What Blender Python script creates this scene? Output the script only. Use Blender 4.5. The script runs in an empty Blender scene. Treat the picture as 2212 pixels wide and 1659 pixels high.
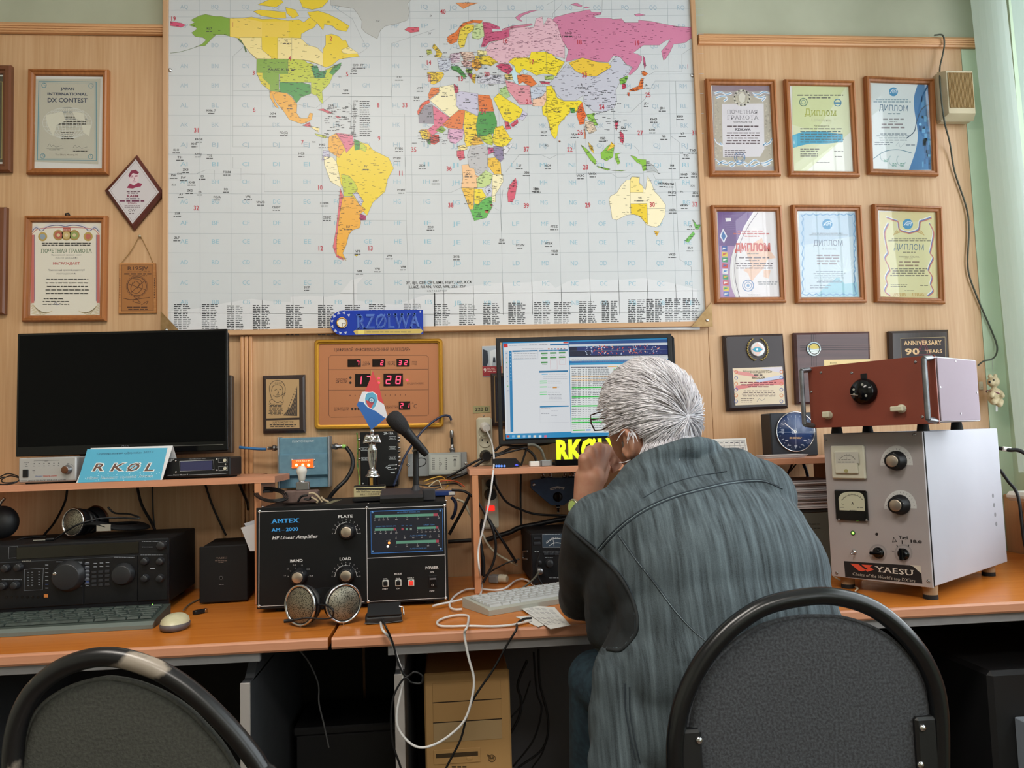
import bpy,bmesh,math,random
import numpy as np
from mathutils import Vector,Matrix,Euler
from mathutils.bvhtree import BVHTree
random.seed(7)
SC=bpy.context.scene
COL=SC.collection
# ------------------------------------------------------------------ camera
W,H,F=2212,1659,1661.0
CAM=Vector((0,-2.35,1.15))
YAW,PITCH,ROLL=[math.radians(a) for a in (4.98,4.21,1.79)]
_f=Vector((math.sin(YAW)*math.cos(PITCH),math.cos(YAW)*math.cos(PITCH),math.sin(PITCH)))
_r=Vector((math.cos(YAW),-math.sin(YAW),0));_u=_r.cross(_f)
RX=_r*math.cos(ROLL) - _u*math.sin(ROLL);UX=_r*math.sin(ROLL) + _u*math.cos(ROLL)
cam=bpy.data.cameras.new('camera');camo=bpy.data.objects.new('camera',cam);COL.objects.link(camo)
cam.sensor_fit='HORIZONTAL';cam.sensor_width=36;cam.lens=F/W*36;cam.clip_start=.02
m=Matrix.Identity(4)
for i in range(3):m[i][0],m[i][1],m[i][2],m[i][3]=RX[i],UX[i],-_f[i],CAM[i]
camo.matrix_world=m;SC.camera=camo
# ------------------------------------------------------------------ light
SC.view_settings.view_transform='Standard';SC.view_settings.look='None'
SC.view_settings.gamma=1;SC.view_settings.exposure=0.74
SC.view_settings.use_curve_mapping=False
wd=bpy.data.worlds.new('sky');SC.world=wd;wd.use_nodes=True
bg=wd.node_tree.nodes['Background'];bg.inputs[0].default_value=(.90,.95,1.0,1);bg.inputs[1].default_value=3.6
SC.cycles.max_bounces=7;SC.cycles.diffuse_bounces=4;SC.cycles.glossy_bounces=3
SC.cycles.transparent_max_bounces=8;SC.cycles.use_denoising=True
SC.cycles.caustics_reflective=False;SC.cycles.caustics_refractive=False;SC.cycles.sample_clamp_indirect=6
def area(name,loc,rot,sx,sy,power,col=(1,1,1),portal=False):
    l=bpy.data.lights.new(name,'AREA');l.shape='RECTANGLE';l.size=sx;l.size_y=sy;l.energy=power;l.color=col
    o=bpy.data.objects.new(name,l);COL.objects.link(o);o.location=loc;o.rotation_euler=rot
    if portal:l.cycles.is_portal=True
    return o
area('window_portal',(1.90,-1.5,1.8),(0,math.radians(90),0),1.7,2.7,1,portal=True)
area('window_portal',(1.90,-4.4,1.8),(0,math.radians(90),0),1.7,1.6,1,portal=True)
area('ceiling_fill_light',(-.55,-1.9,2.93),(0,0,0),1.2,.5,21,(1,.93,.85))  # fill light added overhead, out of view, to brighten the room
area('ceiling_fill_light',(.55,-3.9,2.93),(0,0,0),1.2,.5,26,(1,.93,.85))  # second added fill, behind the camera
# ------------------------------------------------------------------ helpers
def ray(px,py):
    return (_f + RX*((px-W/2)/F) - UX*((py-H/2)/F))
def onY(px,py,Y=0.):
    d=ray(px,py);return CAM + d*((Y-CAM.y)/d.y)
def onZ(px,py,Z=.75):
    d=ray(px,py);return CAM + d*((Z-CAM.z)/d.z)
def onX(px,py,X):
    d=ray(px,py);return CAM + d*((X-CAM.x)/d.x)
def lin(c):
    return c/12.92 if c <= .04045 else ((c+.055)/1.055)**2.4
def hx(c):
    if isinstance(c,str):
        c=c.lstrip('#');c=[int(c[i:i+2],16)/255 for i in (0,2,4)]
    return tuple(lin(v) for v in c)+(1,)
MATS={}
def mat(name,col='808080',rough=.5,metal=0.,kind=None,col2=None,scale=20.,bump=0.,emit=0.,spec=.5,stretch=None,detail=3):
    if name in MATS:return MATS[name]
    m=bpy.data.materials.new(name);m.use_nodes=True;nt=m.node_tree;b=nt.nodes['Principled BSDF']
    b.inputs['Base Color'].default_value=hx(col);b.inputs['Roughness'].default_value=rough
    b.inputs['Metallic'].default_value=metal;b.inputs['Specular IOR Level'].default_value=spec
    if emit:
        b.inputs['Emission Color'].default_value=hx(col);b.inputs['Emission Strength'].default_value=emit
    if col2 or bump:
        tc=nt.nodes.new('ShaderNodeTexCoord');mp=nt.nodes.new('ShaderNodeMapping')
        nt.links.new(tc.outputs['Object'],mp.inputs[0])
        if stretch:mp.inputs['Scale'].default_value=stretch
        n=nt.nodes.new('ShaderNodeTexNoise');n.inputs['Scale'].default_value=scale;n.inputs['Detail'].default_value=detail
        nt.links.new(mp.outputs[0],n.inputs['Vector'])
        if col2:
            r=nt.nodes.new('ShaderNodeValToRGB');r.color_ramp.elements[0].position=.35;r.color_ramp.elements[1].position=.65
            r.color_ramp.elements[0].color=hx(col);r.color_ramp.elements[1].color=hx(col2)
            nt.links.new(n.outputs[0],r.inputs[0]);nt.links.new(r.outputs[0],b.inputs['Base Color'])
        if bump:
            bp=nt.nodes.new('ShaderNodeBump');bp.inputs['Strength'].default_value=bump;bp.inputs['Distance'].default_value=.002
            nt.links.new(n.outputs[0],bp.inputs['Height']);nt.links.new(bp.outputs[0],b.inputs['Normal'])
    if kind == 'attr':
        a=nt.nodes.new('ShaderNodeAttribute');a.attribute_name='Col'
        nt.links.new(a.outputs[0],b.inputs['Base Color'])
    if kind == 'screen':
        a=nt.nodes.new('ShaderNodeAttribute');a.attribute_name='Col'
        b.inputs['Base Color'].default_value=(.01,.01,.01,1)
        nt.links.new(a.outputs[0],b.inputs['Emission Color']);b.inputs['Emission Strength'].default_value=emit or 1
    if kind == 'glass':
        t=nt.nodes.new('ShaderNodeBsdfTransparent');g=nt.nodes.new('ShaderNodeBsdfGlossy');g.inputs[1].default_value=rough
        lw=nt.nodes.new('ShaderNodeLayerWeight');lw.inputs[0].default_value=.5;pw=nt.nodes.new('ShaderNodeMath');pw.operation='POWER';pw.inputs[1].default_value=4;fr=nt.nodes.new('ShaderNodeMath');fr.operation='MULTIPLY_ADD';fr.inputs[1].default_value=.8;fr.inputs[2].default_value=.03;nt.links.new(lw.outputs['Facing'],pw.inputs[0]);nt.links.new(pw.outputs[0],fr.inputs[0]);mx=nt.nodes.new('ShaderNodeMixShader')
        t.inputs[0].default_value=hx(col)
        nt.links.new(fr.outputs[0],mx.inputs[0]);nt.links.new(t.outputs[0],mx.inputs[1]);nt.links.new(g.outputs[0],mx.inputs[2])
        nt.links.new(mx.outputs[0],nt.nodes['Material Output'].inputs[0])
    if kind == 'thin':
        t=nt.nodes.new('ShaderNodeBsdfTranslucent');t.inputs[0].default_value=hx(col);mx=nt.nodes.new('ShaderNodeMixShader');mx.inputs[0].default_value=.6
        nt.links.new(b.outputs[0],mx.inputs[1]);nt.links.new(t.outputs[0],mx.inputs[2]);nt.links.new(mx.outputs[0],nt.nodes['Material Output'].inputs[0])
    m.diffuse_color=hx(col);MATS[name]=m
    return m
def grain(name,c1,c2,c3=None,rough=.45,axis='z',fine=60.,bump=.1):
    """wood laminate: long grain along one axis, two octaves of stretched noise"""
    if name in MATS:return MATS[name]
    m=bpy.data.materials.new(name);m.use_nodes=True;nt=m.node_tree;b=nt.nodes['Principled BSDF']
    b.inputs['Roughness'].default_value=rough
    tc=nt.nodes.new('ShaderNodeTexCoord');mp=nt.nodes.new('ShaderNodeMapping');nt.links.new(tc.outputs['Object'],mp.inputs[0])
    s={'x':(.03,1,1),'y':(1,.03,1),'z':(1,1,.03)}[axis];mp.inputs['Scale'].default_value=s
    n=nt.nodes.new('ShaderNodeTexNoise');n.inputs['Scale'].default_value=fine*2.4;n.inputs['Detail'].default_value=6;n.inputs['Distortion'].default_value=.4
    n2=nt.nodes.new('ShaderNodeTexNoise');n2.inputs['Scale'].default_value=fine/4;n2.inputs['Detail'].default_value=2
    for q in (n,n2):nt.links.new(mp.outputs[0],q.inputs['Vector'])
    mx=nt.nodes.new('ShaderNodeMath');mx.operation='ADD'
    ml=nt.nodes.new('ShaderNodeMath');ml.operation='MULTIPLY';ml.inputs[1].default_value=.5
    nt.links.new(n.outputs[0],mx.inputs[0]);nt.links.new(n2.outputs[0],mx.inputs[1]);nt.links.new(mx.outputs[0],ml.inputs[0])
    r=nt.nodes.new('ShaderNodeValToRGB');e=r.color_ramp.elements
    e[0].position=.38;e[0].color=hx(c1);e[1].position=.62;e[1].color=hx(c2)
    nt.links.new(ml.outputs[0],r.inputs[0]);nt.links.new(r.outputs[0],b.inputs['Base Color'])
    if bump:
        bp=nt.nodes.new('ShaderNodeBump');bp.inputs['Strength'].default_value=bump;bp.inputs['Distance'].default_value=.001
        nt.links.new(n.outputs[0],bp.inputs['Height']);nt.links.new(bp.outputs[0],b.inputs['Normal'])
    MATS[name]=m;return m
def V3(p):return Vector((p[0],p[1],p[2]))
def smooth_path(pts,n=6,closed=False):
    P=[V3(p) for p in pts];out=[];L=len(P)
    if L < 3:return P
    rng=range(L if closed else L-1)
    for i in rng:
        a=P[(i-1) % L] if closed or i > 0 else P[0]*2-P[1]
        b=P[i];c=P[(i+1) % L]
        d=P[(i+2) % L] if closed or i+2 < L else P[-1]*2-P[-2]
        for k in range(n):
            t=k/n
            out.append(.5*((2*b)+(c-a)*t+(2*a-5*b+4*c-d)*t*t+(3*b-a-3*c+d)*t**3))
    if not closed:out.append(P[-1])
    return out
class MB:
    def __init__(s):s.v=[];s.f=[];s.m=[];s.s=[];s.X=None
    def add(s,vs,fs,m=0,sm=False):
        o=len(s.v)
        s.v+=[tuple(s.X @ V3(v)) if s.X else tuple(v) for v in vs]
        for f in fs:s.f.append(tuple(i+o for i in f));s.m.append(m);s.s.append(sm)
        return s
    def box(s,x0,x1,y0,y1,z0,z1,b=.0015,m=0):
        if x0 > x1:x0,x1=x1,x0
        if y0 > y1:y0,y1=y1,y0
        if z0 > z1:z0,z1=z1,z0
        b=min(b,(x1-x0)*.45,(y1-y0)*.45,(z1-z0)*.45)
        vs=[];idx={}
        for ix,X in ((0,x0),(1,x1)):
            for iy,Y in ((0,y0),(1,y1)):
                for iz,Z in ((0,z0),(1,z1)):
                    sx,sy,sz=(b if ix == 0 else -b),(b if iy == 0 else -b),(b if iz == 0 else -b)
                    idx[ix,iy,iz]=len(vs);vs+=[(X,Y+sy,Z+sz),(X+sx,Y,Z+sz),(X+sx,Y+sy,Z)]
        I=lambda a,c,d,k:idx[a,c,d]+k
        fs=[]
        fs.append([I(0,0,0,0),I(0,0,1,0),I(0,1,1,0),I(0,1,0,0)]);fs.append([I(1,0,0,0),I(1,1,0,0),I(1,1,1,0),I(1,0,1,0)])
        fs.append([I(0,0,0,1),I(1,0,0,1),I(1,0,1,1),I(0,0,1,1)]);fs.append([I(0,1,0,1),I(0,1,1,1),I(1,1,1,1),I(1,1,0,1)])
        fs.append([I(0,0,0,2),I(0,1,0,2),I(1,1,0,2),I(1,0,0,2)]);fs.append([I(0,0,1,2),I(1,0,1,2),I(1,1,1,2),I(0,1,1,2)])
        for a in (0,1):
            for c in (0,1):
                q=[I(a,c,0,0),I(a,c,1,0),I(a,c,1,1),I(a,c,0,1)];fs.append(q if (a ^ c) else q[::-1])
                q=[I(a,0,c,0),I(a,1,c,0),I(a,1,c,2),I(a,0,c,2)];fs.append(q[::-1] if (a ^ c) else q)
                q=[I(0,a,c,1),I(1,a,c,1),I(1,a,c,2),I(0,a,c,2)];fs.append(q if (a ^ c) else q[::-1])
                for e in (0,1):
                    q=[I(a,c,e,0),I(a,c,e,1),I(a,c,e,2)];fs.append(q if (a+c+e) % 2 == 0 else q[::-1])
        return s.add(vs,fs,m)
    def cyl(s,a,b,r,r2=None,n=20,m=0,caps=True,bev=0):
        a=V3(a);b=V3(b);r2=r if r2 is None else r2;d=(b-a).normalized()
        t=Vector((0,0,1)) if abs(d.z) < .9 else Vector((1,0,0));e1=d.cross(t).normalized();e2=d.cross(e1)
        prof=[(0,r),(1,r2)] if not bev else [(0,r),(1-bev/max(1e-6,(b-a).length),r2),(1,r2-bev)]
        vs=[];fs=[]
        for k,(h,rr) in enumerate(prof):
            c=a.lerp(b,h)
            for i in range(n):
                q=2*math.pi*i/n;vs.append(c+e1*(rr*math.cos(q))+e2*(rr*math.sin(q)))
        for k in range(len(prof)-1):
            for i in range(n):j=(i+1) % n;fs.append((k*n+i,k*n+j,(k+1)*n+j,(k+1)*n+i))
        s.add(vs,fs,m,True)
        if caps:
            s.add(vs[:n],[tuple(range(n))[::-1]],m);s.add(vs[-n:],[tuple(range(n))],m)
        return s
    def tube(s,pts,r,n=8,m=0,closed=False,flat=1.):
        P=[V3(p) for p in pts];L=len(P);R=r if isinstance(r,(list,tuple)) else [r]*L
        vs=[];fs=[];prev=None
        for i in range(L):
            a=P[i-1] if (i > 0 or closed) else P[0];b=P[(i+1) % L] if (i < L-1 or closed) else P[-1]
            d=(b-a);d=d.normalized() if d.length > 1e-9 else Vector((0,0,1))
            if prev is None:
                t=Vector((0,0,1)) if abs(d.z) < .9 else Vector((0,1,0));e1=d.cross(t).normalized()
            else:
                e1=(prev-d*prev.dot(d));e1=e1.normalized() if e1.length > 1e-6 else d.orthogonal().normalized()
            prev=e1;e2=d.cross(e1)
            for k in range(n):
                q=2*math.pi*k/n;vs.append(P[i]+e1*(R[i]*math.cos(q))+e2*(R[i]*flat*math.sin(q)))
        for i in range(L if closed else L-1):
            j=(i+1) % L
            for k in range(n):l=(k+1) % n;fs.append((i*n+k,i*n+l,j*n+l,j*n+k))
        s.add(vs,fs,m,True)
        if not closed:
            s.add(vs[:n],[tuple(range(n))[::-1]],m);s.add(vs[-n:],[tuple(range(n))],m)
        return s
    def lathe(s,prof,o,ax=(0,0,1),n=24,m=0,sm=True):
        o=V3(o);d=V3(ax).normalized();t=Vector((0,0,1)) if abs(d.z) < .9 else Vector((1,0,0))
        e1=d.cross(t).normalized();e2=d.cross(e1);vs=[];fs=[]
        for (r,h) in prof:
            for i in range(n):q=2*math.pi*i/n;vs.append(o+d*h+e1*(r*math.cos(q))+e2*(r*math.sin(q)))
        for k in range(len(prof)-1):
            for i in range(n):j=(i+1) % n;fs.append((k*n+i,k*n+j,(k+1)*n+j,(k+1)*n+i))
        s.add(vs,fs,m,sm)
        if prof[0][0] > 1e-5:s.add(vs[:n],[tuple(range(n))[::-1]],m)
        if prof[-1][0] > 1e-5:s.add(vs[-n:],[tuple(range(n))],m)
        return s
    def prism(s,poly,y0,y1,m=0,ax='y'):
        """poly of (a,b) extruded along an axis"""
        f={'y':lambda a,b,c:(a,c,b),'z':lambda a,b,c:(a,b,c),'x':lambda a,b,c:(c,a,b)}[ax]
        n=len(poly);A=sum(poly[i][0]*poly[(i+1) % n][1]-poly[(i+1) % n][0]*poly[i][1] for i in range(n))
        if A < 0:poly=poly[::-1]
        v0=[f(a,b,y0) for a,b in poly];v1=[f(a,b,y1) for a,b in poly];V=v0+v1
        s.add(V,[tuple(range(n)) if ax == 'y' else tuple(range(n))[::-1],tuple(range(n,2*n))[::-1] if ax == 'y' else tuple(range(n,2*n))],m)
        s.add(V,[(i,i+n,(i+1) % n+n,(i+1) % n) if ax == 'y' else (i,(i+1) % n,(i+1) % n+n,i+n) for i in range(n)],m)
        return s
    def ell(s,c,r,n=16,k=10,m=0,R=None):
        vs=[];fs=[];c=V3(c);r=(r,r,r) if not hasattr(r,'__len__') else r
        for i in range(k+1):
            th=math.pi*i/k
            for j in range(n):
                ph=2*math.pi*j/n;p=Vector((r[0]*math.sin(th)*math.cos(ph),r[1]*math.sin(th)*math.sin(ph),r[2]*math.cos(th)))
                if R:p=R @ p
                vs.append(c+p)
        for i in range(k):
            for j in range(n):l=(j+1) % n;fs.append((i*n+j,(i+1)*n+j,(i+1)*n+l,i*n+l))
        return s.add(vs,fs,m,True)
    def poly(s,pts,m=0):return s.add(pts,[tuple(range(len(pts)))],m)
    def molding(s,w,h,prof,m=0):
        """mitred rectangular moulding round a w x h rectangle centred on 0; prof = (inset, y)"""
        vs=[];fs=[]
        for (i,y) in prof:a=w/2-i;b=h/2-i;vs+=[(-a,y,-b),(a,y,-b),(a,y,b),(-a,y,b)]
        for k in range(len(prof)-1):
            for j in range(4):l=(j+1) % 4;fs.append((k*4+j,k*4+l,(k+1)*4+l,(k+1)*4+j))
        return s.add(vs,fs,m)
    def obj(s,name,mats,parent=None,label=None):
        me=bpy.data.meshes.new(name);me.from_pydata(s.v,[],s.f)
        if not isinstance(mats,(list,tuple)):mats=[mats]
        for q in mats:me.materials.append(q)
        me.polygons.foreach_set('material_index',s.m);me.polygons.foreach_set('use_smooth',s.s)
        me.validate();me.update()
        o=bpy.data.objects.new(name,me);COL.objects.link(o)
        if parent is not None:o.parent=parent
        if label:o['label']=label
        return o
def tag(o,label=None,cat=None,group=None,kind=None):
    if label:o['label']=label
    if cat:o['category']=cat
    if group:o['group']=group
    if kind:o['kind']=kind
    return o
class T:
    """a thing: an Empty at its base; parts are authored in its local axes (x right, y away, z up)"""
    def __init__(s,name,label,cat,loc=(0,0,0),rot=(0,0,0),group=None,kind=None):
        s.o=bpy.data.objects.new(name,None);COL.objects.link(s.o);s.o.empty_display_size=.05
        s.o.location=loc;s.o.rotation_euler=rot;tag(s.o,label,cat,group,kind)
        s.M=Matrix.Translation(V3(loc)) @ Euler(rot).to_matrix().to_4x4();s.I=s.M.inverted()
    def p(s,px,py,y=0.):
        c=s.I @ CAM;d=s.I.to_3x3() @ ray(px,py);return c+d*((y-c.y)/d.y)
    def pz(s,px,py,z=0.):
        c=s.I @ CAM;d=s.I.to_3x3() @ ray(px,py);return c+d*((z-c.z)/d.z)
    def px_(s,px,py,x=0.):
        c=s.I @ CAM;d=s.I.to_3x3() @ ray(px,py);return c+d*((x-c.x)/d.x)
    def loc(s,w):return s.I @ V3(w)
    def part(s,name,mb,mats,parent=None,label=None):return mb.obj(name,mats,parent or s.o,label)
def struct(name,mb,mats):return tag(mb.obj(name,mats),kind='structure')
def bx(*a,**k):return MB().box(*a,**k)
# ------------------------------------------------------------------ lettering and flat print
_fc=bpy.data.curves.new('glyphs','FONT');_fc.resolution_u=2;_fo=bpy.data.objects.new('glyphs',_fc)
COL.objects.link(_fo);_G={}
def _raw(t,off):
    _fc.offset=off;_fc.body=t;me=_fo.to_mesh()
    V=np.array([(v.co.x,v.co.y) for v in me.vertices]).reshape(-1,2);Fc=[tuple(p.vertices) for p in me.polygons]
    _fo.to_mesh_clear();return V,Fc
def glyph(ch,bold=0.,serif=False):
    k=(ch,bold,serif)
    if k in _G:return _G[k]
    if ch == ' ':_G[k]=(np.zeros((0,2)),[],.28);return _G[k]
    V,Fc=_raw(ch,bold)
    a,_=_raw('H'+ch+'H',0);b,_=_raw('HH',0);adv=(a[:,0].max()-b[:,0].max()) if len(a) else .5
    if serif and len(V):
        ed={}
        for f in Fc:
            for i in range(len(f)):
                e=tuple(sorted((f[i],f[(i+1) % len(f)])));ed[e]=ed.get(e,0)+1
        add=[];top=V[:,1].max();bot=V[:,1].min()
        for (i,j),c in ed.items():
            if c == 1:
                for lv,sg in ((bot,1),(top,-1)):
                    if abs(V[i,1]-lv) < .012 and abs(V[j,1]-lv) < .012 and .05 < abs(V[i,0]-V[j,0]) < .3:
                        x0,x1=sorted((V[i,0],V[j,0]));add.append((x0-.07,x1+.07,lv,lv+sg*.06))
        for (x0,x1,y0,y1) in add:
            n=len(V);V=np.vstack([V,[(x0,y0),(x1,y0),(x1,y1),(x0,y1)]]);Fc=Fc+[(n,n+1,n+2,n+3)]
        adv+=.03
    _G[k]=(V,Fc,adv);return _G[k]
def layout(t,bold=0.,serif=False,italic=0.,track=0.):
    VV=[];FF=[];x=0;n=0
    for ch in t:
        V,Fc,a=glyph(ch,bold,serif)
        if len(V):
            q=V.copy();q[:,0]+=x+q[:,1]*italic;VV.append(q);FF+=[tuple(i+n for i in f) for f in Fc];n+=len(V)
        x+=a+track
    return (np.vstack(VV) if VV else np.zeros((0,2))),FF,x-track
EPS=6e-5
class Art:
    """flat print on the local plane y of a thing; coordinates are photograph pixels seen through zoom(x0,y0,s)"""
    def __init__(s,t,y):s.t=t;s.y=y;s.v=[];s.f=[];s.c=[];s.L=1;s.z=(0,0,1.);s.h=None
    def zoom(s,x0=0,y0=0,k=1.):s.z=(x0,y0,k);return s
    def layer(s,n):s.L=n;return s
    def mp(s,pts):
        out=[]
        for (u,v) in pts:
            q=s.t.p(s.z[0]+u/s.z[2],s.z[1]+v/s.z[2],s.y);out.append((q.x,q.z))
        return out
    def raw(s,pts,faces,col,L=None):
        o=len(s.v);yy=s.y-EPS*(s.L if L is None else L)
        s.v+=[(a,yy,b) for a,b in pts];c=hx(col)
        for f in faces:s.f.append(tuple(i+o for i in f));s.c.append(c)
    def poly(s,pts,col,L=None):
        P=s.mp(pts);n=len(P);A=sum(P[i][0]*P[(i+1) % n][1]-P[(i+1) % n][0]*P[i][1] for i in range(n))
        if A < 0:P=P[::-1]
        s.raw(P,[tuple(range(n))],col,L)
    def rect(s,x0,y0,x1,y1,col,L=None):s.poly([(x0,y0),(x1,y0),(x1,y1),(x0,y1)],col,L)
    def circ(s,x,y,r,col,L=None,ry=None,n=24):
        s.poly([(x+r*math.cos(2*math.pi*i/n),y+(ry or r)*math.sin(2*math.pi*i/n)) for i in range(n)],col,L)
    def line(s,pts,w,col,L=None,closed=False):
        P=s.mp(pts);(a,),(b,)=s.mp([(pts[0][0],pts[0][1])]),s.mp([(pts[0][0]+10,pts[0][1])])
        k=math.hypot(a[0]-b[0],a[1]-b[1])/10*w/2
        n=len(P);vs=[];fs=[]
        for i in range(n):
            p=P[i-1] if i > 0 or closed else P[i];q=P[(i+1) % n] if i < n-1 or closed else P[i]
            dx,dy=q[0]-p[0],q[1]-p[1];l=math.hypot(dx,dy) or 1;nx,ny=-dy/l*k,dx/l*k
            vs+=[(P[i][0]+nx,P[i][1]+ny),(P[i][0]-nx,P[i][1]-ny)]
        for i in range(n if closed else n-1):j=(i+1) % n;fs.append((2*i,2*i+1,2*j+1,2*j))
        s.raw(vs,fs,col,L)
    def ring(s,x,y,r,w,col,L=None,ry=None,n=28,a0=0,a1=360):
        q=[(x+r*math.cos(math.radians(a0+(a1-a0)*i/n)),y+(ry or r)*math.sin(math.radians(a0+(a1-a0)*i/n))) for i in range(n+(a1-a0 < 360))]
        s.line(q,w,col,L,a1-a0 >= 360)
    def text(s,t,x,y,h,col,al='c',w=None,bold=0.,serif=False,italic=0.,rot=0.,L=None,track=0.):
        V,Fc,adv=layout(t,bold,serif,italic,track)
        if not len(V):return
        (ax,az),(bx_,bz)=s.mp([(x,y),(x+10,y)]);k=math.hypot(bx_-ax,bz-az)/10
        sc=h*k/.72;sx=sc if w is None else w*k/max(adv,.01)
        V=V.copy();V[:,0] -= {'l':0,'c':adv/2,'r':adv}[al];V[:,0] *= sx;V[:,1] *= sc
        c,q=math.cos(rot),math.sin(rot)
        X=ax+V[:,0]*c-V[:,1]*q;Z=az+V[:,0]*q+V[:,1]*c
        s.raw(list(zip(X.tolist(),Z.tolist())),Fc,col,(s.L+1) if L is None else L)
    def bars(s,x0,y0,x1,n,dy,h,col,jit=.15,L=None,al='c'):
        """lines of unreadable small print: broken thin strips"""
        for i in range(n):
            wd=(x1-x0)*random.uniform(1-jit*2,1);a={'c':(x0+x1-wd)/2,'l':x0}[al];e=a+wd;y=y0+i*dy
            while a < e-h:
                b=min(e,a+h*random.uniform(2,6));s.rect(a,y-h,b,y,col,L);a=b+h*.9
    def obj(s,name,parent=None,material=None,label=None):
        me=bpy.data.meshes.new(name);me.from_pydata(s.v,[],s.f)
        ca=me.color_attributes.new('Col','FLOAT_COLOR','CORNER');buf=[]
        for f,c in zip(s.f,s.c):buf+=list(c)*len(f)
        ca.data.foreach_set('color',buf);me.materials.append(material or mat('print',kind='attr',rough=.55));me.update()
        o=bpy.data.objects.new(name,me);COL.objects.link(o);o.parent=parent or s.t.o
        if label:o['label']=label
        return o
def raised(t,x,y,z,h,parent,name,m,depth=.002,w=None,bold=0.,al='l',serif=False):
    """solid letters standing proud of local plane y"""
    V,Fc,adv=layout(t,bold,serif);sc=h/.72;sx=sc if w is None else w/adv
    off={'l':0,'c':adv/2}[al];mb=MB();v2=[(x+(a-off)*sx,z+b*sc) for a,b in V.tolist()];n=len(v2)
    mb.add([(a,y-depth,b) for a,b in v2],Fc,0)
    cnt={}
    for f in Fc:
        for i in range(len(f)):e=(f[i],f[(i+1) % len(f)]);cnt[e]=1
    side=[e for e in cnt if (e[1],e[0]) not in cnt]
    mb.add([(a,y-depth,b) for a,b in v2]+[(a,y,b) for a,b in v2],[(a,a+n,b+n,b) for a,b in side],0)
    return mb.obj(name,m,parent)
# ------------------------------------------------------------------ the room
PLASTER=mat('plaster','A9AC97',.9,col2='B1B49F',scale=6,bump=.15)
PLG=mat('plaster_green','B6C6AC',.9,col2='BCCBB2',scale=5,bump=.15)
LAM=grain('laminate','BB936A','CBA680',rough=.42)
LAM2=grain('laminate_trim','C08A5C','D19E70',rough=.4,axis='x')
LAM2z=grain('laminate_trim_upright','C08A5C','D19E70',rough=.4)
DESK=grain('desk_top','B96A24','CA7A30',rough=.26,axis='x',fine=30,bump=.03)
BEECH=grain('beech_edge','BE8364','CC9374',rough=.4,axis='x',fine=40,bump=.05)
BEECHz=grain('beech_upright','BE7F58','CC9068',rough=.4,fine=40,bump=.05)
BLK=mat('black_plastic','121316',.42,spec=.35);BLKG=mat('black_gloss','08090C',.15,spec=.35);BLKM=mat('black_matte','0F1012',.7,spec=.3)
CHR=mat('chrome','C9C9CC',.15,1.);STEEL=mat('brushed_steel','9A9A9C',.35,1.);WHT=mat('white_plastic','DADAD6',.4)
IVO=mat('ivory_plastic','C9C5B0',.5);GRY=mat('grey_metal','8E9192',.5,.3);RUB=mat('rubber','0E0E0F',.8)
GLASS=mat('clear_glass','FFFFFF',.01,kind='glass')
XL,XR,YB,ZC=-2.4,1.82,-5.6,3.0
struct('floor',bx(XL-.1,XR+.1,YB,.2,-.05,0,0),grain('floor_boards','4A3A2C','5A4735',axis='y',fine=12))
struct('ceiling',bx(XL-.1,XR+.1,YB,.2,ZC,ZC+.05,0),mat('ceiling_paint','D2D2CC',.9))
struct('wall_front',bx(XL-.1,XR+.1,.01,.12,0,ZC,0),PLASTER)
struct('wall_left',bx(XL-.1,XL,YB,.01,0,ZC,0),mat('side_plaster','B9B7A5',.9,bump=.1,col2='BFBDAB',scale=5))
struct('wall_back',bx(XL-.1,XR+.1,YB-.1,YB,0,ZC,0),mat('side_plaster'))
w=MB()
for a in ((-.14,.01,0,ZC),(-2.86,-.14,0,.95),(-2.86,-.14,2.65,ZC),(-3.6,-2.86,0,ZC),(-5.2,-3.6,0,.95),(-5.2,-3.6,2.65,ZC),(YB,-5.2,0,ZC)):
    w.box(XR,XR+.25,a[0],a[1],a[2],a[3],0)
struct('wall_right',w,PLG)
struct('trim_1',bx(1.751,XR,0,.01,0,2.412,0),PLG)
wf=mat('window_paint','E6EAEA',.35)
for k,(y0,y1) in enumerate(((-2.86,-.14),(-5.2,-3.6))):
    t=T('window_%d' % (k+1),None,None,(XR+.12,(y0+y1)/2,.95),kind='structure');L=(y1-y0)/2
    f=MB();f.box(-.03,.03,-L,L,0,.06);f.box(-.03,.03,-L,L,1.64,1.70)
    for q in (-L+.03,-L/3,L/3,L-.03):f.box(-.03,.03,q-.03,q+.03,.06,1.64)
    t.part('window_frame',f,wf);t.part('glass_pane',bx(-.003,.003,-L+.03,L-.03,.03,1.67,0),GLASS)
    s=MB();s.box(-.25,.1,-L,L+(.02 if k == 0 else 0),-.028,.0,.01);t.part('window_sill',s,wf)

t=T('wall_panelling','light beech laminate sheets covering the wall behind desks and certificates','wall panelling',(0,0,0),kind='structure')
for x0,x1 in ((XL,-.5855),(-.5845,.8315),(.8325,1.750)):
    t.part('panel',bx(x0,x1,0,.0098,.0,2.418,.001),LAM)
def rail(name,x0,x1,z0,z1):
    m=MB();pr=[(0,z0),(0,z1),(-.012,z1),(-.016,z1-.006)]
    for k in range(3):a=z1-.008-k*.007;pr+=[(-.018,a),(-.018,a-.005),(-.0145,a-.006)]
    pr+=[(-.012,z0)]
    m.prism([(a,b) for a,b in pr],x0,x1,ax='x');return struct(name,m,LAM2)
rail('trim_2',XL,-.829,2.418,2.449);rail('trim_3',.846,1.80,2.413,2.446)
m=MB()
for k in range(3):m.box(-.606+k*.012,-.596+k*.012,-.014,0,.75,1.486,.002)
struct('trim_4',m,LAM2z)
m=MB().box(1.775,XR,-1.6,-.0,.2,.93,.004);struct('trim_5',m,grain('sill_cladding','A97E58','B88C66',fine=40))

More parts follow.
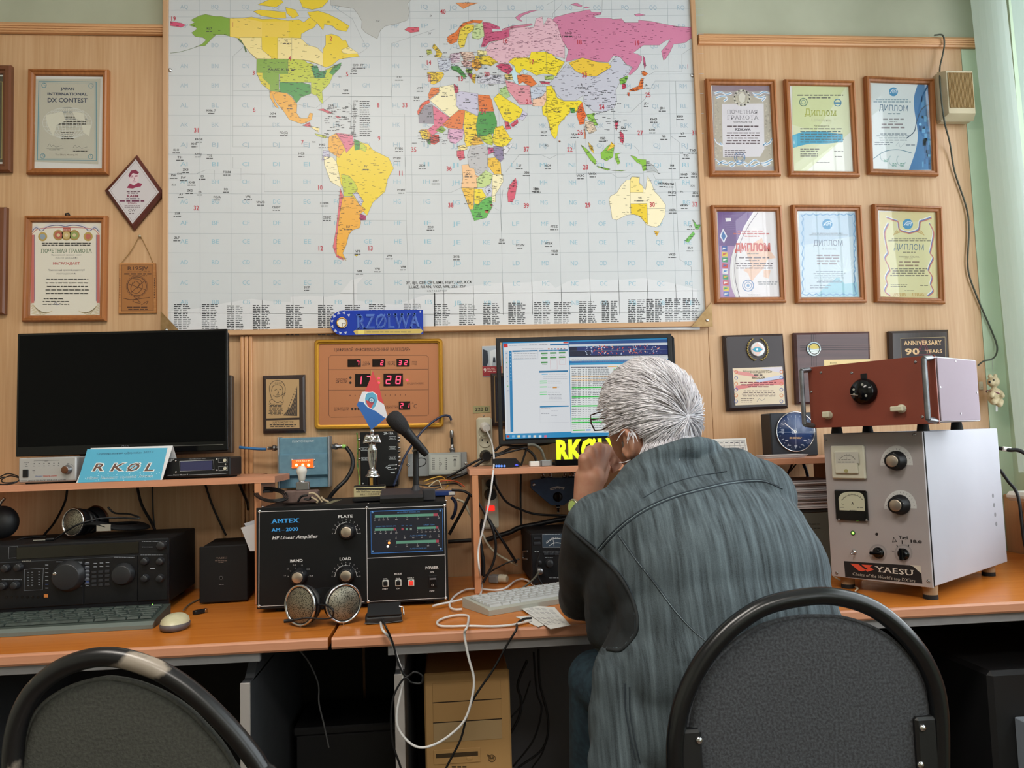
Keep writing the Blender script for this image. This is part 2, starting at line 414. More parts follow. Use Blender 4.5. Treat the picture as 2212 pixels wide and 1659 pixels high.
for x,y in ((-.55,-1.9),(.55,-3.9)):
    t=T('added_fill_lamp','added fill lamp, white rectangular panel %s' % ('above the desks' if y > -3 else 'at the rear of the room'),'lamp',(x,y,ZC),group=None)  # invented fixtures around the added fill lights, never in view
    t.part('housing',bx(-.63,.63,-.28,.28,-.05,0,.004),WHT);t.part('diffuser',bx(-.6,.6,-.25,.25,-.055,-.05,.001),mat('fill_diffuser','FFF4E4',.5,emit=2.5))

t=T('vertical_blind','pale green vertical fabric blind hanging beside the window','blind',(1.70,-.15,2.85))
SLAT=mat('slat_fabric','CBD8D1',.8,kind='thin',col2='D2DDD7',scale=60,stretch=(4,4,.3));SLAT.node_tree.nodes['Translucent BSDF'].inputs[0].default_value=hx('C8DAD2')
t.part('head_rail',bx(-.06,.1,-2.6,.02,0,.05,.003),WHT)
for k in range(12):
    y=-.06-k*.115;a=math.radians(8 if k < 3 else 65);c,s=math.cos(a)*.053,math.sin(a)*.053;x=-.014+.036*k if k < 3 else .07
    if k >= 3:y=-.75-(k-3)*.2
    m=MB();n=6
    for i in range(n):
        u0,u1=-1+2*i/n,-1+2*(i+1)/n;b0,b1=.008*(1-u0*u0),.008*(1-u1*u1)
        m.add([(x+c*u0+(.045 if k < 3 else 0),y-s*u0-b0,-1.84),(x+c*u1+(.045 if k < 3 else 0),y-s*u1-b1,-1.84),(x+c*u1,y-s*u1-b1,0),(x+c*u0,y-s*u0-b0,0)],[(0,1,2,3)],0,True)
    t.part('slat',m,SLAT)
# ------------------------------------------------------------------ world map board
t=T('world_map','large coloured world map with red zone numbers in a pale wood frame','map',(.004,0,1.488))
fw=grain('map_frame_wood','B68E68','C79F78',axis='z',fine=50)
fwx=grain('map_frame_wood_x','B68E68','C79F78',axis='x',fine=50)
ZT=1.19
t.part('frame_side',bx(-.832,-.816,-.024,-.0,0,ZT),fw);t.part('frame_side',bx(.816,.832,-.024,0,0,ZT),fw)
t.part('frame_side',bx(-.816,.816,-.024,0,0,.016),fwx);t.part('frame_side',bx(-.816,.816,-.024,0,ZT-.016,ZT),fwx)
t.part('map_sheet',bx(-.816,.816,-.016,-.002,.016,ZT-.016,0),mat('map_paper','C8CCD0',.35))
for sx in (-1,1):
    br=MB().prism([(sx*.834,-.002),(sx*.834,.075),(sx*.765,-.002)],-.0275,-.0245)
    o=t.part('corner_bracket',br,mat('old_brass','8A6D45',.4,.6,col2='A58760',scale=40))
    MB().lathe([(.005,0),(.005,.002),(.002,.0035),(0,.0035)],(sx*.817,-.0275,.018),(0,-1,0),12).obj('screw',CHR,o)
    MB().lathe([(.006,0),(.006,.001),(.003,.003),(0,.0032)],(sx*.812,-.0165,.815),(0,-1,0),12).obj('pin',CHR,t.o)
A=Art(t,-.0162)
GL='A9B2B9';Z2=(360,0,3.814);Z3=(360,340,3.814);Z4=(840,0,5.529);Z5=(1180,0,5.53);Z6=(860,280,6.144);Z7=(1180,280,3.686)
YL,YP,GR,DG,LG2,ORG,OR2,PK,LP,RD,GY,LV,CR,BW='E8CB2C','EFDD9A','7FA63A','459445','BFC93C','E8A93A','DD7434','CC7C9E','DDB3C1','CF5468','8C8794','C3C2D6','F0E6BC','C9D2D8'

A.zoom(*Z3);ant=[(35,1265),(250,1245),(480,1200),(700,1165),(900,1190),(1020,1190),(1020,1150),(1180,1140),(1320,1150),(1420,1130),(1480,1060),(1520,1010),(1620,985),(1570,1040),(1565,1180),(1700,1195),(1890,1215),(2040,1160),(2212,1115)]
A.poly(ant+[(2212,1425),(40,1425)],'D2D4D8',1)
A.zoom(0,0,1);A.poly([(938,632),(990,622),(1060,612),(1140,610),(1182,605),(1200,622),(1228,607),(1270,602),(1310,606),(1390,601),(1450,611),(1505,625),(1512,712),(938,712)],'D2D4D8',1)

gx=[371+67.0*i for i in range(18)]
gy=[-22,22,36.5,77.5,120,163,206,249,292,333,375,418,459,504,546,588,632,676]
for i in range(1,18):
    x=365+i*66.5-.19*i*i;A.line([(x,-40),(x+i*.5,320),(x+i*1.25,680)],.8,GL,1)
for y in gy[1:]:A.line([(364,y),(930,y+3),(1520,y-4)],.8,GL,1)
for r,(ltr,y) in enumerate(zip('QPONMLKJIHGFEDCB',(19,60,102,147,189,232,274,317,359,397,440,486,526,571,615,657))):
    for c in range(18):
        ch='ABCDEFGHIJKLMNOPQR'[c]
        A.text(ch+ltr,398+c*66.3-.19*c*c+c*1.15*y/657,y+(0 if c < 9 else 2),10,'9FB4C3' if ltr > 'I' else '93BACB',w=17,L=2)

A.zoom(*Z2)
for pl in ([(545,465),(545,1210),(1180,1210)],[(545,748),(850,745)],[(545,1040),(1140,1040)],[(1080,860),(1230,890),(1350,795),(1850,795),(1850,360),(2212,240)],[(1850,700),(1860,942),(1960,942),(1965,1373)],[(1350,40),(1530,155),(1650,400),(1590,440)],[(545,465),(640,380)]):A.line(pl,2.4,'8F979C',1)
A.zoom(*Z3)
for pl in ([(545,0),(545,90),(612,90),(612,185),(395,185),(395,105),(320,105),(240,137),(30,137)],[(612,137),(805,137),(805,283),(1430,280)],[(1965,0),(1975,520),(1600,518)],[(1975,520),(1995,1200)]):A.line(pl,2.4,'8F979C',1)
A.zoom(*Z6)
for pl in ([(105,830),(700,835),(840,770)],[(1430,560),(1610,330),(1900,335),(2010,385),(2110,335),(2212,335)],[(1390,800),(1360,1090),(1280,1040)],[(1360,1090),(1370,1352)]):A.line(pl,4,'8F979C',1)
A.zoom(*Z5)
for pl in ([(0,60),(180,-40)],[(190,-20),(185,50),(80,160),(75,210)],[(670,-10),(665,150)],[(1780,540),(1620,650),(1620,858),(1290,858),(1230,895)],[(1780,968),(1300,968),(1180,1180),(1010,1340),(860,1340)],[(1545,968),(1560,1518),(1490,1518),(1490,1659)]):A.line(pl,3.4,'8F979C',1)
A.zoom(*Z7)
for pl in ([(235,90),(240,350),(520,350),(565,380),(640,378),(680,350),(770,350)],[(570,110),(640,128),(700,130),(735,165),(735,200),(1060,200),(1060,100),(990,50)],[(1060,200),(1060,395),(870,395),(850,350)],[(1030,420),(1058,1030),(1155,1095),(1165,1350)]):A.line(pl,2.4,'8F979C',1)

LAND=[]
def land(z,col,pts,n=0,cc='2B2B2B',L=3,ol='6B6658'):
    LAND.append(1);L=L-1+(len(LAND) % 37)*.078;A.zoom(*z);A.poly(pts,col,L);A.line(pts+[pts[0]],1.0*z[2]*.6,ol,L+.1)
    if n:
        xs=[p[0] for p in pts];ys=[p[1] for p in pts];k=0;tr=0
        while k < n and tr < n*30:
            tr+=1;x=random.uniform(min(xs),max(xs));y=random.uniform(min(ys),max(ys));ins=False;j=len(pts)-1
            for i in range(len(pts)):
                if (pts[i][1] > y) != (pts[j][1] > y) and x < (pts[j][0]-pts[i][0])*(y-pts[i][1])/(pts[j][1]-pts[i][1])+pts[i][0]:ins=not ins
                j=i
            if ins:
                wd=random.uniform(2.5,7)*z[2];a=x-wd/2;q=z[2]*.9;b_=x+wd/2
                while a < b_:e=min(b_,a+random.uniform(1.2,2.6)*z[2]);A.rect(a,y-q,e,y,cc,6.5);a=e+.5*z[2]
                k+=1
land(Z2,'B9BAB9',[(1350,-60),(1350,40),(1540,70),(1580,120),(1610,175),(1605,230),(1640,270),(1735,320),(1760,250),(1800,215),(1900,195),(1985,165),(2000,100),(1985,30),(2060,-60)])
land(Z2,YL,[(520,152),(620,150),(700,140),(780,158),(900,155),(1000,170),(1090,160),(1130,185),(1170,150),(1210,140),(1240,190),(1210,230),(1160,250),(1110,280),(1105,330),(1160,372),(1230,390),(1290,440),(1290,400),(1310,370),(1310,290),(1360,280),(1420,300),(1450,335),(1475,330),(1500,385),(1560,430),(1590,465),(1500,475),(1420,490),(1360,540),(1310,555),(1250,530),(1130,495),(740,485),(690,440),(650,380),(590,315),(520,300)],40,'6A5A20')
land(Z2,YL,[(715,95),(760,80),(880,90),(980,100),(985,150),(900,150),(780,130)],0);land(Z2,YL,[(750,40),(860,-10),(930,-30),(960,20),(900,60),(790,45)],0)
land(Z2,YL,[(1060,-60),(1340,-60),(1330,10),(1280,60),(1200,80),(1120,60),(1100,10)],0);land(Z2,YL,[(980,60),(1060,80),(1090,130),(1040,150),(990,110)],0)
land(Z2,YL,[(1160,100),(1250,90),(1330,115),(1420,160),(1505,215),(1480,260),(1400,245),(1370,215),(1300,200),(1290,250),(1240,190),(1180,140)],6,'6A5A20')
for pts in ([(530,185),(780,190),(780,305),(545,300)],):
    A.zoom(*Z2);A.poly([(525,155),(640,150),(785,180),(785,305),(590,308),(525,298)],'EDCF63',5.2);A.poly([(785,180),(1005,175),(1005,308),(785,305)],'EBCB4C',5.4)
land(Z2,YP,[(600,310),(782,310),(785,410),(860,470),(860,485),(745,483),(690,440),(650,390)],7,'6A5A20',5.2);land(Z2,YP,[(915,312),(1030,312),(1030,485),(915,485)],5,'6A5A20',5.2)
land(Z2,YP,[(1030,312),(1105,315),(1165,372),(1240,392),(1288,440),(1288,545),(1180,500),(1030,486)],6,'6A5A20',5.2);land(Z2,YP,[(1440,410),(1500,385),(1580,440),(1500,445),(1450,435)],3,'6A5A20',5.2)
land(Z2,GR,[(520,152),(450,135),(400,135),(320,118),(270,130),(200,165),(230,185),(182,208),(240,225),(250,240),(205,270),(235,300),(300,310),(325,330),(290,365),(240,385),(320,375),(370,320),(410,285),(470,285),(520,300)],4)
A.zoom(*Z2);A.line([(280,375),(170,412),(100,430),(30,437)],4,'7A8A70',3);A.line([(590,320),(640,370),(655,430)],14,'4F6B3F',4)
land(Z2,GR,[(742,484),(1000,484),(1000,610),(925,610),(925,730),(935,765),(850,745),(780,690),(740,600)],30)
land(Z2,LG2,[(1000,484),(1130,490),(1160,520),(1210,530),(1215,580),(1290,590),(1380,540),(1440,520),(1420,570),(1370,620),(1340,690),(1280,750),(1290,860),(1260,830),(1240,790),(1190,770),(1190,680),(930,676),(930,610),(1000,610)],110)
land(Z2,'D6C83A',[(740,598),(790,600),(790,640),(855,700),(850,745),(780,690)],8);land(Z2,DG,[(930,678),(1120,680),(1185,700),(1188,772),(1110,800),(1070,850),(1030,790),(990,765),(935,762)],30)
land(Z2,'3F8E5A',[(1190,545),(1240,540),(1260,590),(1320,580),(1300,640),(1220,645)],25);land(Z2,'4B9650',[(1380,545),(1440,515),(1430,560),(1370,620),(1340,600)],12)
land(Z2,ORG,[(850,748),(990,768),(1030,800),(1075,860),(1070,930),(1100,975),(1160,975),(1180,930),(1205,935),(1195,985),(1150,1010),(1110,1020),(1010,985),(960,910),(900,840),(870,770),(890,840),(925,895),(895,880),(850,800)],28)
land(Z2,RD,[(1240,905),(1290,895),(1370,930),(1330,935),(1290,915)],4);land(Z2,RD,[(1390,955),(1440,965),(1410,975)],3);land(Z2,RD,[(1120,1035),(1180,1005),(1190,1050)],5);land(Z2,YP,[(1180,1040),(1260,1055),(1250,1090)],5);land(Z2,LG2,[(1220,1100),(1320,1120),(1310,1140),(1240,1120)],6)
land(Z2,'D05075',[(30,175),(120,190),(160,208),(120,225),(30,212)],3);land(Z2,RD,[(1960,245),(1990,225),(2080,225),(2080,260),(2010,270)],3)

land(Z3,YL,[(1420,-95),(1560,-130),(1660,-110),(1700,-60),(1830,5),(1870,90),(1820,180),(1800,280),(1700,370),(1650,480),(1600,420),(1540,340),(1440,230),(1380,100),(1400,40),(1400,-20)],80,'7A5A18')
land(Z2,ORG,[(1335,1130),(1400,1095),(1460,1180),(1460,1240),(1420,1300),(1330,1240)],22);land(Z2,'D8768F',[(1395,1095),(1530,1110),(1545,1190),(1480,1260),(1455,1190)],22,'7A2A40');land(Z2,DG,[(1545,1145),(1590,1165),(1590,1230),(1550,1240)],6);land(Z2,LG2,[(1595,1165),(1650,1215),(1640,1250),(1590,1230)],4)
land(Z2,LV,[(1290,1240),(1340,1240),(1340,1300),(1280,1330)],14,'5A4A8A');land(Z3,CR,[(1295,-10),(1370,0),(1400,40),(1420,130),(1440,250),(1350,200),(1300,60)],22)
land(Z3,LG2,[(1440,140),(1500,150),(1545,200),(1575,260),(1530,320),(1460,320)],16);land(Z3,LV,[(1530,295),(1570,285),(1620,360),(1600,410),(1560,340)],14)
land(Z3,ORG,[(1450,325),(1530,325),(1600,400),(1640,430),(1590,470),(1600,540),(1590,580),(1530,600),(1500,640),(1480,720),(1450,790),(1480,850),(1400,800),(1400,680),(1420,500)],60)
land(Z3,'DC6E78',[(1430,255),(1460,330),(1430,450),(1410,620),(1400,760),(1460,850),(1400,820),(1370,740),(1395,600),(1415,420)],30,'7A2A40',4);land(Z3,'A8306A',[(1580,460),(1640,480),(1640,515),(1590,520)],8,'5A1030',4)
land(Z3,YL,[(1545,805),(1585,800),(1565,815)],0)

for c,pts,n,cc in (
 (OR2,[(700,500),(700,440),(800,380),(880,280),(1000,240),(1120,245),(1100,280),(1020,270),(930,290),(850,350),(830,440),(810,500),(740,530)],24,'4A2A1A'),
 ('E3CC45',[(850,350),(930,290),(1020,295),(1010,360),(940,410),(920,480),(900,560),(850,570),(825,500)],30,'4A3A1A'),
 ('C3D59C',[(1030,300),(1110,270),(1140,330),(1140,430),(1070,470),(1000,460),(990,400)],22,'3A5A2A'),
 ('C4567C',[(1120,265),(1200,270),(1320,320),(1330,350),(1230,345),(1240,380),(1340,370),(1460,340),(1440,440),(1330,480),(1200,500),(1150,560),(1100,560),(1140,430)],60,'7A1A40'),
 (LP,[(1440,345),(1540,320),(1730,330),(1760,220),(1830,200),(1850,300),(1900,210),(1980,240),(2050,340),(2101,520),(2101,700),(1960,660),(1850,600),(1700,640),(1640,690),(1500,690),(1440,720),(1440,760),(1300,760),(1200,700),(1150,600),(1200,520),(1440,440)],240,'8A5A70'),
 ('C87A94',[(1350,350),(1470,310),(1640,290),(1700,280),(1720,300),(1620,320),(1440,345),(1360,370)],8,'7A1A40'),
 (PK,[(1510,210),(1560,170),(1680,130),(1790,120),(1700,145),(1600,185),(1560,220),(1600,260),(1540,240)],0,''),
 ('E2C03A',[(540,520),(600,590),(640,640),(620,690),(550,680),(570,620),(520,570)],26,'3A3A1A'),('B5BE55',[(450,600),(500,590),(520,640),(460,660)],10,'3A3A1A'),
 ('D7C7D3',[(740,640),(850,630),(850,740),(760,760),(720,700)],46,'6A2A5A'),('E1C5B4',[(850,620),(1000,620),(1040,700),(900,730)],50,'6A3A3A'),
 ('EFE3A0',[(1060,600),(1170,610),(1160,660),(1060,660)],14,'4A4A2A'),('E3C62E',[(1030,670),(1200,670),(1300,740),(1220,790),(1160,770),(1080,770),(1030,720)],46,'4A3A1A'),
 (ORG,[(990,720),(1060,700),(1110,790),(1050,850),(990,800)],34,'4A2A1A'),('D9B6B4',[(860,730),(990,730),(990,800),(900,800)],34,'5A2A2A'),
 (DG,[(745,790),(830,790),(900,870),(930,920),(890,930),(820,860),(750,830)],30,'1A3A1A'),(GR,[(920,820),(1000,820),(990,880),(930,870)],22,'1A3A1A'),
 ('C4CBDA',[(580,700),(740,690),(740,800),(690,860),(600,830)],34,'4A4A6A'),('E3BF2E',[(460,860),(640,860),(660,890),(620,960),(540,1010),(500,1000),(500,900),(460,890)],34,'4A3A1A'),('DD9A8A',[(465,890),(500,890),(500,990),(470,970)],8,'5A1A1A'),
 ('BE4F70',[(940,880),(990,880),(990,950)],16,'5A1A2A'),('D9B53A',[(990,900),(1040,880),(1030,1000),(1000,980)],16,'5A3A1A'),('C9C9D5',[(1060,920),(1180,890),(1380,900),(1380,1000),(1200,1010),(1060,990)],60,'4A4A5A'),
 ('CB4A6E',[(1280,790),(1330,760),(1440,770),(1480,830),(1430,890),(1350,850)],36,'5A1A3A'),('DCCB7A',[(1380,890),(1470,890),(1480,950),(1400,950)],24,'4A3A1A'),
 ('EBD42A',[(1430,740),(1490,690),(1680,690),(1700,620),(1880,620),(1990,690),(2101,740),(2050,820),(2000,900),(1850,880),(1760,900),(1680,850),(1600,820),(1560,880),(1520,860),(1500,790)],60,'4A3A1A'),
 (OR2,[(1530,900),(1600,890),(1690,900),(1770,1000),(1700,1040),(1600,980),(1550,1010)],18,'4A1A1A'),('C9506A',[(1800,970),(1920,980),(1920,1010),(1820,1000)],12,'4A1A1A'),('B2C86A',[(1860,910),(1980,900),(1960,950),(1870,950)],12,'2A4A1A'),('BFC7D8',[(1690,1040),(1900,1030),(1900,1100),(1820,1180),(1700,1200)],16,'3A3A5A'),
 ('DB93A0',[(1390,960),(1470,980),(1560,1020),(1680,1020),(1700,1200),(1720,1250),(1560,1250),(1480,1150),(1420,1080)],34,'6A2A3A'),('E9BFA6',[(1720,1190),(1830,1150),(1880,1090),(1910,1120),(1850,1270),(1720,1270)],12,'6A3A2A'),
 ('A9C987',[(1330,1060),(1400,1030),(1450,1150),(1400,1180),(1320,1120)],14,'2A4A1A'),('EBD42A',[(1250,1180),(1310,1115),(1400,1180),(1500,1240),(1600,1310),(1570,1390),(1450,1470),(1370,1430),(1310,1300)],24,'4A3A1A'),(RD,[(1380,1450),(1430,1460),(1460,1540),(1400,1550)],8,'4A1A1A'),('D6506A',[(1450,1490),(1540,1420),(1545,1470),(1480,1520)],8,'4A1A1A'),('C7C3DA',[(1550,1420),(1600,1320),(1660,1360),(1600,1440)],6,'3A2A5A'),
 (OR2,[(510,1045),(600,1045),(600,1100),(480,1190),(470,1130)],12,'4A1A1A'),(CR,[(600,1040),(770,1010),(790,1120),(805,1200),(800,1260),(840,1310),(730,1400),(490,1200),(600,1110)],16,'4A4A2A'),('C04060',[(775,1000),(830,1040),(830,1110),(790,1110)],14,'4A1A2A'),
 ('C3BFD6',[(810,1110),(860,1090),(1065,1120),(1065,1380),(900,1310),(840,1300),(805,1260)],20,'3A3A5A'),(OR2,[(1065,1130),(1200,1140),(1230,1200),(1255,1330),(1075,1330)],18,'4A1A1A'),('E2563A',[(340,1330),(400,1230),(480,1190),(490,1230),(420,1260),(400,1350),(345,1370)],18,'4A1A1A'),(GY,[(355,1370),(420,1260),(520,1245),(540,1480),(360,1470)],8,'2A2A2A'),('D76A88',[(525,1260),(720,1400),(720,1450),(600,1560),(520,1620),(460,1550),(540,1490)],20,'5A1A2A'),
 (OR2,[(730,1400),(845,1310),(910,1320),(880,1540),(700,1530),(640,1490)],16,'4A1A1A'),('EBCB2A',[(910,1320),(1065,1390),(1040,1500),(1060,1620),(920,1659),(890,1540)],22,'4A3A1A'),(DG,[(1075,1335),(1255,1335),(1290,1450),(1290,1620),(1230,1590),(1150,1620),(1060,1640),(1040,1500)],30,'1A3A1A'),(GR,[(560,1560),(630,1500),(680,1550),(640,1590)],10,'1A3A1A'),('EBCB2A',[(360,1560),(450,1560),(470,1659),(400,1659)],18,'4A2A1A'),('D9A6C6',[(715,1540),(895,1540),(880,1659),(700,1659)],16,'5A2A5A'),('EBCB2A',[(1270,1520),(1360,1500),(1440,1630),(1420,1659),(1280,1659)],16,'4A3A1A'),
 ('EBD42A',[(1880,1030),(1940,1020),(1990,1100),(2000,1160),(2101,1210),(2101,1420),(2030,1470),(1990,1659),(1940,1600),(1890,1400),(1840,1370),(1830,1290),(1860,1200),(1910,1140)],60,'4A3A1A'),
 ('DD8E5A',[(795,35),(940,30),(1070,35),(960,70),(890,105),(830,60)],4,'4A1A1A'),('BFDDE8',[(1450,830),(1520,790),(1530,900),(1560,1000),(1530,1020),(1480,950)],0,''),('BFDDE8',[(1600,840),(1660,820),(1660,870),(1610,890)],0,'')):
    land(Z4,c,pts,n,cc)

for c,pts,n,cc in (
 (PK,[(105,205),(300,155),(440,130),(520,115),(540,145),(660,150),(650,175),(560,190),(600,215),(740,215),(800,230),(900,225),(940,270),(1100,270),(1100,240),(1250,255),(1420,290),(1560,315),(1750,325),(1755,440),(1660,510),(1520,530),(1480,620),(1420,710),(1400,720),(1375,610),(1440,540),(1480,470),(1420,490),(1350,540),(1160,540),(1040,630),(1140,670),(1140,720),(1090,820),(1000,900),(980,890),(1030,800),(960,770),(880,680),(800,665),(740,745),(600,735),(430,690),(230,740),(265,600),(190,480),(130,290),(75,240)],190,'6A2A50'),
 (PK,[(290,55),(360,35),(430,70),(420,85)],0,''),(PK,[(430,100),(520,95),(480,80)],0,''),(PK,[(1050,175),(1110,162),(1185,180),(1080,195)],0,''),('B8507A',[(1155,665),(1175,690),(1190,780),(1175,830),(1160,740)],8,'6A2A50'),
 ('E6BF3A',[(265,750),(430,690),(600,740),(740,755),(780,800),(660,870),(600,910),(480,905),(350,850)],22,'4A3A1A'),
 ('BFC0CE',[(240,770),(310,820),(400,880),(480,910),(600,915),(780,800),(760,760),(840,670),(890,690),(960,780),(1030,800),(980,890),(900,940),(870,1000),(830,1080),(840,1200),(810,1290),(700,1340),(560,1330),(450,1230),(440,1140),(350,1200),(200,1200),(110,1110),(90,1030),(20,1010),(130,900)],110,'3A3A4A'),
 ('7CB545',[(870,950),(950,910),(980,910),(950,990),(890,1010)],12,'1A3A1A'),('C83A5A',[(905,1010),(945,1000),(955,1050),(910,1070)],10,'4A1A2A'),(OR2,[(1140,860),(1165,845),(1215,880),(1180,910),(1150,900)],8,'4A1A1A'),(OR2,[(1130,940),(1160,940),(1150,1060),(1060,1090),(980,1090),(1040,1050),(1100,1030)],30,'4A1A1A'),('DB5A3A',[(970,1105),(995,1105),(990,1150),(970,1140)],4,'4A1A1A'),
 ('EBD42A',[(0,640),(60,640),(120,700),(215,740),(160,800),(120,910),(60,890),(0,860)],20,'4A3A1A'),('EBD42A',[(0,1030),(60,1030),(110,1110),(130,1170),(200,1210),(360,1210),(390,1195),(430,1220),(380,1280),(370,1340),(330,1340),(290,1280),(280,1350),(200,1420),(145,1500),(130,1620),(100,1659),(60,1600),(20,1400),(0,1300)],60,'4A3A1A'),
 (DG,[(280,1290),(340,1290),(340,1350),(300,1350)],10,'1A3A1A'),('E2682E',[(380,1290),(430,1220),(450,1310),(480,1380),(460,1420),(450,1480),(400,1490),(360,1370)],22,'4A1A1A'),('8FC052',[(480,1370),(580,1350),(570,1400),(620,1500),(580,1500),(500,1420)],20,'1A3A1A'),('DCC7B0',[(460,1440),(560,1460),(600,1560),(520,1600),(470,1530)],40,'3A3A3A'),
 ('CF4A66',[(830,1440),(860,1460),(840,1560),(820,1500)],10,'4A1A2A'),('CF4A66',[(880,1560),(920,1600),(930,1659),(880,1640)],10,'4A1A2A'),('D98A6A',[(450,1480),(470,1600),(470,1659),(455,1659)],5,'4A1A1A')):
    land(Z5,c,pts,n,cc)

for c,pts,n,cc in (
 ('E2A03A',[(300,0),(430,0),(430,110),(380,150),(320,80)],24,'4A2A1A'),('C83A2E',[(430,60),(540,70),(545,160),(480,200),(430,180)],30,'4A0A0A'),('D9A6C6',[(665,-5),(890,-5),(840,130),(760,190),(690,170),(665,90)],40,'5A2A5A'),('EBCB2A',[(890,-5),(1020,-5),(1080,120),(1000,200),(910,230),(880,150)],30,'4A3A1A'),(DG,[(380,130),(430,150),(430,205),(400,190)],10,'1A2A1A'),
 ('E8B43A',[(960,190),(1020,70),(1060,80),(1140,190),(1000,210)],26,'4A2A1A'),(DG,[(1030,-10),(1260,-10),(1250,60),(1160,90),(1060,70)],0,''),(LG2,[(1060,80),(1160,90),(1220,40),(1270,130),(1250,210),(1180,190),(1140,160)],26,'2A3A1A'),
 ('EBD42A',[(1250,130),(1280,-10),(1380,0),(1410,60),(1515,120),(1440,210),(1350,240),(1270,190)],26,'4A3A1A'),(YP,[(790,220),(880,200),(930,250),(870,280),(800,270)],16,'4A3A1A'),(RD,[(780,280),(870,275),(885,380),(820,410),(780,350)],14,'4A0A1A'),('B9B8BC',[(960,220),(1180,215),(1190,330),(1180,420),(1200,540),(1150,620),(1030,570),(1030,510),(950,510),(930,440),(920,340)],26,'3A3A3A'),
 ('D0588A',[(1190,240),(1260,235),(1270,300),(1200,330)],14,'4A0A2A'),('8A7FA0',[(1265,220),(1390,230),(1400,390),(1360,430),(1270,340)],20,'2A2A3A'),('D6D6DE',[(1400,220),(1530,180),(1450,300),(1400,350)],8,'3A3A3A'),('E9BB3A',[(1190,380),(1290,370),(1360,440),(1370,590),(1300,620),(1190,480)],20,'4A2A1A'),
 ('EDBE8C',[(845,470),(930,460),(950,510),(1010,520),(1030,600),(1070,620),(1050,780),(840,770),(860,640)],18,'5A3A2A'),('BFD28A',[(1040,650),(1160,540),(1250,590),(1230,720),(1130,770),(1050,770)],20,'2A4A1A'),(CR,[(1250,600),(1385,590),(1395,690),(1330,800),(1290,860),(1290,960),(1240,960),(1250,850),(1250,740)],26,'4A4A2A'),('C9CCDE',[(1150,790),(1200,740),(1250,790),(1240,880),(1190,880)],8,'3A3A4A'),
 ('E9B93A',[(840,772),(1010,780),(1000,1050),(950,1060),(890,900)],18,'4A2A1A'),('EBD42A',[(1010,785),(1110,790),(1170,890),(1150,910),(1050,1000),(1010,970)],14,'4A3A1A'),('58AE4A',[(955,1060),(1000,1060),(1010,980),(1060,1000),(1150,910),(1240,890),(1250,1030),(1170,1170),(1010,1210)],46,'1A3A1A'),('C2503A',[(1220,990),(1250,990),(1240,1030)],4,'4A0A0A'),('B8603A',[(1160,1070),(1200,1070),(1190,1110),(1150,1100)],5,'4A0A0A'),('D0506A',[(1450,850),(1480,740),(1560,640),(1580,720),(1550,900),(1520,960),(1460,960)],26,'4A0A1A')):
    land(Z6,c,pts,n,cc)

for c,pts,n,cc in (
 ('84B840',[(275,120),(330,160),(400,250),(390,280),(350,240)],10,'1A3A1A'),('84B840',[(405,290),(510,315),(490,325),(410,300)],10,'1A3A1A'),('E8C03A',[(335,100),(370,140),(380,190),(350,160)],12,'4A2A1A'),('84B840',[(435,185),(500,120),(540,140),(530,220),(480,250),(440,230)],16,'1A3A1A'),('E8C03A',[(480,170),(520,100),(550,130),(500,165)],8,'4A2A1A'),('84B840',[(550,190),(600,185),(565,200),(590,265),(570,280),(548,230)],5,'1A3A1A'),
 ('84B840',[(670,205),(710,215),(730,235),(795,240),(795,325),(770,330),(760,280),(720,260)],5,'1A3A1A'),('B0B5B8',[(798,262),(840,275),(880,320),(905,355),(860,330),(800,335)],6,'3A3A3A'),('84B840',[(520,325),(640,322),(600,330)],5,'1A3A1A'),
 ('EDE2BE',[(500,560),(510,530),(560,505),(600,440),(640,400),(665,400),(680,375),(745,378),(740,420),(770,460),(790,480),(800,420),(808,372),(840,430),(860,490),(900,530),(950,600),(945,680),(905,760),(870,778),(800,760),(760,700),(700,675),(640,680),(560,720),(525,710),(515,640)],40,'3A3A2A'),
 ('E4C42E',[(672,590),(803,588),(808,755),(770,720),(740,685),(675,672)],6,'4A3A1A'),('EDD98A',[(668,400),(682,376),(742,380),(738,420),(770,455),(772,500),(668,500)],4,'4A3A1A'),('E4B42E',[(858,808),(900,812),(880,848)],3,'4A2A1A'),('6CB455',[(1165,715),(1195,755),(1230,760),(1210,795),(1190,795)],8,'1A3A1A'),('6CB455',[(1105,885),(1170,810),(1185,830),(1130,900)],8,'1A3A1A'),('CF4A66',[(590,70),(620,75),(610,112),(590,95)],8,'4A0A1A'),('DD8A5A',[(98,90),(112,85),(108,105)],2,'4A0A1A')):
    land(Z7,c,pts,n,cc)
A.zoom(*Z7);A.line([(672,590),(803,588),(803,630),(945,628)],2,'6B6658',4);A.line([(668,400),(668,670)],2,'6B6658',4)

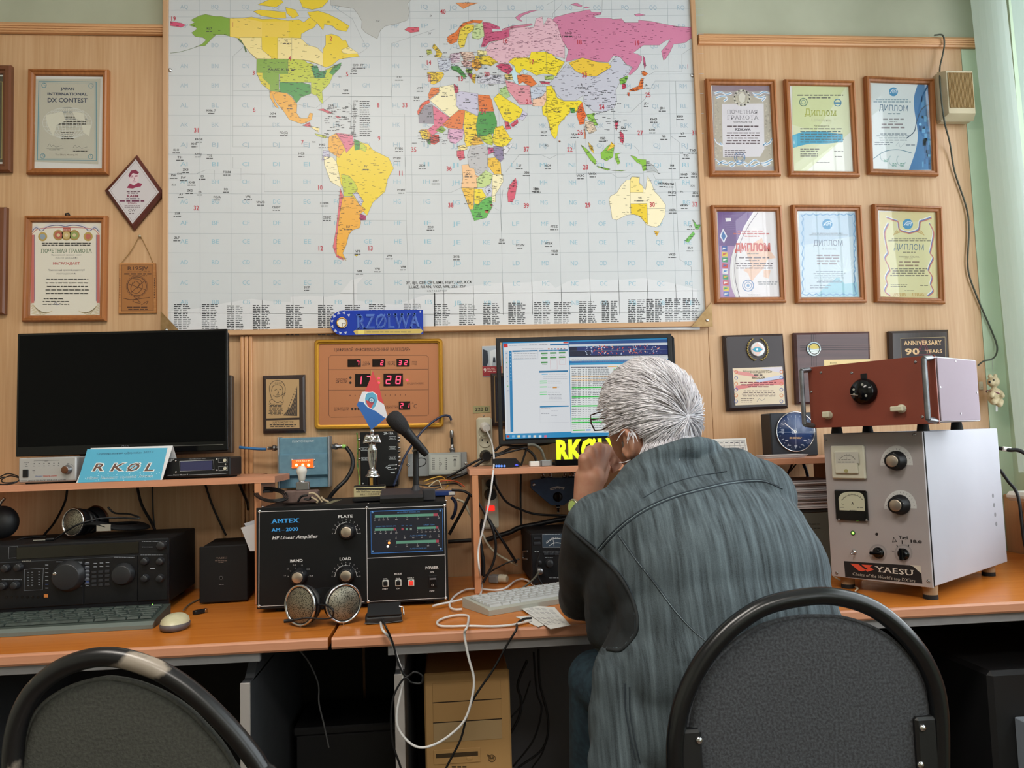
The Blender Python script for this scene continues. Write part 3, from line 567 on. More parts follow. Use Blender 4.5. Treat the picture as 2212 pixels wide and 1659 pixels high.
A.zoom(0,0,1)
for s,x,y in (('19',374,45),('1',503,58),('2',715,88),('3',548,162),('4',626,131),('5',750,165),('6',549,242),('7',653,312),('8',817,232),('9',819,304),('10',691,410),('11',866,379),('12',692,541),('13',800,541),('14',926,140),('15',995,175),('16',1091,93),('17',1148,139),('18',1251,96),('19',1376,98),('20',1052,165),('21',1142,225),('22',1231,328),('23',1263,167),('24',1300,236),('25',1400,210),('26',1253,291),('27',1383,292),('28',1265,366),('29',1270,448),('30',1409,447),('31',1500,292),('32',1501,446),('33',875,232),('34',1044,246),('35',894,328),('36',970,369),('37',1137,327),('38',974,448),('39',1137,449),('40',957,30),('31',425,286),('32',424,454),('1',1486,149)):
    A.text(s,x,y,10.5,'B93243',w=6.0*len(s) if s != '1' else 3,bold=.015,L=7)
for s,x,y,h in (('KL7',452,64,5),('VE',618,90,5),('C A N A D A',618,95,3),('AA-AK, K, N, W',608,153,6),('United States of America',608,157,2),('KH6, 7',456,241,5),('Hawaii',458,246,3),('KH5K',430,303,5),('KH5',420,313,5),('KH1',381,326,5),('T31',389,342,5),('KH5J',428,335,5),('T32',453,338,5),('XF4',590,248,5),('FO(C)',613,289,5),('HC8',651,334,5),('HK0',696,315,5),('TI9',678,309,4),('VP9',747,198,5),('CY9',768,143,5),('CY0',764,155,5),('FP',782,143,5),('W1',735,168,4),('C6A',715,230,5),('CU',862,169,5),('CT3',908,193,5),('EA8',900,213,5),('PYØS',862,323,5),('PYØF',858,344,5),('PY',790,362,5),('B R A Z I L',791,369,3),('ZD8',912,360,5),('ZD7',941,393,5),('ZD9',930,493,5),('PYØT',867,413,5),('ZK3',401,369,5),('FW',375,381,5),('KH8',388,377,4),('5W',396,386,5),('3D2',375,401,4),('KH8',414,396,5),('ZK2',410,414,5),('E5',437,383,5),('E5',432,417,5),('A3',391,422,5),('FO/M',490,374,5),('FO',488,411,5),('FO/A',469,428,5),('VP6',536,427,5),('VP6/D',563,439,5),('CEØY',597,450,5),('CEØX',701,441,5),('CEØZ',706,472,5),('ZL8',383,463,5),('ZL7',382,516,5),('VP8',773,545,5),('VP8',841,555,5),('VP8',777,588,5),('VP8',815,583,5),('VP8',871,579,5),('3Y/P',663,623,5),('3Y, 8J1, CE9, DP1, EM1, FT#Y, IAØ, KC4',948,613,6),('LU#Z, RI1AN, VKØ, VP8, ZL5, ZS7',945,622,6),('A N T A R C T I C A',944,630,3.5),('VQ9',1184,360,5),('S7',1123,360,5),('3B6',1138,375,5),('3B8',1160,411,5),('3B9',1157,410,5),('FT5Z',1197,492,5),('FT5W',1124,532,5),('FT5X',1186,528,5),('VKØ',1198,545,5),('ZS8',1084,521,5),('3Y/B',986,557,5),('VK9C',1254,382,5),('VK9X',1280,378,5),('VK',1383,430,5),('A U S T R A L I A',1385,435,3),('R8-Ø',1228,74,5),('A S I A T I C   R U S S I A',1226,81,4),('B',1256,185,5),('C H I N A',1257,193,5),('VU',1203,237,5),('HZ',1096,240,5),('TX',960,204,5),('5A',1009,217,5),('SU',1047,230,5),('ST',1047,262,5),('TT',1013,273,5),('5U',989,262,5),('TZ',952,262,5),('5T',929,248,5),('EP',1128,195,5),('T6',1156,199,4),('AP',1166,214,4),('JA',1396,186,5),('JD1',1397,226,5),('JD1',1431,236,5),('KH9',1469,254,5),('KHØ',1412,260,5),('KH2',1409,283,5),('DU',1347,278,5),('V6',1434,297,5),('V7',1474,291,5),('XZ',1252,237,5),('VU7',1175,288,5),('8Q',1181,316,4),('VU4',1241,293,5),('1SØ',1302,301,5),('P2',1400,353,5),('H4',1452,360,5),('C2',1472,332,4),('T33',1482,338,5),('T3Ø',1496,327,5),('H4Ø',1478,379,5),('3D2',1499,378,5),('VK9W',1431,399,5),('VK9M',1447,400,5),('FK(C)',1452,418,5),('FK',1473,416,4),('3D2',1496,403,4),('3D2',1502,419,5),('VK9N',1478,446,5),('VK9L',1453,456,5),('ZL',1492,491,5),('ZL9',1491,538,5),('VKØ',1452,552,5),('OX',816,48,4),('TF',892,67,4),('JX',931,36,4),('JW',1012,8,4),('OY',928,74,4),('EA',940,170,5),('UN',1165,131,4),('JT',1281,143,4),('9Q',1022,335,5),('D2',1012,378,5),('V5',1010,436,5),('A2',1033,428,5),('ZS',1035,464,5),('9J',1042,393,4),('ET',1089,301,4),('5H',1063,360,4),('5R',1108,405,4),('Z2',1058,415,4),('LU',752,492,5),('OA',723,378,4),('CP',758,399,4),('XE',627,231,5)):
    A.text(s,x,y,h,'23262B',bold=.01 if h > 4 else 0,L=7)
    if h >= 5 and x > 365 and len(s) < 7:A.bars(x-9,y+5,x+9,1,4,1.6,'3A3D42',L=7)
for k in range(17):
    A.text(('VP2E','FS','PJ7','FJ','PJ5,6','V4','V2','VP2M','FG','J7','FM','J6','8P','J8','J3','9Y','P4')[k],763,220+k*4.6,3.6,'23262B',al='l',L=7);A.bars(777,220+k*4.6,803,1,4,1.6,'3A3D42',L=7,al='l')
A.line([(752,222),(760,228),(757,275)],.7,'7A7F84',5)
for _ in range(60):x=random.uniform(700,770);y=random.uniform(230,300);A.bars(x-5,y,x+5,1,4,1.3,'3A3D42',L=7)
for _ in range(150):
    cx,cy,rx,ry=random.choice(((1000,130,70,40),(1040,160,60,25),(1320,260,45,45),(1300,205,50,30),(935,300,40,14)))
    x=random.gauss(cx,rx/2);y=random.gauss(cy,ry/2);A.bars(x-5,y,x+5,1,4,1.2,'43464B',L=7)
for x0,n,y0 in ((376,15,659),(436,15,659),(490,16,662),(546,15,661),(618,17,661),(687,17,661),(745,4,661),(797,4,659),(872,4,658),(937,14,659),(992,14,658),(1044,14,657),(1098,14,656),(1154,14,655),(1197,14,655),(1251,14,653),(1300,15,652),(1357,14,649),(1396,14,648),(1437,14,647),(1475,12,647)):
    for k in range(n):
        y=y0+k*3.95;
        if k > 4 and 700 < x0 < 935:continue
        A.bars(x0,y,x0+16,1,1,2.0,'33363B',0,L=6,al='l');A.bars(x0+19,y,x0+38,1,1,1.8,'4A4D52',.25,L=6,al='l')
A.obj('map_print',material=mat('print_map',kind='attr',rough=.35))
# ------------------------------------------------------------------ things on the wall
MOLD=[(0,0),(0,-.012),(.003,-.018),(.008,-.019),(.0105,-.0145),(.0165,-.013),(.019,-.007),(.0195,-.003)]
FRW=grain('pine_frame_stain','8A5226','A56838',fine=50,rough=.35);FRD=grain('dark_frame_stain','5A3320','6E4229',fine=50,rough=.35)
DKW=grain('dark_walnut','2A201F','3B2D2A',fine=40,rough=.3);DKR=grain('red_walnut','40282A','543534',fine=30,rough=.3,axis='x')
def wall_thing(name,label,cat,tl,tr,br,bl,y=0.,group=None):
    P=[onY(*c,y) for c in (tl,tr,br,bl)];w=((P[1]-P[0]).length+(P[2]-P[3]).length)/2;h=((P[3]-P[0]).length+(P[2]-P[1]).length)/2
    a=math.atan2((P[1]-P[0]).z,(P[1]-P[0]).x);a2=math.atan2((P[2]-P[3]).z,(P[2]-P[3]).x);b=math.atan2(-(P[0]-P[3]).x,(P[0]-P[3]).z)
    a=(a+a2+2*b)/4;c=(P[0]+P[1]+P[2]+P[3])/4
    up=Vector((-math.sin(a),0,math.cos(a)));o=c-up*h/2
    t=T(name,label,cat,(o.x,y,o.z),(0,-a,0),group);t.w=w;t.h=h;return t
def shift(mb,z):
    mb.v=[(a,b,c+z) for a,b,c in mb.v];return mb
def picture(label,tl,tr,br,bl,draw,group='framed certificates on the wall',fm=None,mold=MOLD,glass=True,name='framed_certificate'):
    y0=-.0002;t=wall_thing(name,label,'picture frame',tl,tr,br,bl,-.012,group)
    t.o.location.y=y0;t.M.translation.y=y0;t.I=t.M.inverted();w,h=t.w,t.h
    t.part('frame',shift(MB().molding(w,h,mold),h/2),fm or FRW)
    t.part('backing',bx(-w/2+.004,w/2-.004,-.005,0,.004,h-.004,0),mat('backing_board','6E5A45',.9))
    q=mold[-1][0];t.part('certificate',bx(-w/2+q-.001,w/2-q+.001,-.0056,-.005,q,h-q,0),mat('paper','D9D9D6',.6))
    A=Art(t,-.0058);draw(A);A.obj('certificate_print')
    if glass:t.part('glass_pane',bx(-w/2+q-.001,w/2-q+.001,-.0095,-.0080,q,h-q,0),GLASS)
    return t
Z1=(0,40,2.4405);Z8=(1500,60,2.6756)
def ribbon(A,pts,cols,w,L=3):
    n=len(cols)
    for i,c in enumerate(cols):A.line([(x+(i-(n-1)/2)*w*.55,y+(i-(n-1)/2)*w*.8) for x,y in pts],w,c,L+i*.2)
def wavy(pts,n=8):
    return [(p.x,p.y) for p in smooth_path([(a,b,0) for a,b in pts],n)]
def d_japan(A):
    A.zoom(*Z1);A.poly([(180,318),(530,318),(518,768),(182,755)],'BEBCAE',1)
    A.line([(205,330),(507,335),(508,748),(197,745)],5,'4C8CA0',2,True);A.line([(213,338),(500,343),(500,740),(205,737)],1.5,'6FA0AE',2,True)
    for x,y in ((232,352),(480,355),(225,725),(478,728)):A.ring(x,y,12,3,'4C8CA0',2);A.ring(x+6,y-4,6,2,'4C8CA0',2)
    for k in range(7):
        A.ring(355,550,130-k*20,1.6,'D5DAD8',2,ry=82);
    for k in range(-3,4):A.line([(355-math.sqrt(1-(k/4)**2)*130,550+k*20),(355+math.sqrt(1-(k/4)**2)*130,550+k*20)],1.4,'D5DAD8',2)
    A.poly([(240,510),(330,490),(345,540),(300,560),(280,620),(250,560)],'D6D5C6',2.4);A.poly([(380,490),(440,500),(450,540),(400,530)],'D6D5C6',2.4);A.poly([(430,560),(480,560),(470,620),(440,600)],'D6D5C6',2.4)
    A.text('JAPAN',357,377,15,'20324E',w=70,bold=.03);A.text('INTERNATIONAL',355,405,15,'20324E',w=212,bold=.03);A.text('DX CONTEST',355,442,25,'20324E',w=212,bold=.02)
    A.text('2007 CW',358,499,12,'4A6A86',w=66)
    A.bars(270,522,440,1,12,4,'5A5F66');A.bars(250,533,460,3,13,5,'5A5F66',.02);A.bars(300,574,410,1,12,4,'5A5F66');A.bars(320,603,392,4,11,4,'3A4048')
    for x,y in ((250,675),(385,682)):A.line(wavy([(x,y),(x+12,y-14),(x+20,y),(x+32,y-8),(x+45,y+2),(x+75,y-5)]),1.6,'4A4A50',3);A.line([(x-5,y+10),(x+85,y+10)],1.3,'4A4A50',3);A.bars(x,y+19,x+75,1,5,4,'5A5A60')
    A.text('The 59er\'s Meeting SG',352,722,9,'5A4A3A',w=122)
def d_gram1(A):
    A.zoom(*Z1);A.poly([(160,1070),(530,1072),(525,1570),(155,1568)],'E4DFD2',1)
    for sx in (0,1):
        m=(lambda x:x) if not sx else (lambda x:690-x)
        A.line(wavy([(m(165),1120),(m(190),1095),(m(220),1112),(m(250),1090),(m(300),1082),(m(345),1088)]),9,'D5D5D8',2);A.line(wavy([(m(165),1128),(m(190),1103),(m(220),1120),(m(250),1098),(m(300),1090),(m(345),1096)]),4,'4A4A86',2.3);A.line(wavy([(m(170),1136),(m(195),1112),(m(250),1104),(m(345),1102)]),3,'B84848',2.6)
        A.line([(m(172),1140),(m(172),1500)],16,'C86A62',2);A.line([(m(160),1140),(m(160),1500)],5,'D5D0C8',2);A.line([(m(182),1140),(m(182),1490)],3,'5A4A80',2.3)
        for k in range(7):A.line(wavy([(m(165),1500+k*9),(m(185+k*6),1520+k*7),(m(215+k*10),1560-k*3)]),3,'C9B58A',2.5)
        A.circ(m(225),1150,24,'B89A4A',3);A.circ(m(225),1150,15,'C06858' if sx else '8FA0B0',4)
    for x,c in ((308,'B85A48'),(350,'C8B070'),(392,'8FA05A')):A.circ(x,1142,28,'A88A48',3);A.circ(x,1142,20,c,4);A.circ(x,1142,9,'DCC9A0',5)
    A.rect(332,1104,372,1122,'B04838',5);A.text('РОСТО',352,1119,10,'E8E0D0',w=34,L=6)
    A.bars(205,1187,495,2,10,5,'5A5F7A',.3)
    A.text('ПОЧЕТНАЯ ГРАМОТА',350,1234,20,'5F7A5A',w=268,bold=.02,serif=True)
    A.text('Приморский краевой совет',350,1250,8,'4A4A4A',w=160);A.text('РОСТО (ДОСААФ)',350,1266,9,'3A3A3A',w=116,serif=True);A.text('НАГРАЖДАЕТ',350,1297,13,'B83A38',w=142,bold=.03,serif=True)
    A.text('Приморский краевой радиоклуб',350,1330,9,'4A4A4A',w=194,bold=.01);A.text('РОСТО(ДОСААФ)',350,1349,8,'3A3A3A',w=104)
    A.bars(240,1378,470,5,18.5,5,'44444A',.06,al='c');A.bars(225,1480,345,1,10,5,'5A5A60');A.bars(225,1495,365,2,14,5,'5A5A60',.05,al='l');A.line(wavy([(280,1508),(295,1496),(300,1510),(320,1500)]),2,'3A4A80',4)
def d_blank(c):
    def f(A):
        A.zoom(0,0,1);A.poly([(-120,-100),(90,-100),(90,900),(-120,900)],c,0)
    return f
t=picture('framed contest certificate with blue border and globe, upper left above monitor',(60,149),(233,150),(235,378),(58,374),d_japan)
t=picture('framed white certificate with red side bands, above black monitor',(52,466),(230,466),(230,695),(49,693),d_gram1)
MB().tube([(-.005,-.004,t.h+.000),(-.004,-.006,t.h+.008),(.004,-.006,t.h+.009),(.006,-.003,t.h+.002)],.0025,6).obj('hanger',BLK,t.o)
MO2=[(0,0),(0,-.014),(.004,-.02),(.014,-.02),(.017,-.014),(.024,-.012),(.026,-.004)]
def d_edge1(A):
    A.zoom(0,0,1);A.poly([(-180,165),(12,165),(10,350),(-180,352)],'4A4636',1);A.line([(-170,175),(5,177),(4,343),(-170,345)],2,'A8985A',2,True)
picture('dark framed certificate cut off at the left edge, upper one',(-170,140),(25,143),(24,371),(-172,373),d_edge1,fm=FRD,mold=MO2)
def d_edge2(A):A.zoom(0,0,1);A.line([(-160,475),(2,476),(0,655),(-160,657)],2,'9A8A60',2,True)
picture('dark framed certificate cut off at the left edge, lower one',(-175,447),(15,450),(11,679),(-178,682),d_edge2,fm=FRD,mold=MO2)

def d_r1(A):
    A.zoom(*Z8);A.poly([(103,335),(445,332),(465,822),(118,828)],'A59C9C',1);A.poly([(103,335),(445,332),(446,365),(104,365)],'8E7C88',1.4);A.poly([(110,395),(445,392),(460,800),(122,805)],'B3AB9C',1.6)
    for x in (135,425):
        for k in range(40):A.circ(x+random.uniform(-16,20),430+k*8,random.uniform(3,6),random.choice(('9F978A','C2BAA8','A8A196')),2,n=7)
    A.poly([(158,440),(400,438),(405,700),(380,745),(165,750)],'D8D4DA',3)
    A.ring(275,405,44,8,'CFCCBE',4);A.ring(275,405,32,6,'BDB9A6',4)
    for k in range(12):a=math.radians(k*30);A.poly([(275+40*math.cos(a),405+40*math.sin(a)),(275+56*math.cos(a+.12),405+50*math.sin(a+.12)),(275+42*math.cos(a+.3),405+42*math.sin(a+.3))],'DAD7C8',4)
    A.poly([(255,390),(275,372),(295,390),(290,425),(275,435),(260,425)],'D6D3C6',5)
    for pts in ([(115,380),(150,372),(185,385),(215,378)],[(335,378),(370,385),(400,372),(438,380)],[(125,405),(160,395),(190,405),(170,425)],[(345,395),(380,405),(410,398),(390,425)],[(115,640),(130,665),(165,680),(150,665)],[(450,640),(435,665),(400,680),(415,665)],[(120,760),(150,780),(185,790),(215,775),(250,790),(290,780),(330,800),(370,785),(410,780),(450,760)],[(135,790),(175,770),(215,800),(260,770),(300,800),(350,765),(400,795),(440,780)]):ribbon(A,wavy(pts),('E3E3E6','5B9CC8','E6E6EA'),5,5)
    A.ring(262,750,30,4,'4C7FB0',6);A.ring(262,750,20,3,'4C7FB0',6)
    A.text('ПОЧЕТНАЯ',278,497,22,'8D8A92',w=178,bold=.0,serif=True,L=7);A.text('ГРАМОТА',280,530,22,'8D8A92',w=182,bold=0,serif=True,L=7);A.text('НАГРАЖДАЕТСЯ',278,549,9,'4A4448',w=112,L=7,bold=.01)
    A.bars(188,573,370,1,9,7,'5A4A50',0,7);A.text('RZ0LWA',280,594,13,'3A3440',w=90,bold=.03,L=7);A.bars(180,611,385,5,15,6,'6A5A60',.05,7);A.bars(175,712,300,4,11,4,'6A6268',.1,7,'l')
def d_r2(A):
    A.zoom(*Z8);A.poly([(565,335),(905,330),(915,825),(572,830)],'D3D8B5',1);A.poly([(565,335),(880,335),(700,600),(566,560)],'C9D09E',1.5)
    A.poly([(905,600),(915,825),(650,828)],'E0E2D8',1.5);A.poly(wavy([(566,622),(640,600),(740,600),(858,615)])+wavy([(858,660),(760,670),(660,672),(566,695)]),'3E9CC0',2);A.rect(568,622,592,690,'5FB0CC',3);A.text('2017',580,660,10,'D5E8EE',rot=1.57,L=4)
    A.bars(592,393,862,1,10,6,'4A4A48',.02,3);A.bars(655,408,798,1,10,6,'5A5A58',.02,3);A.ring(630,430,22,5,'5A7A68',3);A.ring(630,430,12,4,'7A9A88',3);A.ring(828,433,20,5,'3C7CA0',3);A.rect(808,430,848,441,'3C7CA0',3.4)
    A.text('Диплом',730,507,38,'A8AE4C',w=188,serif=True,L=4);A.text('I степени',732,541,15,'C0BFA0',w=112,serif=True,L=4);A.text('Награждается',735,572,10,'5A5548',w=90,L=4)
    A.bars(612,587,862,1,14,6,'6A6A60',0,4);A.bars(612,603,862,5,15,6,'4F6A70',.02,4,'l');A.bars(612,704,740,2,12,5,'6A6A60',.1,4,'l');A.bars(612,732,725,2,12,5,'6A6A60',.1,4,'l');A.bars(806,717,862,2,30,5,'6A6A60',.1,4);A.bars(700,780,790,1,5,4,'7A7A70',.1,4)
    for k,(x,dx) in enumerate(((665,14),(760,30),(806,8))):pass
def d_logo(A,x,y,r=26):A.circ(x,y,r,'2F86B8',4);A.text('NM',x,y+9,20,'D8E6EE',w=r*1.3,L=5,italic=.3);A.line(wavy([(x-r*.8,y+8),(x,y-14),(x+r*.9,y-10)]),3,'D8E6EE',5)
def d_r3(A):
    A.zoom(*Z8);A.poly([(1027,325),(1362,320),(1368,822),(1030,828)],'D3DADD',1)
    A.poly(wavy([(1292,322),(1270,400),(1272,480),(1285,560),(1290,640),(1275,720),(1240,822)])+[(1368,820),(1362,322)],'2F6FA8',2)
    for k in range(26):x=random.uniform(1295,1355);y=random.uniform(330,810);A.rect(x,y,x+random.uniform(8,26),y+random.uniform(12,46),random.choice(('3F83BC','24598F','5A9CCB','1F4E80')),3)
    A.line(wavy([(1362,440),(1315,470),(1285,540),(1270,600),(1225,640)]),5,'23405E',3.6);A.circ(1305,558,8,'7FC0E8',4)
    A.line(wavy([(1030,760),(1100,715),(1180,705),(1260,725)]),4,'4A7A90',3);
    for x,y in ((1100,740),(1150,765),(1195,765)):A.ring(x,y,26,4,'9FB8BE',3,ry=32,a0=20,a1=230);A.bars(x-8,y+22,x+18,3,7,4,'5F9C88',.1,3)
    d_logo(A,1150,370);A.bars(1050,418,1235,1,8,4,'6A8A9A',0,3);A.bars(1035,431,1250,1,8,5,'6A8A9A',0,3)
    A.text('ДИПЛОМ',1152,480,33,'2F5F80',w=172,L=4);A.bars(1118,500,1195,1,8,6,'5A7A8A',0,3);A.bars(1090,533,1210,1,8,8,'8A8A8E',0,3);A.bars(1128,545,1172,1,8,4,'8A8A8E',0,3);A.bars(1080,563,1215,2,18,9,'8A7F86',0.05,3)
    A.bars(1050,616,1250,4,12,5,'6A7A88',.15,3);A.bars(1042,665,1150,2,12,5,'5A6A78',.1,3,'l');A.line(wavy([(1165,680),(1180,665),(1190,690),(1215,665)]),1.5,'8A9AA8',3);A.bars(1222,680,1275,1,8,5,'5A6A78',0,3)
def d_r4(A):
    A.zoom(*Z8);A.poly([(133,1062),(482,1058),(497,1560),(150,1562)],'DAD5D8',1)
    A.poly([(133,1062),(345,1060)]+wavy([(345,1060),(300,1130),(250,1230),(215,1320),(205,1420),(215,1500),(240,1562)])+[(150,1562)],'6A4A86',2);A.poly([(145,1260)]+wavy([(235,1262),(210,1330),(205,1420),(215,1500),(238,1562)])+[(150,1562)],'A884B0',2.5)
    A.line(wavy([(345,1062),(290,1150),(240,1260),(220,1350),(222,1450),(250,1560)]),5,'E8E4EA',3);A.line(wavy([(370,1062),(310,1150),(262,1250),(236,1350),(236,1450),(262,1560)]),3,'5A4A6A',3)
    A.poly([(178,1100),(212,1100),(212,1118),(182,1120)],'D8D5DA',3.2);A.poly([(165,1160),(190,1205),(170,1245),(146,1205)],'D8D8E6',3.4);A.poly([(166,1175),(182,1205),(169,1232),(154,1205)],'3A6AA8',3.8)
    for k in range(8):A.line([(165+k*3,1085+k*12),(290-k*6,1080+k*12)],1,'8A74A0',2.8)
    fl=[('2B4A9A','D8D8D8'),('D8C23A','C03A3A'),('2F8A5A','D8D8D8'),('C03A3A','2B4A9A'),('D8D8D8','3A7AB8'),('2F8A5A','D0A030'),('C03A3A','E0E0E0'),('D8C23A','2F8A5A'),('3A6AB0','D0D0D0')]
    for k in range(9):y=1262+k*33;x=158+k*1.2;A.poly([(x,y),(x+32,y+4 if k % 2 else y),(x+32,y+28),(x,y+26)],fl[k][0],4);A.poly([(x+6,y+8),(x+30,y+10),(x+4,y+22)],fl[k][1],5)
    for pts in ([(300,1300),(330,1250),(390,1215),(405,1260),(440,1290),(470,1330),(420,1340),(400,1390),(360,1430),(330,1470),(310,1420),(280,1400),(330,1380)],[(400,1400),(440,1400),(430,1450),(400,1440)]):A.poly(pts,'DDBBA8',3)
    A.bars(250,1178,395,1,8,6,'B85A5A',0,5);A.bars(225,1194,435,1,8,7,'B85A5A',0,5);A.bars(290,1208,375,1,8,5,'B85A5A',0,5)
    A.text('ДИПЛОМ',338,1290,42,'C0504A',w=206,bold=.05,L=6);A.bars(305,1308,370,1,8,4,'6A6A6A',0,5);A.bars(258,1333,432,1,8,8,'6A6068',0,5);A.bars(295,1349,375,1,8,6,'6A6068',0,5);A.bars(238,1366,455,3,13,6,'6A6068',.05,5)
    A.ring(310,1490,32,5,'5A7FB0',5);A.ring(310,1490,20,3,'5A7FB0',5);A.circ(310,1490,9,'7A9AC0',5);A.bars(365,1472,480,2,12,5,'8A8A90',.1,5);A.bars(310,1545,380,1,9,4,'8A8A90',0,5)
def d_r5(A):
    A.zoom(*Z8);A.poly([(600,1060),(942,1055),(955,1560),(618,1562)],'BCCDD8',1);A.poly([(605,1075),(938,1070),(942,1200),(610,1260)],'A9BFD2',1.5)
    bd=[]
    for k in range(90):
        u=k/90*4;a,b=(u % 1),6*math.sin(k*2.2)
        bd.append([(618+308*a,1080+b),(926+b,1080+462*a),(938-308*a,1542+b),(626+b,1545-460*a)][int(u)])
    A.line(bd,7,'6F9CC4',3,True);A.line([(632,1100),(914,1096),(926,1528),(640,1530)],2,'7FA8CC',3,True)
    d_logo(A,768,1135,30);A.bars(680,1190,860,1,8,4,'7A8A9A',0,3);A.bars(665,1200,885,1,8,4,'7A8A9A',0,3);A.text('ДИПЛОМ',774,1260,32,'5A6A86',w=174,L=4)
    A.bars(735,1282,820,1,8,5,'7A8A9A',0,3);A.bars(705,1320,840,4,16,8,'8A8590',.12,3);A.bars(665,1412,895,6,12,5,'7A8AA0',.25,3)
    for k in range(9):a=math.radians(200+k*16);A.line([(870,1420),(870+90*math.cos(a),1420+90*math.sin(a))],2,'D0E2EA',2)
    A.poly([(700,1555),(760,1490),(830,1440),(870,1480),(940,1470),(950,1555)],'8FBFD0',2.5);A.bars(668,1492,800,2,14,5,'7A8AA0',.1,4,'l')
def d_r6(A):
    A.zoom(*Z8);A.poly([(1068,1062),(1402,1060),(1408,1560),(1075,1562)],'CFC28C',1);A.poly([(1110,1120),(1370,1120),(1372,1530),(1112,1532)],'D3CE9C',1.5)
    C3=('E4E2E0','4A6AA8','B8685A')
    for m in (lambda x:x,lambda x:2478-x):
        ribbon(A,wavy([(m(1110),1095),(m(1150),1110),(m(1175),1120),(m(1185),1165),(m(1239),1185)]),C3,6,3)
        for pts in ([(m(1120),1130),(m(1098),1180),(m(1105),1240),(m(1118),1300)],[(m(1118),1300),(m(1100),1330),(m(1118),1370),(m(1128),1400)],[(m(1128),1400),(m(1105),1440),(m(1115),1480)],[(m(1115),1480),(m(1100),1520),(m(1130),1548)]):ribbon(A,wavy(pts),C3,6,3)
        for k in range(7):A.line([(m(1150+k*10),1200-k*5),(m(1170+k*8),1170+k*3)],4,'B8964A',2.5)
        for k in range(8):A.line([(m(1150+k*10),1552),(m(1160+k*8),1532)],4,'B8964A',2.5)
    d_logo(A,1233,1135,30);A.bars(1140,1222,1345,1,8,4,'7A7458',0,4);A.bars(1120,1234,1365,1,8,5,'7A7458',0,4);A.text('ДИПЛОМ',1240,1284,33,'4F6A80',w=178,L=5);A.bars(1205,1300,1278,1,8,5,'7A7458',0,4)
    A.text('команда RZ0LWA',1240,1328,10,'7A6A58',w=118,L=5);A.bars(1215,1338,1265,1,5,4,'7A7458',0,4);A.bars(1178,1359,1305,2,20,9,'8A7458',.05,4);A.bars(1130,1396,1352,4,13,6,'6F6850',.12,4);A.bars(1135,1487,1245,2,10,4,'6F6850',.1,4,'l');A.bars(1305,1492,1350,1,5,5,'6F6850',0,4);A.bars(1215,1522,1275,1,5,4,'6F6850',0,4)
z8=lambda u,v:(1500+u/2.6756,60+v/2.6756)
for lab,c,d in (('framed certificate of honour with grey border, top row left of right-hand wall',[(68,298),(475,295),(494,854),(88,859)],d_r1),
                  ('framed pale yellow diploma with blue wave band, top row middle',[(526,303),(934,300),(948,858),(542,860)],d_r2),
                  ('framed white diploma with deep blue right side, top row next to wall speaker',[(993,285),(1396,290),(1401,852),(1000,848)],d_r3),
                  ('framed purple and white diploma with red lettering and flags, lower row left',[(98,1026),(505,1025),(530,1587),(120,1592)],d_r4),
                  ('framed pale blue diploma with scalloped blue border, lower row middle',[(565,1025),(970,1023),(990,1585),(585,1594)],d_r5),
                  ('framed yellow diploma with tricolour ribbons, lower row right',[(1038,1022),(1437,1030),(1442,1590),(1041,1592)],d_r6)):
    picture(lab,*[z8(*q) for q in c],d)

def flat_plaque(name,label,cat,px,base_mat,thick=.014,y=-.0002,bev=.005,group=None):
    """px outline extruded from the wall, with a chamfered front"""
    P=[onY(*c,y-thick) for c in px];c=sum(P,Vector())/len(P);t=T(name,label,cat,(c.x,y,c.z),(0,0,0),group)
    L=[(p.x-c.x,p.z-c.z) for p in P];ins=[(a*(1-bev*2/max(.02,math.hypot(a,b))),b*(1-bev*2/max(.02,math.hypot(a,b)))) for a,b in L];n=len(L)
    m=MB();vs=[(a,0,b) for a,b in L]+[(a,-thick+bev,b) for a,b in L]+[(a,-thick,b) for a,b in ins]
    fs=[(k*n+i,k*n+(i+1) % n,(k+1)*n+(i+1) % n,(k+1)*n+i) for k in (0,1) for i in range(n)]+[tuple(range(2*n,3*n))]
    A_=sum(L[i][0]*L[(i+1) % n][1]-L[(i+1) % n][0]*L[i][1] for i in range(n))
    if A_ < 0:fs=[f[::-1] for f in fs]
    m.add(vs,fs);t.part('board',m,base_mat);t.th=thick;return t
z1=lambda u,v:(u/2.4405,40+v/2.4405)
t=flat_plaque('diamond_plaque','diamond-shaped dark wood plaque with silver plate and red portrait beside the map','plaque',[z1(548,905),z1(718,716),z1(862,918),z1(700,1112)],grain('plaque_cherry','4A241E','5F2F27',fine=40,rough=.25),.016)
A=Art(t,-.0162);A.zoom(*Z1);A.poly([(572,906),(716,742),(838,915),(698,1082)],'C4BFC3',1);A.line([(582,907),(715,755),(828,916),(699,1070)],1.6,'5A3A3A',2,True)
A.poly([(678,830),(690,805),(715,798),(732,815),(732,850),(722,868),(700,875),(685,862)],'D3BFC6',3);A.poly([(676,830),(690,802),(715,797),(733,812),(728,822),(700,815),(684,838)],'7A1A3E',4);A.poly([(668,893),(685,870),(706,880),(728,865),(750,872),(742,886),(712,892),(700,897)],'8A2048',4)
for pts in ([(688,836),(702,834)],[(710,834),(726,832)],[(706,838),(710,852),(703,854)],[(698,861),(716,860)],[(690,830),(703,829)],[(712,829),(725,827)]):A.line(pts,3,'8A2048',5)
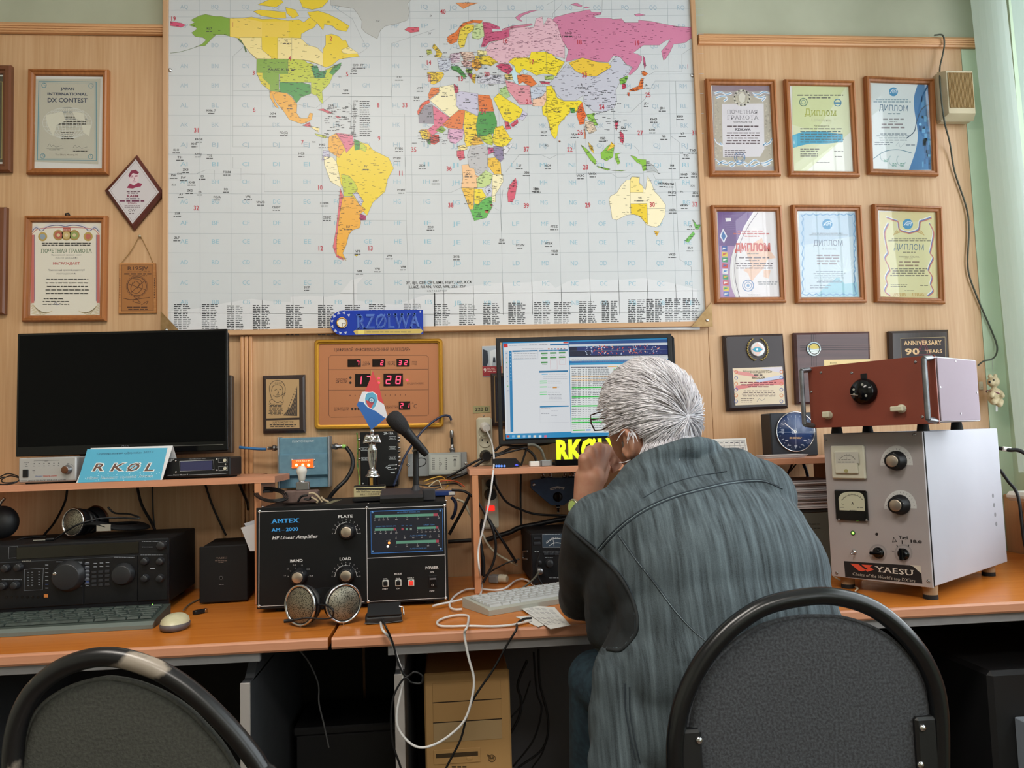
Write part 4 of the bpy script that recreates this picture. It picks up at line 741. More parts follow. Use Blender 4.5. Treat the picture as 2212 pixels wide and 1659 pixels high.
A.bars(668,915,738,2,8,5,'5A3A48',.1,4);A.text('RAEM',700,942,14,'7A1A3E',w=62,bold=.03);A.bars(665,953,735,1,8,6,'5A4A58',0,4);A.bars(630,966,762,1,8,8,'6A2A4A',0,4);A.text('RZ0LWA',698,978,9,'7A1A3E',w=48,bold=.02);A.bars(650,988,745,2,8,3,'6A5A60',0.1,4);A.text('CW',695,1017,14,'5A4A50',w=40);A.bars(680,1030,706,1,8,5,'6A5A60',0,4);A.obj('engraved_plate')

PLY=mat('plywood','A86F3A',.6,col2='B67C45',scale=30,stretch=(1,1,8),bump=.1)
t=flat_plaque('wooden_souvenir','small engraved plywood souvenir hanging on a string beside the map','souvenir',[z1(628,1290),z1(820,1290),z1(824,1552),z1(624,1556)],PLY,.006,-.0002,.001)
A=Art(t,-.0062);A.zoom(*Z1);dk='4E2C16';A.poly([(640,1300),(806,1298),(808,1540),(640,1542)],'9C6532',1);A.line([(640,1300),(806,1298),(808,1540),(640,1542)],3,dk,2,True)
A.text('R195JV',726,1325,19,dk,w=110,bold=.02);A.text('in honor of the 195-th',730,1338,8,dk,w=120);A.bars(655,1350,802,1,5,7,dk,0,4);A.bars(678,1358,775,1,5,4,dk,0,4);A.ring(722,1412,50,4,dk,3);A.ring(722,1412,56,2,dk,3)
for pts in ([(700,1370),(740,1380),(750,1420),(720,1450),(690,1430),(700,1390)],[(680,1400),(765,1430)],[(690,1445),(760,1385)],[(705,1465),(740,1500),(700,1490),(735,1470)],[(650,1475),(700,1482),(790,1470)],[(745,1510),(780,1490),(770,1508)],[(700,1400),(715,1385),(735,1400),(722,1425)]):A.line(wavy(pts),3,dk,3)
A.bars(665,1525,790,2,12,6,dk,.1,4)
for x in (631,814):
    for k in range(12):A.rect(x-2,1370+k*9,x+3,1375+k*9,dk,3)
A.obj('burnt_engraving');a,b,c=t.loc(onY(*z1(640,1290),-.004)),t.loc(onY(*z1(738,1148),-.004)),t.loc(onY(*z1(806,1288),-.004))
MB().tube(smooth_path([a,a.lerp(b,.5)+Vector((.003,0,0)),b+Vector((-.003,0,-.002)),b+Vector((.003,0,-.002)),b.lerp(c,.6)+Vector((.003,0,-.002)),c],4),.0011,6).obj('string',mat('twine','9A7748',.9),t.o)
MB().lathe([(.002,0),(.002,.006),(.004,.007),(0,.009)],b+Vector((0,.004,0)),(0,-1,0),10).obj('pin',IVO,t.o)

ZB=(540,660,3.770)
zb=lambda u,v:(540+u/3.770,660+v/3.770)
t=flat_plaque('cosmonaut_plaque','dark wood award plaque with gold plate showing a cosmonaut helmet','plaque',[zb(100,572),zb(445,562),zb(450,1035),zb(105,1042)],DKW,.014)
A=Art(t,-.0142);A.zoom(*ZB);A.poly([(130,600),(400,600),(402,912),(133,920)],'B59468',1);A.poly([(133,936),(402,930),(404,998),(134,1004)],'B59468',1)
ink='2A2220'
for pts in ([(165,720),(158,670),(175,630),(215,610),(260,620),(285,660),(285,700),(275,740)],[(175,700),(185,660),(215,645),(255,655),(268,690),(262,730)],[(165,720),(180,760),(220,790),(250,780)],[(190,730),(215,745),(250,735),(290,710)],[(200,690),(220,682)],[(238,682),(256,686)],[(226,690),(232,712),(222,716)],[(215,728),(240,728)],[(180,760),(160,780),(170,800)],[(240,780),(270,790),(265,740)]):A.line(wavy(pts),4,ink,3)
A.text('СССР',232,640,14,ink,w=62);A.bars(150,805,272,9,11,6,ink,.15,3)
A.poly([(270,895),(335,820),(370,730),(385,650),(385,900)],'3A302A',2)
for k in range(7):A.line([(290+k*14,892),(375,680+k*30)],1.5,'B59468',3)
for k in range(9):x=300+k*9;A.rect(x,850-k*22,x+6,862-k*22,ink,3.5)
A.text('НАГРАЖДАЕТСЯ',270,958,15,ink,w=168,serif=True,bold=.01);A.bars(150,975,385,2,14,7,ink,.1,3);A.obj('engraved_plate')

t=wall_thing('digital_calendar','electronic wall calendar and clock with gold frame and red digits','wall clock',zb(522,275),zb(1568,268),zb(1578,990),zb(522,1012),-.02)
t.o.location.y=-.0002;t.M.translation.y=-.0002;t.I=t.M.inverted();w,h=t.w,t.h
def rrect(w,h,r,n=5):
    return [(sx*(w/2-r)+r*math.cos(a),sz*(h/2-r)+r*math.sin(a)) for sx,sz,a0 in ((1,1,0),(-1,1,90),(-1,-1,180),(1,-1,270)) for a in [math.radians(a0+90*i/n) for i in range(n+1)]]
gold=mat('gold_frame','C08E2E',.3,.55);m=MB();vs=[];pr=[(0,0,.012),(0,-.016,.012),(.003,-.022,.011),(.008,-.022,.009),(.009,-.018,.009),(.013,-.017,.007),(.0135,-.012,.006)]
for i_,y_,r_ in pr:vs+=[(a,y_,b+h/2) for a,b in rrect(w-2*i_,h-2*i_,r_)]
n=len(vs)//len(pr);m.add(vs,[(k*n+i,(k+1)*n+i,(k+1)*n+(i+1) % n,k*n+(i+1) % n) for k in range(len(pr)-1) for i in range(n)],0,False);t.part('frame',m,gold)
t.part('face',bx(-w/2+.013,w/2-.013,-.013,0,.013,h-.013,0),mat('copper_face','B5764E',.45,.15))
A=Art(t,-.0131);A.zoom(*ZB);bk='4A2A22'
A.text('ЦИФРОВОЙ ИНФОРМАЦИОННЫЙ КАЛЕНДАРЬ',998,370,24,bk,w=622,serif=True,bold=.01)
rr=[(660,407),(1435,405),(1452,420),(1455,885),(1440,897),(660,910),(643,895),(641,425)];A.line(rr,3,bk,2,True);A.line([(641,523),(1453,518)],3,bk,2);A.line([(641,690),(1454,686)],3,bk,2)
A.text('ДЕНЬ',948,487,30,bk,w=62,serif=True);A.text('МЕСЯЦ',1148,485,30,bk,w=66,serif=True);A.text('ГОД',1339,481,27,bk,w=42,serif=True);A.text('ВРЕМЯ',747,630,36,bk,w=98,serif=True);A.text('БУДИЛЬНИК',1347,641,13,bk,w=136,serif=True);A.text('ДЕНЬ НЕДЕЛИ',745,853,24,bk,w=124,serif=True);A.text('ТЕМПЕРАТУРА',1135,837,22,bk,w=140,serif=True);A.text('C',1347,835,34,bk,w=32,serif=True);A.ring(1326,795,5,2,bk)
for x,y in ((818,587),(818,629),(833,843),(858,843),(884,843),(910,843)):A.circ(x,y,10,'1A1210',2)
for k in range(12):A.circ(815+k*41,732-k*.3,4,'5A2A22',2)
A.obj('face_print')
LED=mat('red_digits','FF2A4A',.4,kind='screen',emit=1.6)
seg={'7':'abc','2':'abged','3':'abgcd','1':'bc','8':'abcdefg','c':'ad'}
def digits(par,txt,x0,y0,x1,y1,dh,dw,xs):
    d=t.part('digit_window',bx(*(lambda a,b:(a.x,b.x,-.0145,-.013,b.z,a.z))(t.p(*zb(x0,y0),-.0145),t.p(*zb(x1,y1),-.0145)),.0005),mat('led_window','140607',.15))
    B_=Art(t,-.0146);B_.zoom(*ZB)
    for ch,cx in zip(txt,xs):
        cy=(y0+y1)/2;sl=lambda x,y:(x-(y-cy)*.1,y);a,b=dw/2,dh/2
        S={'a':[(-a,-b),(a,-b)],'b':[(a,-b),(a,0)],'c':[(a,0),(a,b)],'d':[(-a,b),(a,b)],'e':[(-a,0),(-a,b)],'f':[(-a,-b),(-a,0)],'g':[(-a,0),(a,0)]}
        for g in seg.get(ch,'ad'):(p,q),(r,s_)=S[g];B_.line([sl(cx+p*.92,cy+q*.92),sl(cx+r*.92,cy+s_*.92)],dh*.13,'FF3A5A',1)
    B_.obj('digits',d,LED)
digits(t,'7',795,438,903,499,36,20,[878]);digits(t,'2',996,437,1102,497,36,20,[1074]);digits(t,'32',1193,436,1300,496,36,20,[1222,1270])
digits(t,'17',855,557,1003,659,66,34,[890,966]);digits(t,'28',1087,554,1246,656,66,36,[1128,1207]);digits(t,'21',1211,782,1305,848,40,20,[1236,1286])
for x,y in ((1049,592),(1049,629),(1280,608),(967,842)):MB().ell(t.p(*zb(x,y),-.014),.0035,10,6).obj('indicator_light',mat('red_lamp','FF3048',.3,emit=1.3),t.o)

BLU=mat('blue_acrylic','1E3CA8',.15)
t=T('callsign_clock','blue acrylic callsign plate with small gold clock, hung on map frame','clock',(onY(*zb(1030,240),-.03).x,-.0285,onY(*zb(1030,240),-.03).z))
o_=[t.p(*zb(*q),0) for q in ((760,45),(1410,38),(1412,236),(760,246))];cx_,cz_=t.p(*zb(760,145),0).x,t.p(*zb(760,145),0).z;R_=(o_[0]-o_[3]).length/2
pl=[(o_[2].x,o_[2].z),(o_[1].x,o_[1].z)]+[(cx_+R_*math.cos(math.radians(90+i*15)),cz_+R_*math.sin(math.radians(90+i*15))) for i in range(13)]
m=MB();m.prism(pl,-.008,-.004);t.part('plate',m,BLU)
ac=mat('frosted_letters','4F74C0',.3)
p_=t.p(*zb(868,190),-.008);q_=t.p(*zb(1385,188),-.008);hh=(t.p(*zb(1000,66),-.008)-t.p(*zb(1000,188),-.008)).length
raised('RZØLWA',p_.x,-.008,p_.z,hh,t.o,'letters',ac,.002,w=(q_-p_).length,bold=.01,serif=True)
A=Art(t,-.0101);A.zoom(*ZB)
V_,F_,adv_=layout('RZØLWA',-.02,True)
A.text('RZØLWA',1127,185,112,'2A4BA6',w=500,bold=-.012,serif=True,L=1);A.obj('letter_inlay')
A=Art(t,-.0082);A.zoom(*ZB);A.poly([(842,210),(860,198),(1395,190),(1408,208),(1392,228),(860,236)],'C6AE5E',1);A.poly([(880,198),(930,197),(930,235),(880,235)],'E0D070',2);A.bars(950,220,1310,1,9,10,'9A8A50',0,3);A.circ(1387,50,7,'D0D6E8',2)
for k in range(9):a=math.radians(60+k*30);A.poly([(750+80*math.cos(a),142+80*math.sin(a)),(750+98*math.cos(a+.2),142+98*math.sin(a+.2)),(750+75*math.cos(a+.35),142+75*math.sin(a+.35))],'B8C2D8',2)
A.obj('gold_strip')
ck=t.p(*zb(750,142),-.008)
t.part('clock_bezel',MB().lathe([(.0155,0),(.0165,.004),(.0155,.007),(.013,.007),(.0125,.005),(0,.005)],ck,(0,-1,0),28),mat('gold_bezel','C79A52',.25,.8))
B2=Art(t,ck.y-.0052);B2.zoom(*ZB);B2.circ(752,143,42,'E2E0D8',1)
for k in range(12):a=k*math.pi/6;B2.line([(752+33*math.cos(a),143+33*math.sin(a)),(752+39*math.cos(a),143+39*math.sin(a))],3,'3A3A3A',2)
B2.line([(752,143),(752,172)],4,'3A3020',3);B2.line([(752,143),(775,148)],4,'3A3020',3);B2.obj('dial')

t=flat_plaque('voltage_sign','small cream sign reading 220 above the wall sockets','sign',[(1021.5,877),(1057.5,876),(1058,891),(1022,892.5)],mat('sign_cream','A79F72',.5),.002,-.0002,.0003)
A=Art(t,-.0022);A.zoom(*ZB);A.text('220 В',1887,858,28,'15140F',w=108,bold=.02);A.obj('lettering')

t=flat_plaque('photo_card','black and white picture card with red corner pinned beside the computer monitor','card',[(1041,748),(1082,746),(1084,812),(1043,814)],mat('card_edge','B9BDC2',.5),.002,-.0002,.0003)
A=Art(t,-.0022);A.zoom(1000,700,4.148);A.poly([(172,205),(340,200),(345,470),(178,470)],'AEB8C2',1);A.poly([(178,225),(220,240),(230,330),(215,375),(178,375)],'1D2A3A',2);A.poly([(240,240),(330,215),(335,380),(300,380),(290,290),(270,290),(262,380),(240,380)],'D3D8DC',2);A.poly([(272,300),(288,300),(292,345),(268,345)],'1A2230',3);A.poly([(175,378),(345,378),(345,462),(178,468)],'A02A34',3);A.text('9',198,432,36,'E8DCD8',bold=.03,L=4);A.bars(215,400,300,3,14,8,'D8B0A8',.1,4);A.obj('card_print')
t=flat_plaque('picture_plaque','dark framed small picture almost hidden behind the computer monitor','plaque',[(1060,806),(1140,804),(1142,918),(1063,921)],DKW,.016)
A=Art(t,-.0162);A.zoom(0,0,1);A.line([(1068,812),(1138,810),(1138,910),(1070,912)],1.6,'A08050',1,True);A.poly([(1071,816),(1136,814),(1136,906),(1073,908)],'101830',1);A.obj('picture_print')

Z9=(1540,700,3.2917);z9=lambda u,v:(1540+u/3.2917,700+v/3.2917)
t=flat_plaque('award_plaque','dark wood award plaque with wreath medallion and printed gold plate','plaque',[z9(75,80),z9(502,66),z9(540,598),z9(105,620)],DKW,.018,bev=.006)
A=Art(t,-.0182);A.zoom(*Z9);A.poly([(100,92),(490,82),(520,580),(135,596)],'3A3437',.5);A.poly([(140,315),(494,302),(513,566),(160,578)],'D6C6AC',2)
for pts,c in (([(142,318),(320,312),(494,350),(494,305)],'C9C2CC'),([(160,440),(300,420),(500,385),(505,430),(320,440),(165,470)],'CC7A78'),([(142,330),(260,345),(330,380),(180,360)],'CF8A86'),([(300,400),(490,360),(497,390),(320,415)],'B9C0D8')):A.poly(pts,c,3)
for m_ in (lambda x:x,lambda x:652-x):
    for k in range(6):A.ring(m_(165),340+k*42,11,4,'4A5A9A' if k % 2 else 'C8703A',4)
A.text('Награждается',318,348,22,'2E2A3A',w=208,serif=True);A.bars(290,366,352,1,5,8,'4A3A3A',0,5);A.text('RKOLXA',323,389,17,'3A2A3A',w=92,bold=.02,italic=.2);A.bars(192,420,450,2,16,8,'7A2A3A',.05,5);A.bars(250,449,400,1,5,7,'7A2A3A',0,5);A.bars(200,478,455,4,12,6,'5A4A4A',.2,5);A.bars(200,533,290,3,12,4,'5A4A4A',.1,5,'l');A.line(wavy([(310,555),(330,530),(345,545),(370,530)]),2,'5A5A6A',5);A.obj('award_plate')
c_=t.p(*z9(316,180),-.018);m=MB();m.lathe([(.0225,0),(.0225,.004),(.02,.005),(0,.005)],c_,(0,-1,0),28);md=t.part('medallion',m,mat('medal_enamel','D5D8DC',.25))
A2=Art(t,c_.y-.0052);A2.zoom(*Z9);A2.poly([(316,130),(362,178),(316,228),(270,180)],'DDBFB8',1);A2.poly([(278,180),(300,165),(332,165),(356,180),(332,198),(300,198)],'3F9CB8',2);A2.circ(314,180,8,'D6E4EA',3);A2.obj('enamel_print',md)
m=MB()
for sg in (-1,1):
    for k in range(11):
        a=math.radians(-90+sg*(12+k*13));r=.030;q=c_+Vector((r*math.cos(a),-.002,r*math.sin(a)*1.1));dr=Vector((-math.sin(a)*sg,0,math.cos(a)*sg))
        m.tube([q,q+dr*.006+Vector((math.cos(a),0,math.sin(a)))*.004,q+dr*.012],[.0012,.0026,.0004],6)
t.part('wreath',m,mat('antique_brass','8C7A45',.35,.7))
t=flat_plaque('round_badge_plaque','red-brown wooden plaque with round badge and grooved cross lines','plaque',[z9(578,62),z9(1118,52),z9(1130,560),z9(600,570)],DKR,.02)
A=Art(t,-.0202);A.zoom(*Z9)
for k in range(3):A.line([(700+k*16,70),(703+k*16,300)],3,'1A0F10',1);A.line([(620,155+k*15),(1120,150+k*15)],3,'1A0F10',1)
A.poly([(790,255),(1118,250),(1118,540),(792,545)],'D8C08A',2);A.text('ФЕРМА',858,284,12,'3A2A1A',w=50);A.bars(830,300,1080,9,22,8,'4A3A2A',.2,3);A.obj('brass_plate')
c_=t.p(*z9(718,176),-.02);md=t.part('badge',MB().lathe([(.019,0),(.019,.003),(.0165,.0045),(.016,.003),(0,.003)],c_,(0,-1,0),28),mat('badge_rim','1C1416',.3))
A2=Art(t,c_.y-.0032);A2.zoom(*Z9);A2.circ(718,176,50,'9FB4BE',1);A2.poly([(672,160),(700,140),(750,145),(765,170),(720,178),(690,172)],'C8B45A',2);A2.poly([(668,185),(770,180),(750,215),(718,226),(690,212)],'D5DCDC',2);A2.line([(675,195),(760,190)],4,'3A7A6A',3);A2.obj('badge_print',md)
t=flat_plaque('anniversary_plaque','dark plaque reading anniversary in gold above the red-brown box','plaque',[z9(1257,50),z9(1680,38),z9(1695,420),z9(1270,430)],DKW,.018,bev=.006)
A=Art(t,-.0182);A.zoom(*Z9);A.poly([(1335,102),(1650,92),(1660,390),(1345,400)],'241418',1);A.line([(1335,102),(1650,92),(1660,390),(1345,400)],3,'C0A878',2,True)
A.text('ANNIVERSARY',1494,148,30,'DDB98A',w=268,serif=True,bold=.02);A.text('90',1420,216,42,'DDB98A',w=105,bold=.03,serif=True);A.text('YEARS',1572,206,24,'DDB98A',w=120,serif=True,bold=.02);A.line([(1494,105),(1450,215),(1545,215)],3,'A02A50',3,True);A.line([(1494,130),(1470,190),(1520,190)],3,'A02A50',3,True);A.obj('gold_print')

t=T('wall_speaker','beige wall loudspeaker with ribbed grille beside the window blind','speaker',(onY(2071,250,-.03).x,0,onY(2071,250,-.03).z))
a=t.p(2034,149,-.055);b=t.p(2112,256,-.055);SPK=mat('speaker_beige','B9AD92',.55,col2='B2A587',scale=8)
m=MB().box(a.x-.002,b.x,-.035,-.004,b.z,a.z,.006);t.part('cabinet',m,SPK)
m=MB();vs=[(a.x-.002,-.034,b.z),(b.x,-.034,b.z),(b.x,-.034,a.z),(a.x-.002,-.034,a.z),(a.x+.012,-.058,b.z+.016),(b.x-.008,-.058,b.z+.016),(b.x-.008,-.058,a.z-.008),(a.x+.012,-.058,a.z-.008)];m.add(vs,[(4,5,6,7),(0,1,5,4),(1,2,6,5),(2,3,7,6),(3,0,4,7)]);t.part('front_cover',m,SPK)
g=MB();x0,x1=a.x+.017,b.x-.010;z0,z1_=b.z+.034,a.z-.014;n=20
for k in range(n):g.box(x0+(x1-x0)*k/n,x0+(x1-x0)*(k+.55)/n,-.0615,-.058,z0,z1_,.0006)
gg=t.part('grille',g,mat('grille_tan','A18455',.6));gg['kind']='stuff'
del gg['kind']
# ------------------------------------------------------------------ desks and shelves
GLAM=mat('grey_laminate','8B8A8C',.5,col2='929193',scale=30)
GDK=mat('dark_laminate','45484C',.55,col2='4A4D51',scale=30)
def desk(name,label,x0,x1,seam_r,legs):
    t=T(name,label,'desk',((x0+x1)/2,-.33,0));w=(x1-x0)/2;o=-(x0+x1)/2;f=-.35
    m=MB();m.box(-w,w,f+.008,.32,.727,.75,.001);t.part('desk_top',m,DESK)
    m=MB();pr=[(f+.0081,.7502),(f+.002,.7495),(f,.746),(f,.731),(f+.003,.7265),(f+.0081,.7262)];m.prism(pr,-w,w,ax='x');t.part('edge_strip',m,BEECH)
    for lx in legs:k=t.part('side_panel',bx(lx+o-.0095,lx+o+.0095,f+.031,.28,0,.66,.001),GDK);bx(lx+o-.0105,lx+o+.0105,f+.028,f+.031,0,.66,.001).obj('edge_band',mat('edge_grey','9C9794',.5),k)
    t.part('shade_panel',bx(-w,w,.281,.29,.05,.70,.001),mat('shade_black','17171A',.8))  # near-black sheet put in for the shade under the desk
    return t,o
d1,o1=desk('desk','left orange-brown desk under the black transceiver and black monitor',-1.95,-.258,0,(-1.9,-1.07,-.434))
d1.part('apron',bx(-1.9+o1,-.40+o1,-.335,-.32,.706,.727,.001),GLAM)
for lx in (-.434,-1.07):d1.part('support_bracket',MB().prism([(-.29,.655),(.25,.655),(.25,.727),(-.20,.727)],lx+o1-.0095,lx+o1+.0095,ax='x'),GDK)
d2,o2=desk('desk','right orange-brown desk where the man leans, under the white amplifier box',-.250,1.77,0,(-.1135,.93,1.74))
d2.part('apron',bx(-.135+o2,1.76+o2,-.335,-.32,.704,.727,.001),GLAM)
d2.part('support_bracket',MB().prism([(-.29,.655),(.25,.655),(.25,.727),(-.20,.727)],-.1135+o2-.0095,-.1135+o2+.0095,ax='x'),GLAM)
d2.part('back_board',bx(.13+o2,.92+o2,.25,.266,.1,.70,.001),mat('back_grey','5C5C62',.6))
SHZ,SHT=1.077,.0165
def shelf(label,x0,x1,posts,zt=SHZ,y0=-.29,notch=0):
    t=T('desk_shelf',label,'shelf',((x0+x1)/2,y0/2,.7505));o=-(x0+x1)/2;h=zt-.7505
    a,b,c,d=x0+o,x1+o,y0/2,-y0/2-.02
    t.part('shelf_board',MB().prism([(a,c),(b,c),(b,d-notch),(b-notch,d-notch),(b-notch,d),(a,d)],h-SHT,h,ax='z') if notch else bx(a,b,c,d,h-SHT,h,.0008),BEECH)
    for px_,dp in posts:t.part('shelf_upright',bx(px_+o-.0085,px_+o+.0085,-dp/2+(y0/2+dp/2)+.001,(y0/2+dp/2)+dp/2-.02,0,h-SHT,.0008),BEECHz)
    return t
shelf('long beech shelf carrying the black monitor above the transceiver',-1.9,-.448,((-.492,.19),(-1.55,.27)),notch=.08)
shelf('beech shelf under the lit computer monitor',.058,.952,((.073,.23),(.52,.23)))
shelf('beech shelf carrying papers and the round blue gauge',.953,1.15,((1.12,.23),),zt=1.077)
d_sock=None
# ------------------------------------------------------------------ boxes and instruments
def screw(par,p,r=.0035,m=None):MB().lathe([(r,0),(r,.0008),(r*.6,.0018),(r*.25,.0018),(r*.2,.0009),(0,.0009)],p,(0,-1,0),10).obj('screw',m or CHR,par)
def knob(t,name,px,py,R,y=0.,r=.014,dep=.016,body=None,cap=None,pt=None,capr=.7,skirt=1.15,par=None,ang=50):
    p=t.p(px,py,y);b=MB();n=28
    prof=[(r*skirt,0),(r*skirt,dep*.22),(r,dep*.3),(r*.93,dep),(r*.85,dep+.0008),(0,dep+.0008)]
    b.lathe(prof,p,(0,-1,0),n)
    k=b.obj(name,body or BLK,par or t.o)
    if cap:MB().lathe([(r*capr,0),(r*capr,.0012),(r*capr*.9,.0018),(0,.0018)],p+Vector((0,-dep-.0006,0)),(0,-1,0),n).obj('knob_cap',cap,k)
    if pt:
        a=math.radians(ang);d=Vector((math.cos(a),0,math.sin(a)));q=p+Vector((0,-dep*.95,0));MB().tube([q+d*r*.55+Vector((0,-.0006,0)),q+d*r*.97+Vector((0,-.0002,0))],.0008,5).obj('pointer',pt,k)
    return k
ALU=mat('turned_aluminium','C8B9A8',.28,.85)
def connector(par,a,b,r=.006,m=None,name='connector'):
    a,b=V3(a),V3(b);L=(b-a).length;MB().lathe([(r,0),(r,L*.25),(r*1.25,L*.27),(r*1.25,L*.55),(r*.8,L*.58),(r*.8,L)],a,(b-a),14).obj(name,m or STEEL,par)
# --- black amplifier
ZA=(540,1060,4.609);za=lambda u,v:(540+u/4.609,1060+v/4.609)
t=T('linear_amplifier','large black linear amplifier with silver knobs and blue lettering','amplifier',(-.235,-.40,.7505))
a=t.p(*za(62,172));b=t.p(*za(1980,1125));x0,x1,z1,z0=a.x,b.x,t.p(*za(1000,137)).z,.012
t.part('case',bx(x0+.004,x1-.004,.002,.30,z0,z1-.002,.002),BLKM);t.part('front_panel',bx(x0,x1,0,.003,z0-.002,z1,.0008),mat('panel_black','0F1114',.45,spec=.3))
for fx in (x0+.05,x1-.05):
    for fy in (.03,.27):t.part('foot',MB().cyl((fx,fy,0),(fx,fy,z0),.012,n=14),RUB)
A=Art(t,-.0002);A.zoom(*ZA);LC='C9C9CC'
A.line([(92,210),(1163,176),(1936,148)],6,LC,1);A.line([(92,210),(88,1152)],6,LC,1);A.line([(88,1152),(1140,1106)],5,LC,1);A.line([(1160,176),(1170,1104)],6,LC,1);A.line([(1936,148),(1950,1068)],6,LC,1);A.line([(1172,1104),(1950,1066)],5,LC,1);A.line([(1165,673),(1940,640)],6,LC,1)
A.text('AMTEX',218,325,44,'3C9CE6','l',266,bold=.03,serif=True);A.text('AM - 2000',216,408,36,'3C9CE6','l',266,bold=.025,serif=True);A.text('HF Linear Amplifier',218,487,34,'D8D8DA','l',456,bold=.015,serif=True,italic=.25)
for s,x,y,w in (('PLATE',950,268,146),('BAND',463,710,128),('LOAD',950,691,118),('POWER',1811,780,128)):A.text(s,x,y,28,'D8D8DA',w=w,bold=.03,serif=True)
for s,x,y,w,h in (('MODE',1474,837,74,17),('OPR',1347,884,46,12),('PWR',1474,880,44,12),('FAULT',1600,873,68,12),('STBY',1346,984,56,12),('CW',1474,980,32,12),('ON',1811,817,40,15),('OFF',1812,1007,50,16)):A.text(s,x,y,h,'D8D8DA',w=w,bold=.02,serif=True)
for cx,cy in ((958,425),(955,852)):
    A.ring(cx,cy,108,5,'B8B8BA',1,a0=180,a1=360)
    for k in range(11):a_=math.radians(180+k*18);c_,s_=math.cos(a_),math.sin(a_);A.line([(cx+108*c_,cy+108*s_),(cx+121*c_,cy+121*s_)],4,LC,1);A.text(str(k),cx+137*c_,cy+137*s_+6,13,LC)
for k,s in enumerate(('1.8','3.5','7-10','14','18-21','24-28')):a_=math.radians(188+k*33);c_,s_=math.cos(a_),math.sin(a_);A.line([(478+92*c_,865+92*s_),(478+104*c_,865+104*s_)],4,LC,1);A.text(s,478+133*c_,865+128*s_+4,12,LC)
A.line([(1203,205),(1916,182),(1921,597),(1208,624)],9,'3A78C8',1,True);A.poly([(1212,212),(1908,190),(1912,588),(1216,614)],'0E1526',1)
A.text('RF OUTPUT POWER (W)',1578,220,13,'4A8ACC',w=226,italic=.2);A.text('REFLECTED POWER (W)',1352,360,12,'4A8ACC',w=206,italic=.2);A.text('S/REF Time',1782,344,12,'4A8ACC',w=110,italic=.2);A.text('PLATE CURRENT (A)',1675,452,12,'4A8ACC',w=164,italic=.2);A.text('PLATE VOLTAGE (kV)',1675,580,12,'4A8ACC',w=164,italic=.2)
for x0_,x1_,y,hh,sl in ((1243,1870,256,13,-18),(1243,1455,388,12,-6),(1664,1875,372,11,-6),(1455,1880,515,14,-14)):
    xr=x0_+(x1_-x0_)*(.93 if x1_-x0_ > 400 else .88);f_=lambda x:y+sl*(x-x0_)/(x1_-x0_)
    A.poly([(x0_,f_(x0_)-hh),(xr,f_(xr)-hh),(xr,f_(xr)+hh),(x0_,f_(x0_)+hh)],'5E9A88',2);A.poly([(xr,f_(xr)-hh),(x1_,f_(x1_)-hh),(x1_,f_(x1_)+hh),(xr,f_(xr)+hh)],'A04458',2)
for xs,y,sl in (((1243,1287,1328,1372,1457,1563,1668,1772,1878),300,-24),((1243,1300,1352,1405,1457),430,-5),((1668,1710,1752,1795,1838,1878),418,-10),((1455,1562,1668,1774,1880),562,-12),((1455,1540,1625,1712,1795,1880),478,-14)):
    for k,x in enumerate(xs):yy=y+sl*(x-xs[0])/max(1,xs[-1]-xs[0]);A.text(str(k*20 if k else 0),x,yy,11,LC,w=12 if k == 0 else 22);A.line([(x,yy-30),(x,yy-18)],2.5,LC,2)
for x,c in ((1519,'A04458'),(1560,'5E9A88'),(1602,'8A9A98')):A.rect(x-10,370,x+10,392,c,2);A.text('SWR',x,350,8,'4A8ACC',w=22)
A.text('A  SW',1380,498,10,LC,w=44);A.obj('front_panel_print')
for q in ((95,208),(1163,170),(1938,147),(1950,1068),(1177,1103),(90,1150)):screw(t.o,t.p(*za(*q),-.0003),.0042)
for q in ((1220,218),(1893,200),(1222,605),(1900,580)):screw(t.o,t.p(*za(*q),-.0006),.0028,mat('blued_screw','7AA8D8',.3,.8))
knob(t,'tuning_knob',*za(970,402),0,r=.0185,dep=.024,cap=ALU,pt=WHT,ang=35);knob(t,'tuning_knob',*za(966,832),0,r=.0185,dep=.024,cap=ALU,pt=WHT,ang=50);knob(t,'band_knob',*za(490,850),0,r=.0185,dep=.024,cap=ALU,pt=WHT,ang=45)
for x,c in ((1350,BLK),(1478,BLK),(1605,mat('red_button','E0392E',.35,emit=.25))):
    p=t.p(*za(x,922 if x < 1400 else 917),0);k=t.part('rocker_button',bx(p.x-.0075,p.x+.0075,-.003,0,p.z-.008,p.z+.008,.001),WHT);bx(p.x-.0052,p.x+.0052,-.0055,-.003,p.z-.0052,p.z+.0052,.001).obj('button_cap',c,k);bx(p.x-.0028,p.x+.0028,-.0035,-.003,p.z+.0056,p.z+.0072,.0001).obj('indicator',BLK,k)
p=t.p(*za(1822,902),0);k=t.part('power_switch',bx(p.x-.0105,p.x+.0105,-.002,0,p.z-.0145,p.z+.0145,.001),BLK);bx(p.x-.008,p.x+.008,-.005,-.002,p.z-.012,p.z+.012,.0015).obj('rocker',BLKG,k);bx(p.x-.008,p.x+.008,-.0054,-.005,p.z+.005,p.z+.009,.0001).obj('marker',mat('switch_grey','6A6A70',.5),k)
A=Art(t,-.0052);A.zoom(*ZA);A.ring(1818,940,9,3,LC,1);A.obj('switch_symbol',k)
for x,y,c in ((1385,520,mat('amber_lamp','FF9A4A',.4,emit=.6)),(1372,555,mat('white_lamp','F0F0EC',.4,emit=.5))):t.part('indicator_lamp',MB().ell(t.p(*za(x,y),-.001),.0032,10,6),c)
for q in ((125,150),(1180,122),(1245,82),(1950,90)):p=t.pz(*za(*q),z1);MB().lathe([(.0035,0),(.0035,.001),(0,.002)],(p.x,max(.01,p.y),z1-.0021),(0,0,1),10).obj('screw',CHR,t.o)
AMPT=.7505+z1
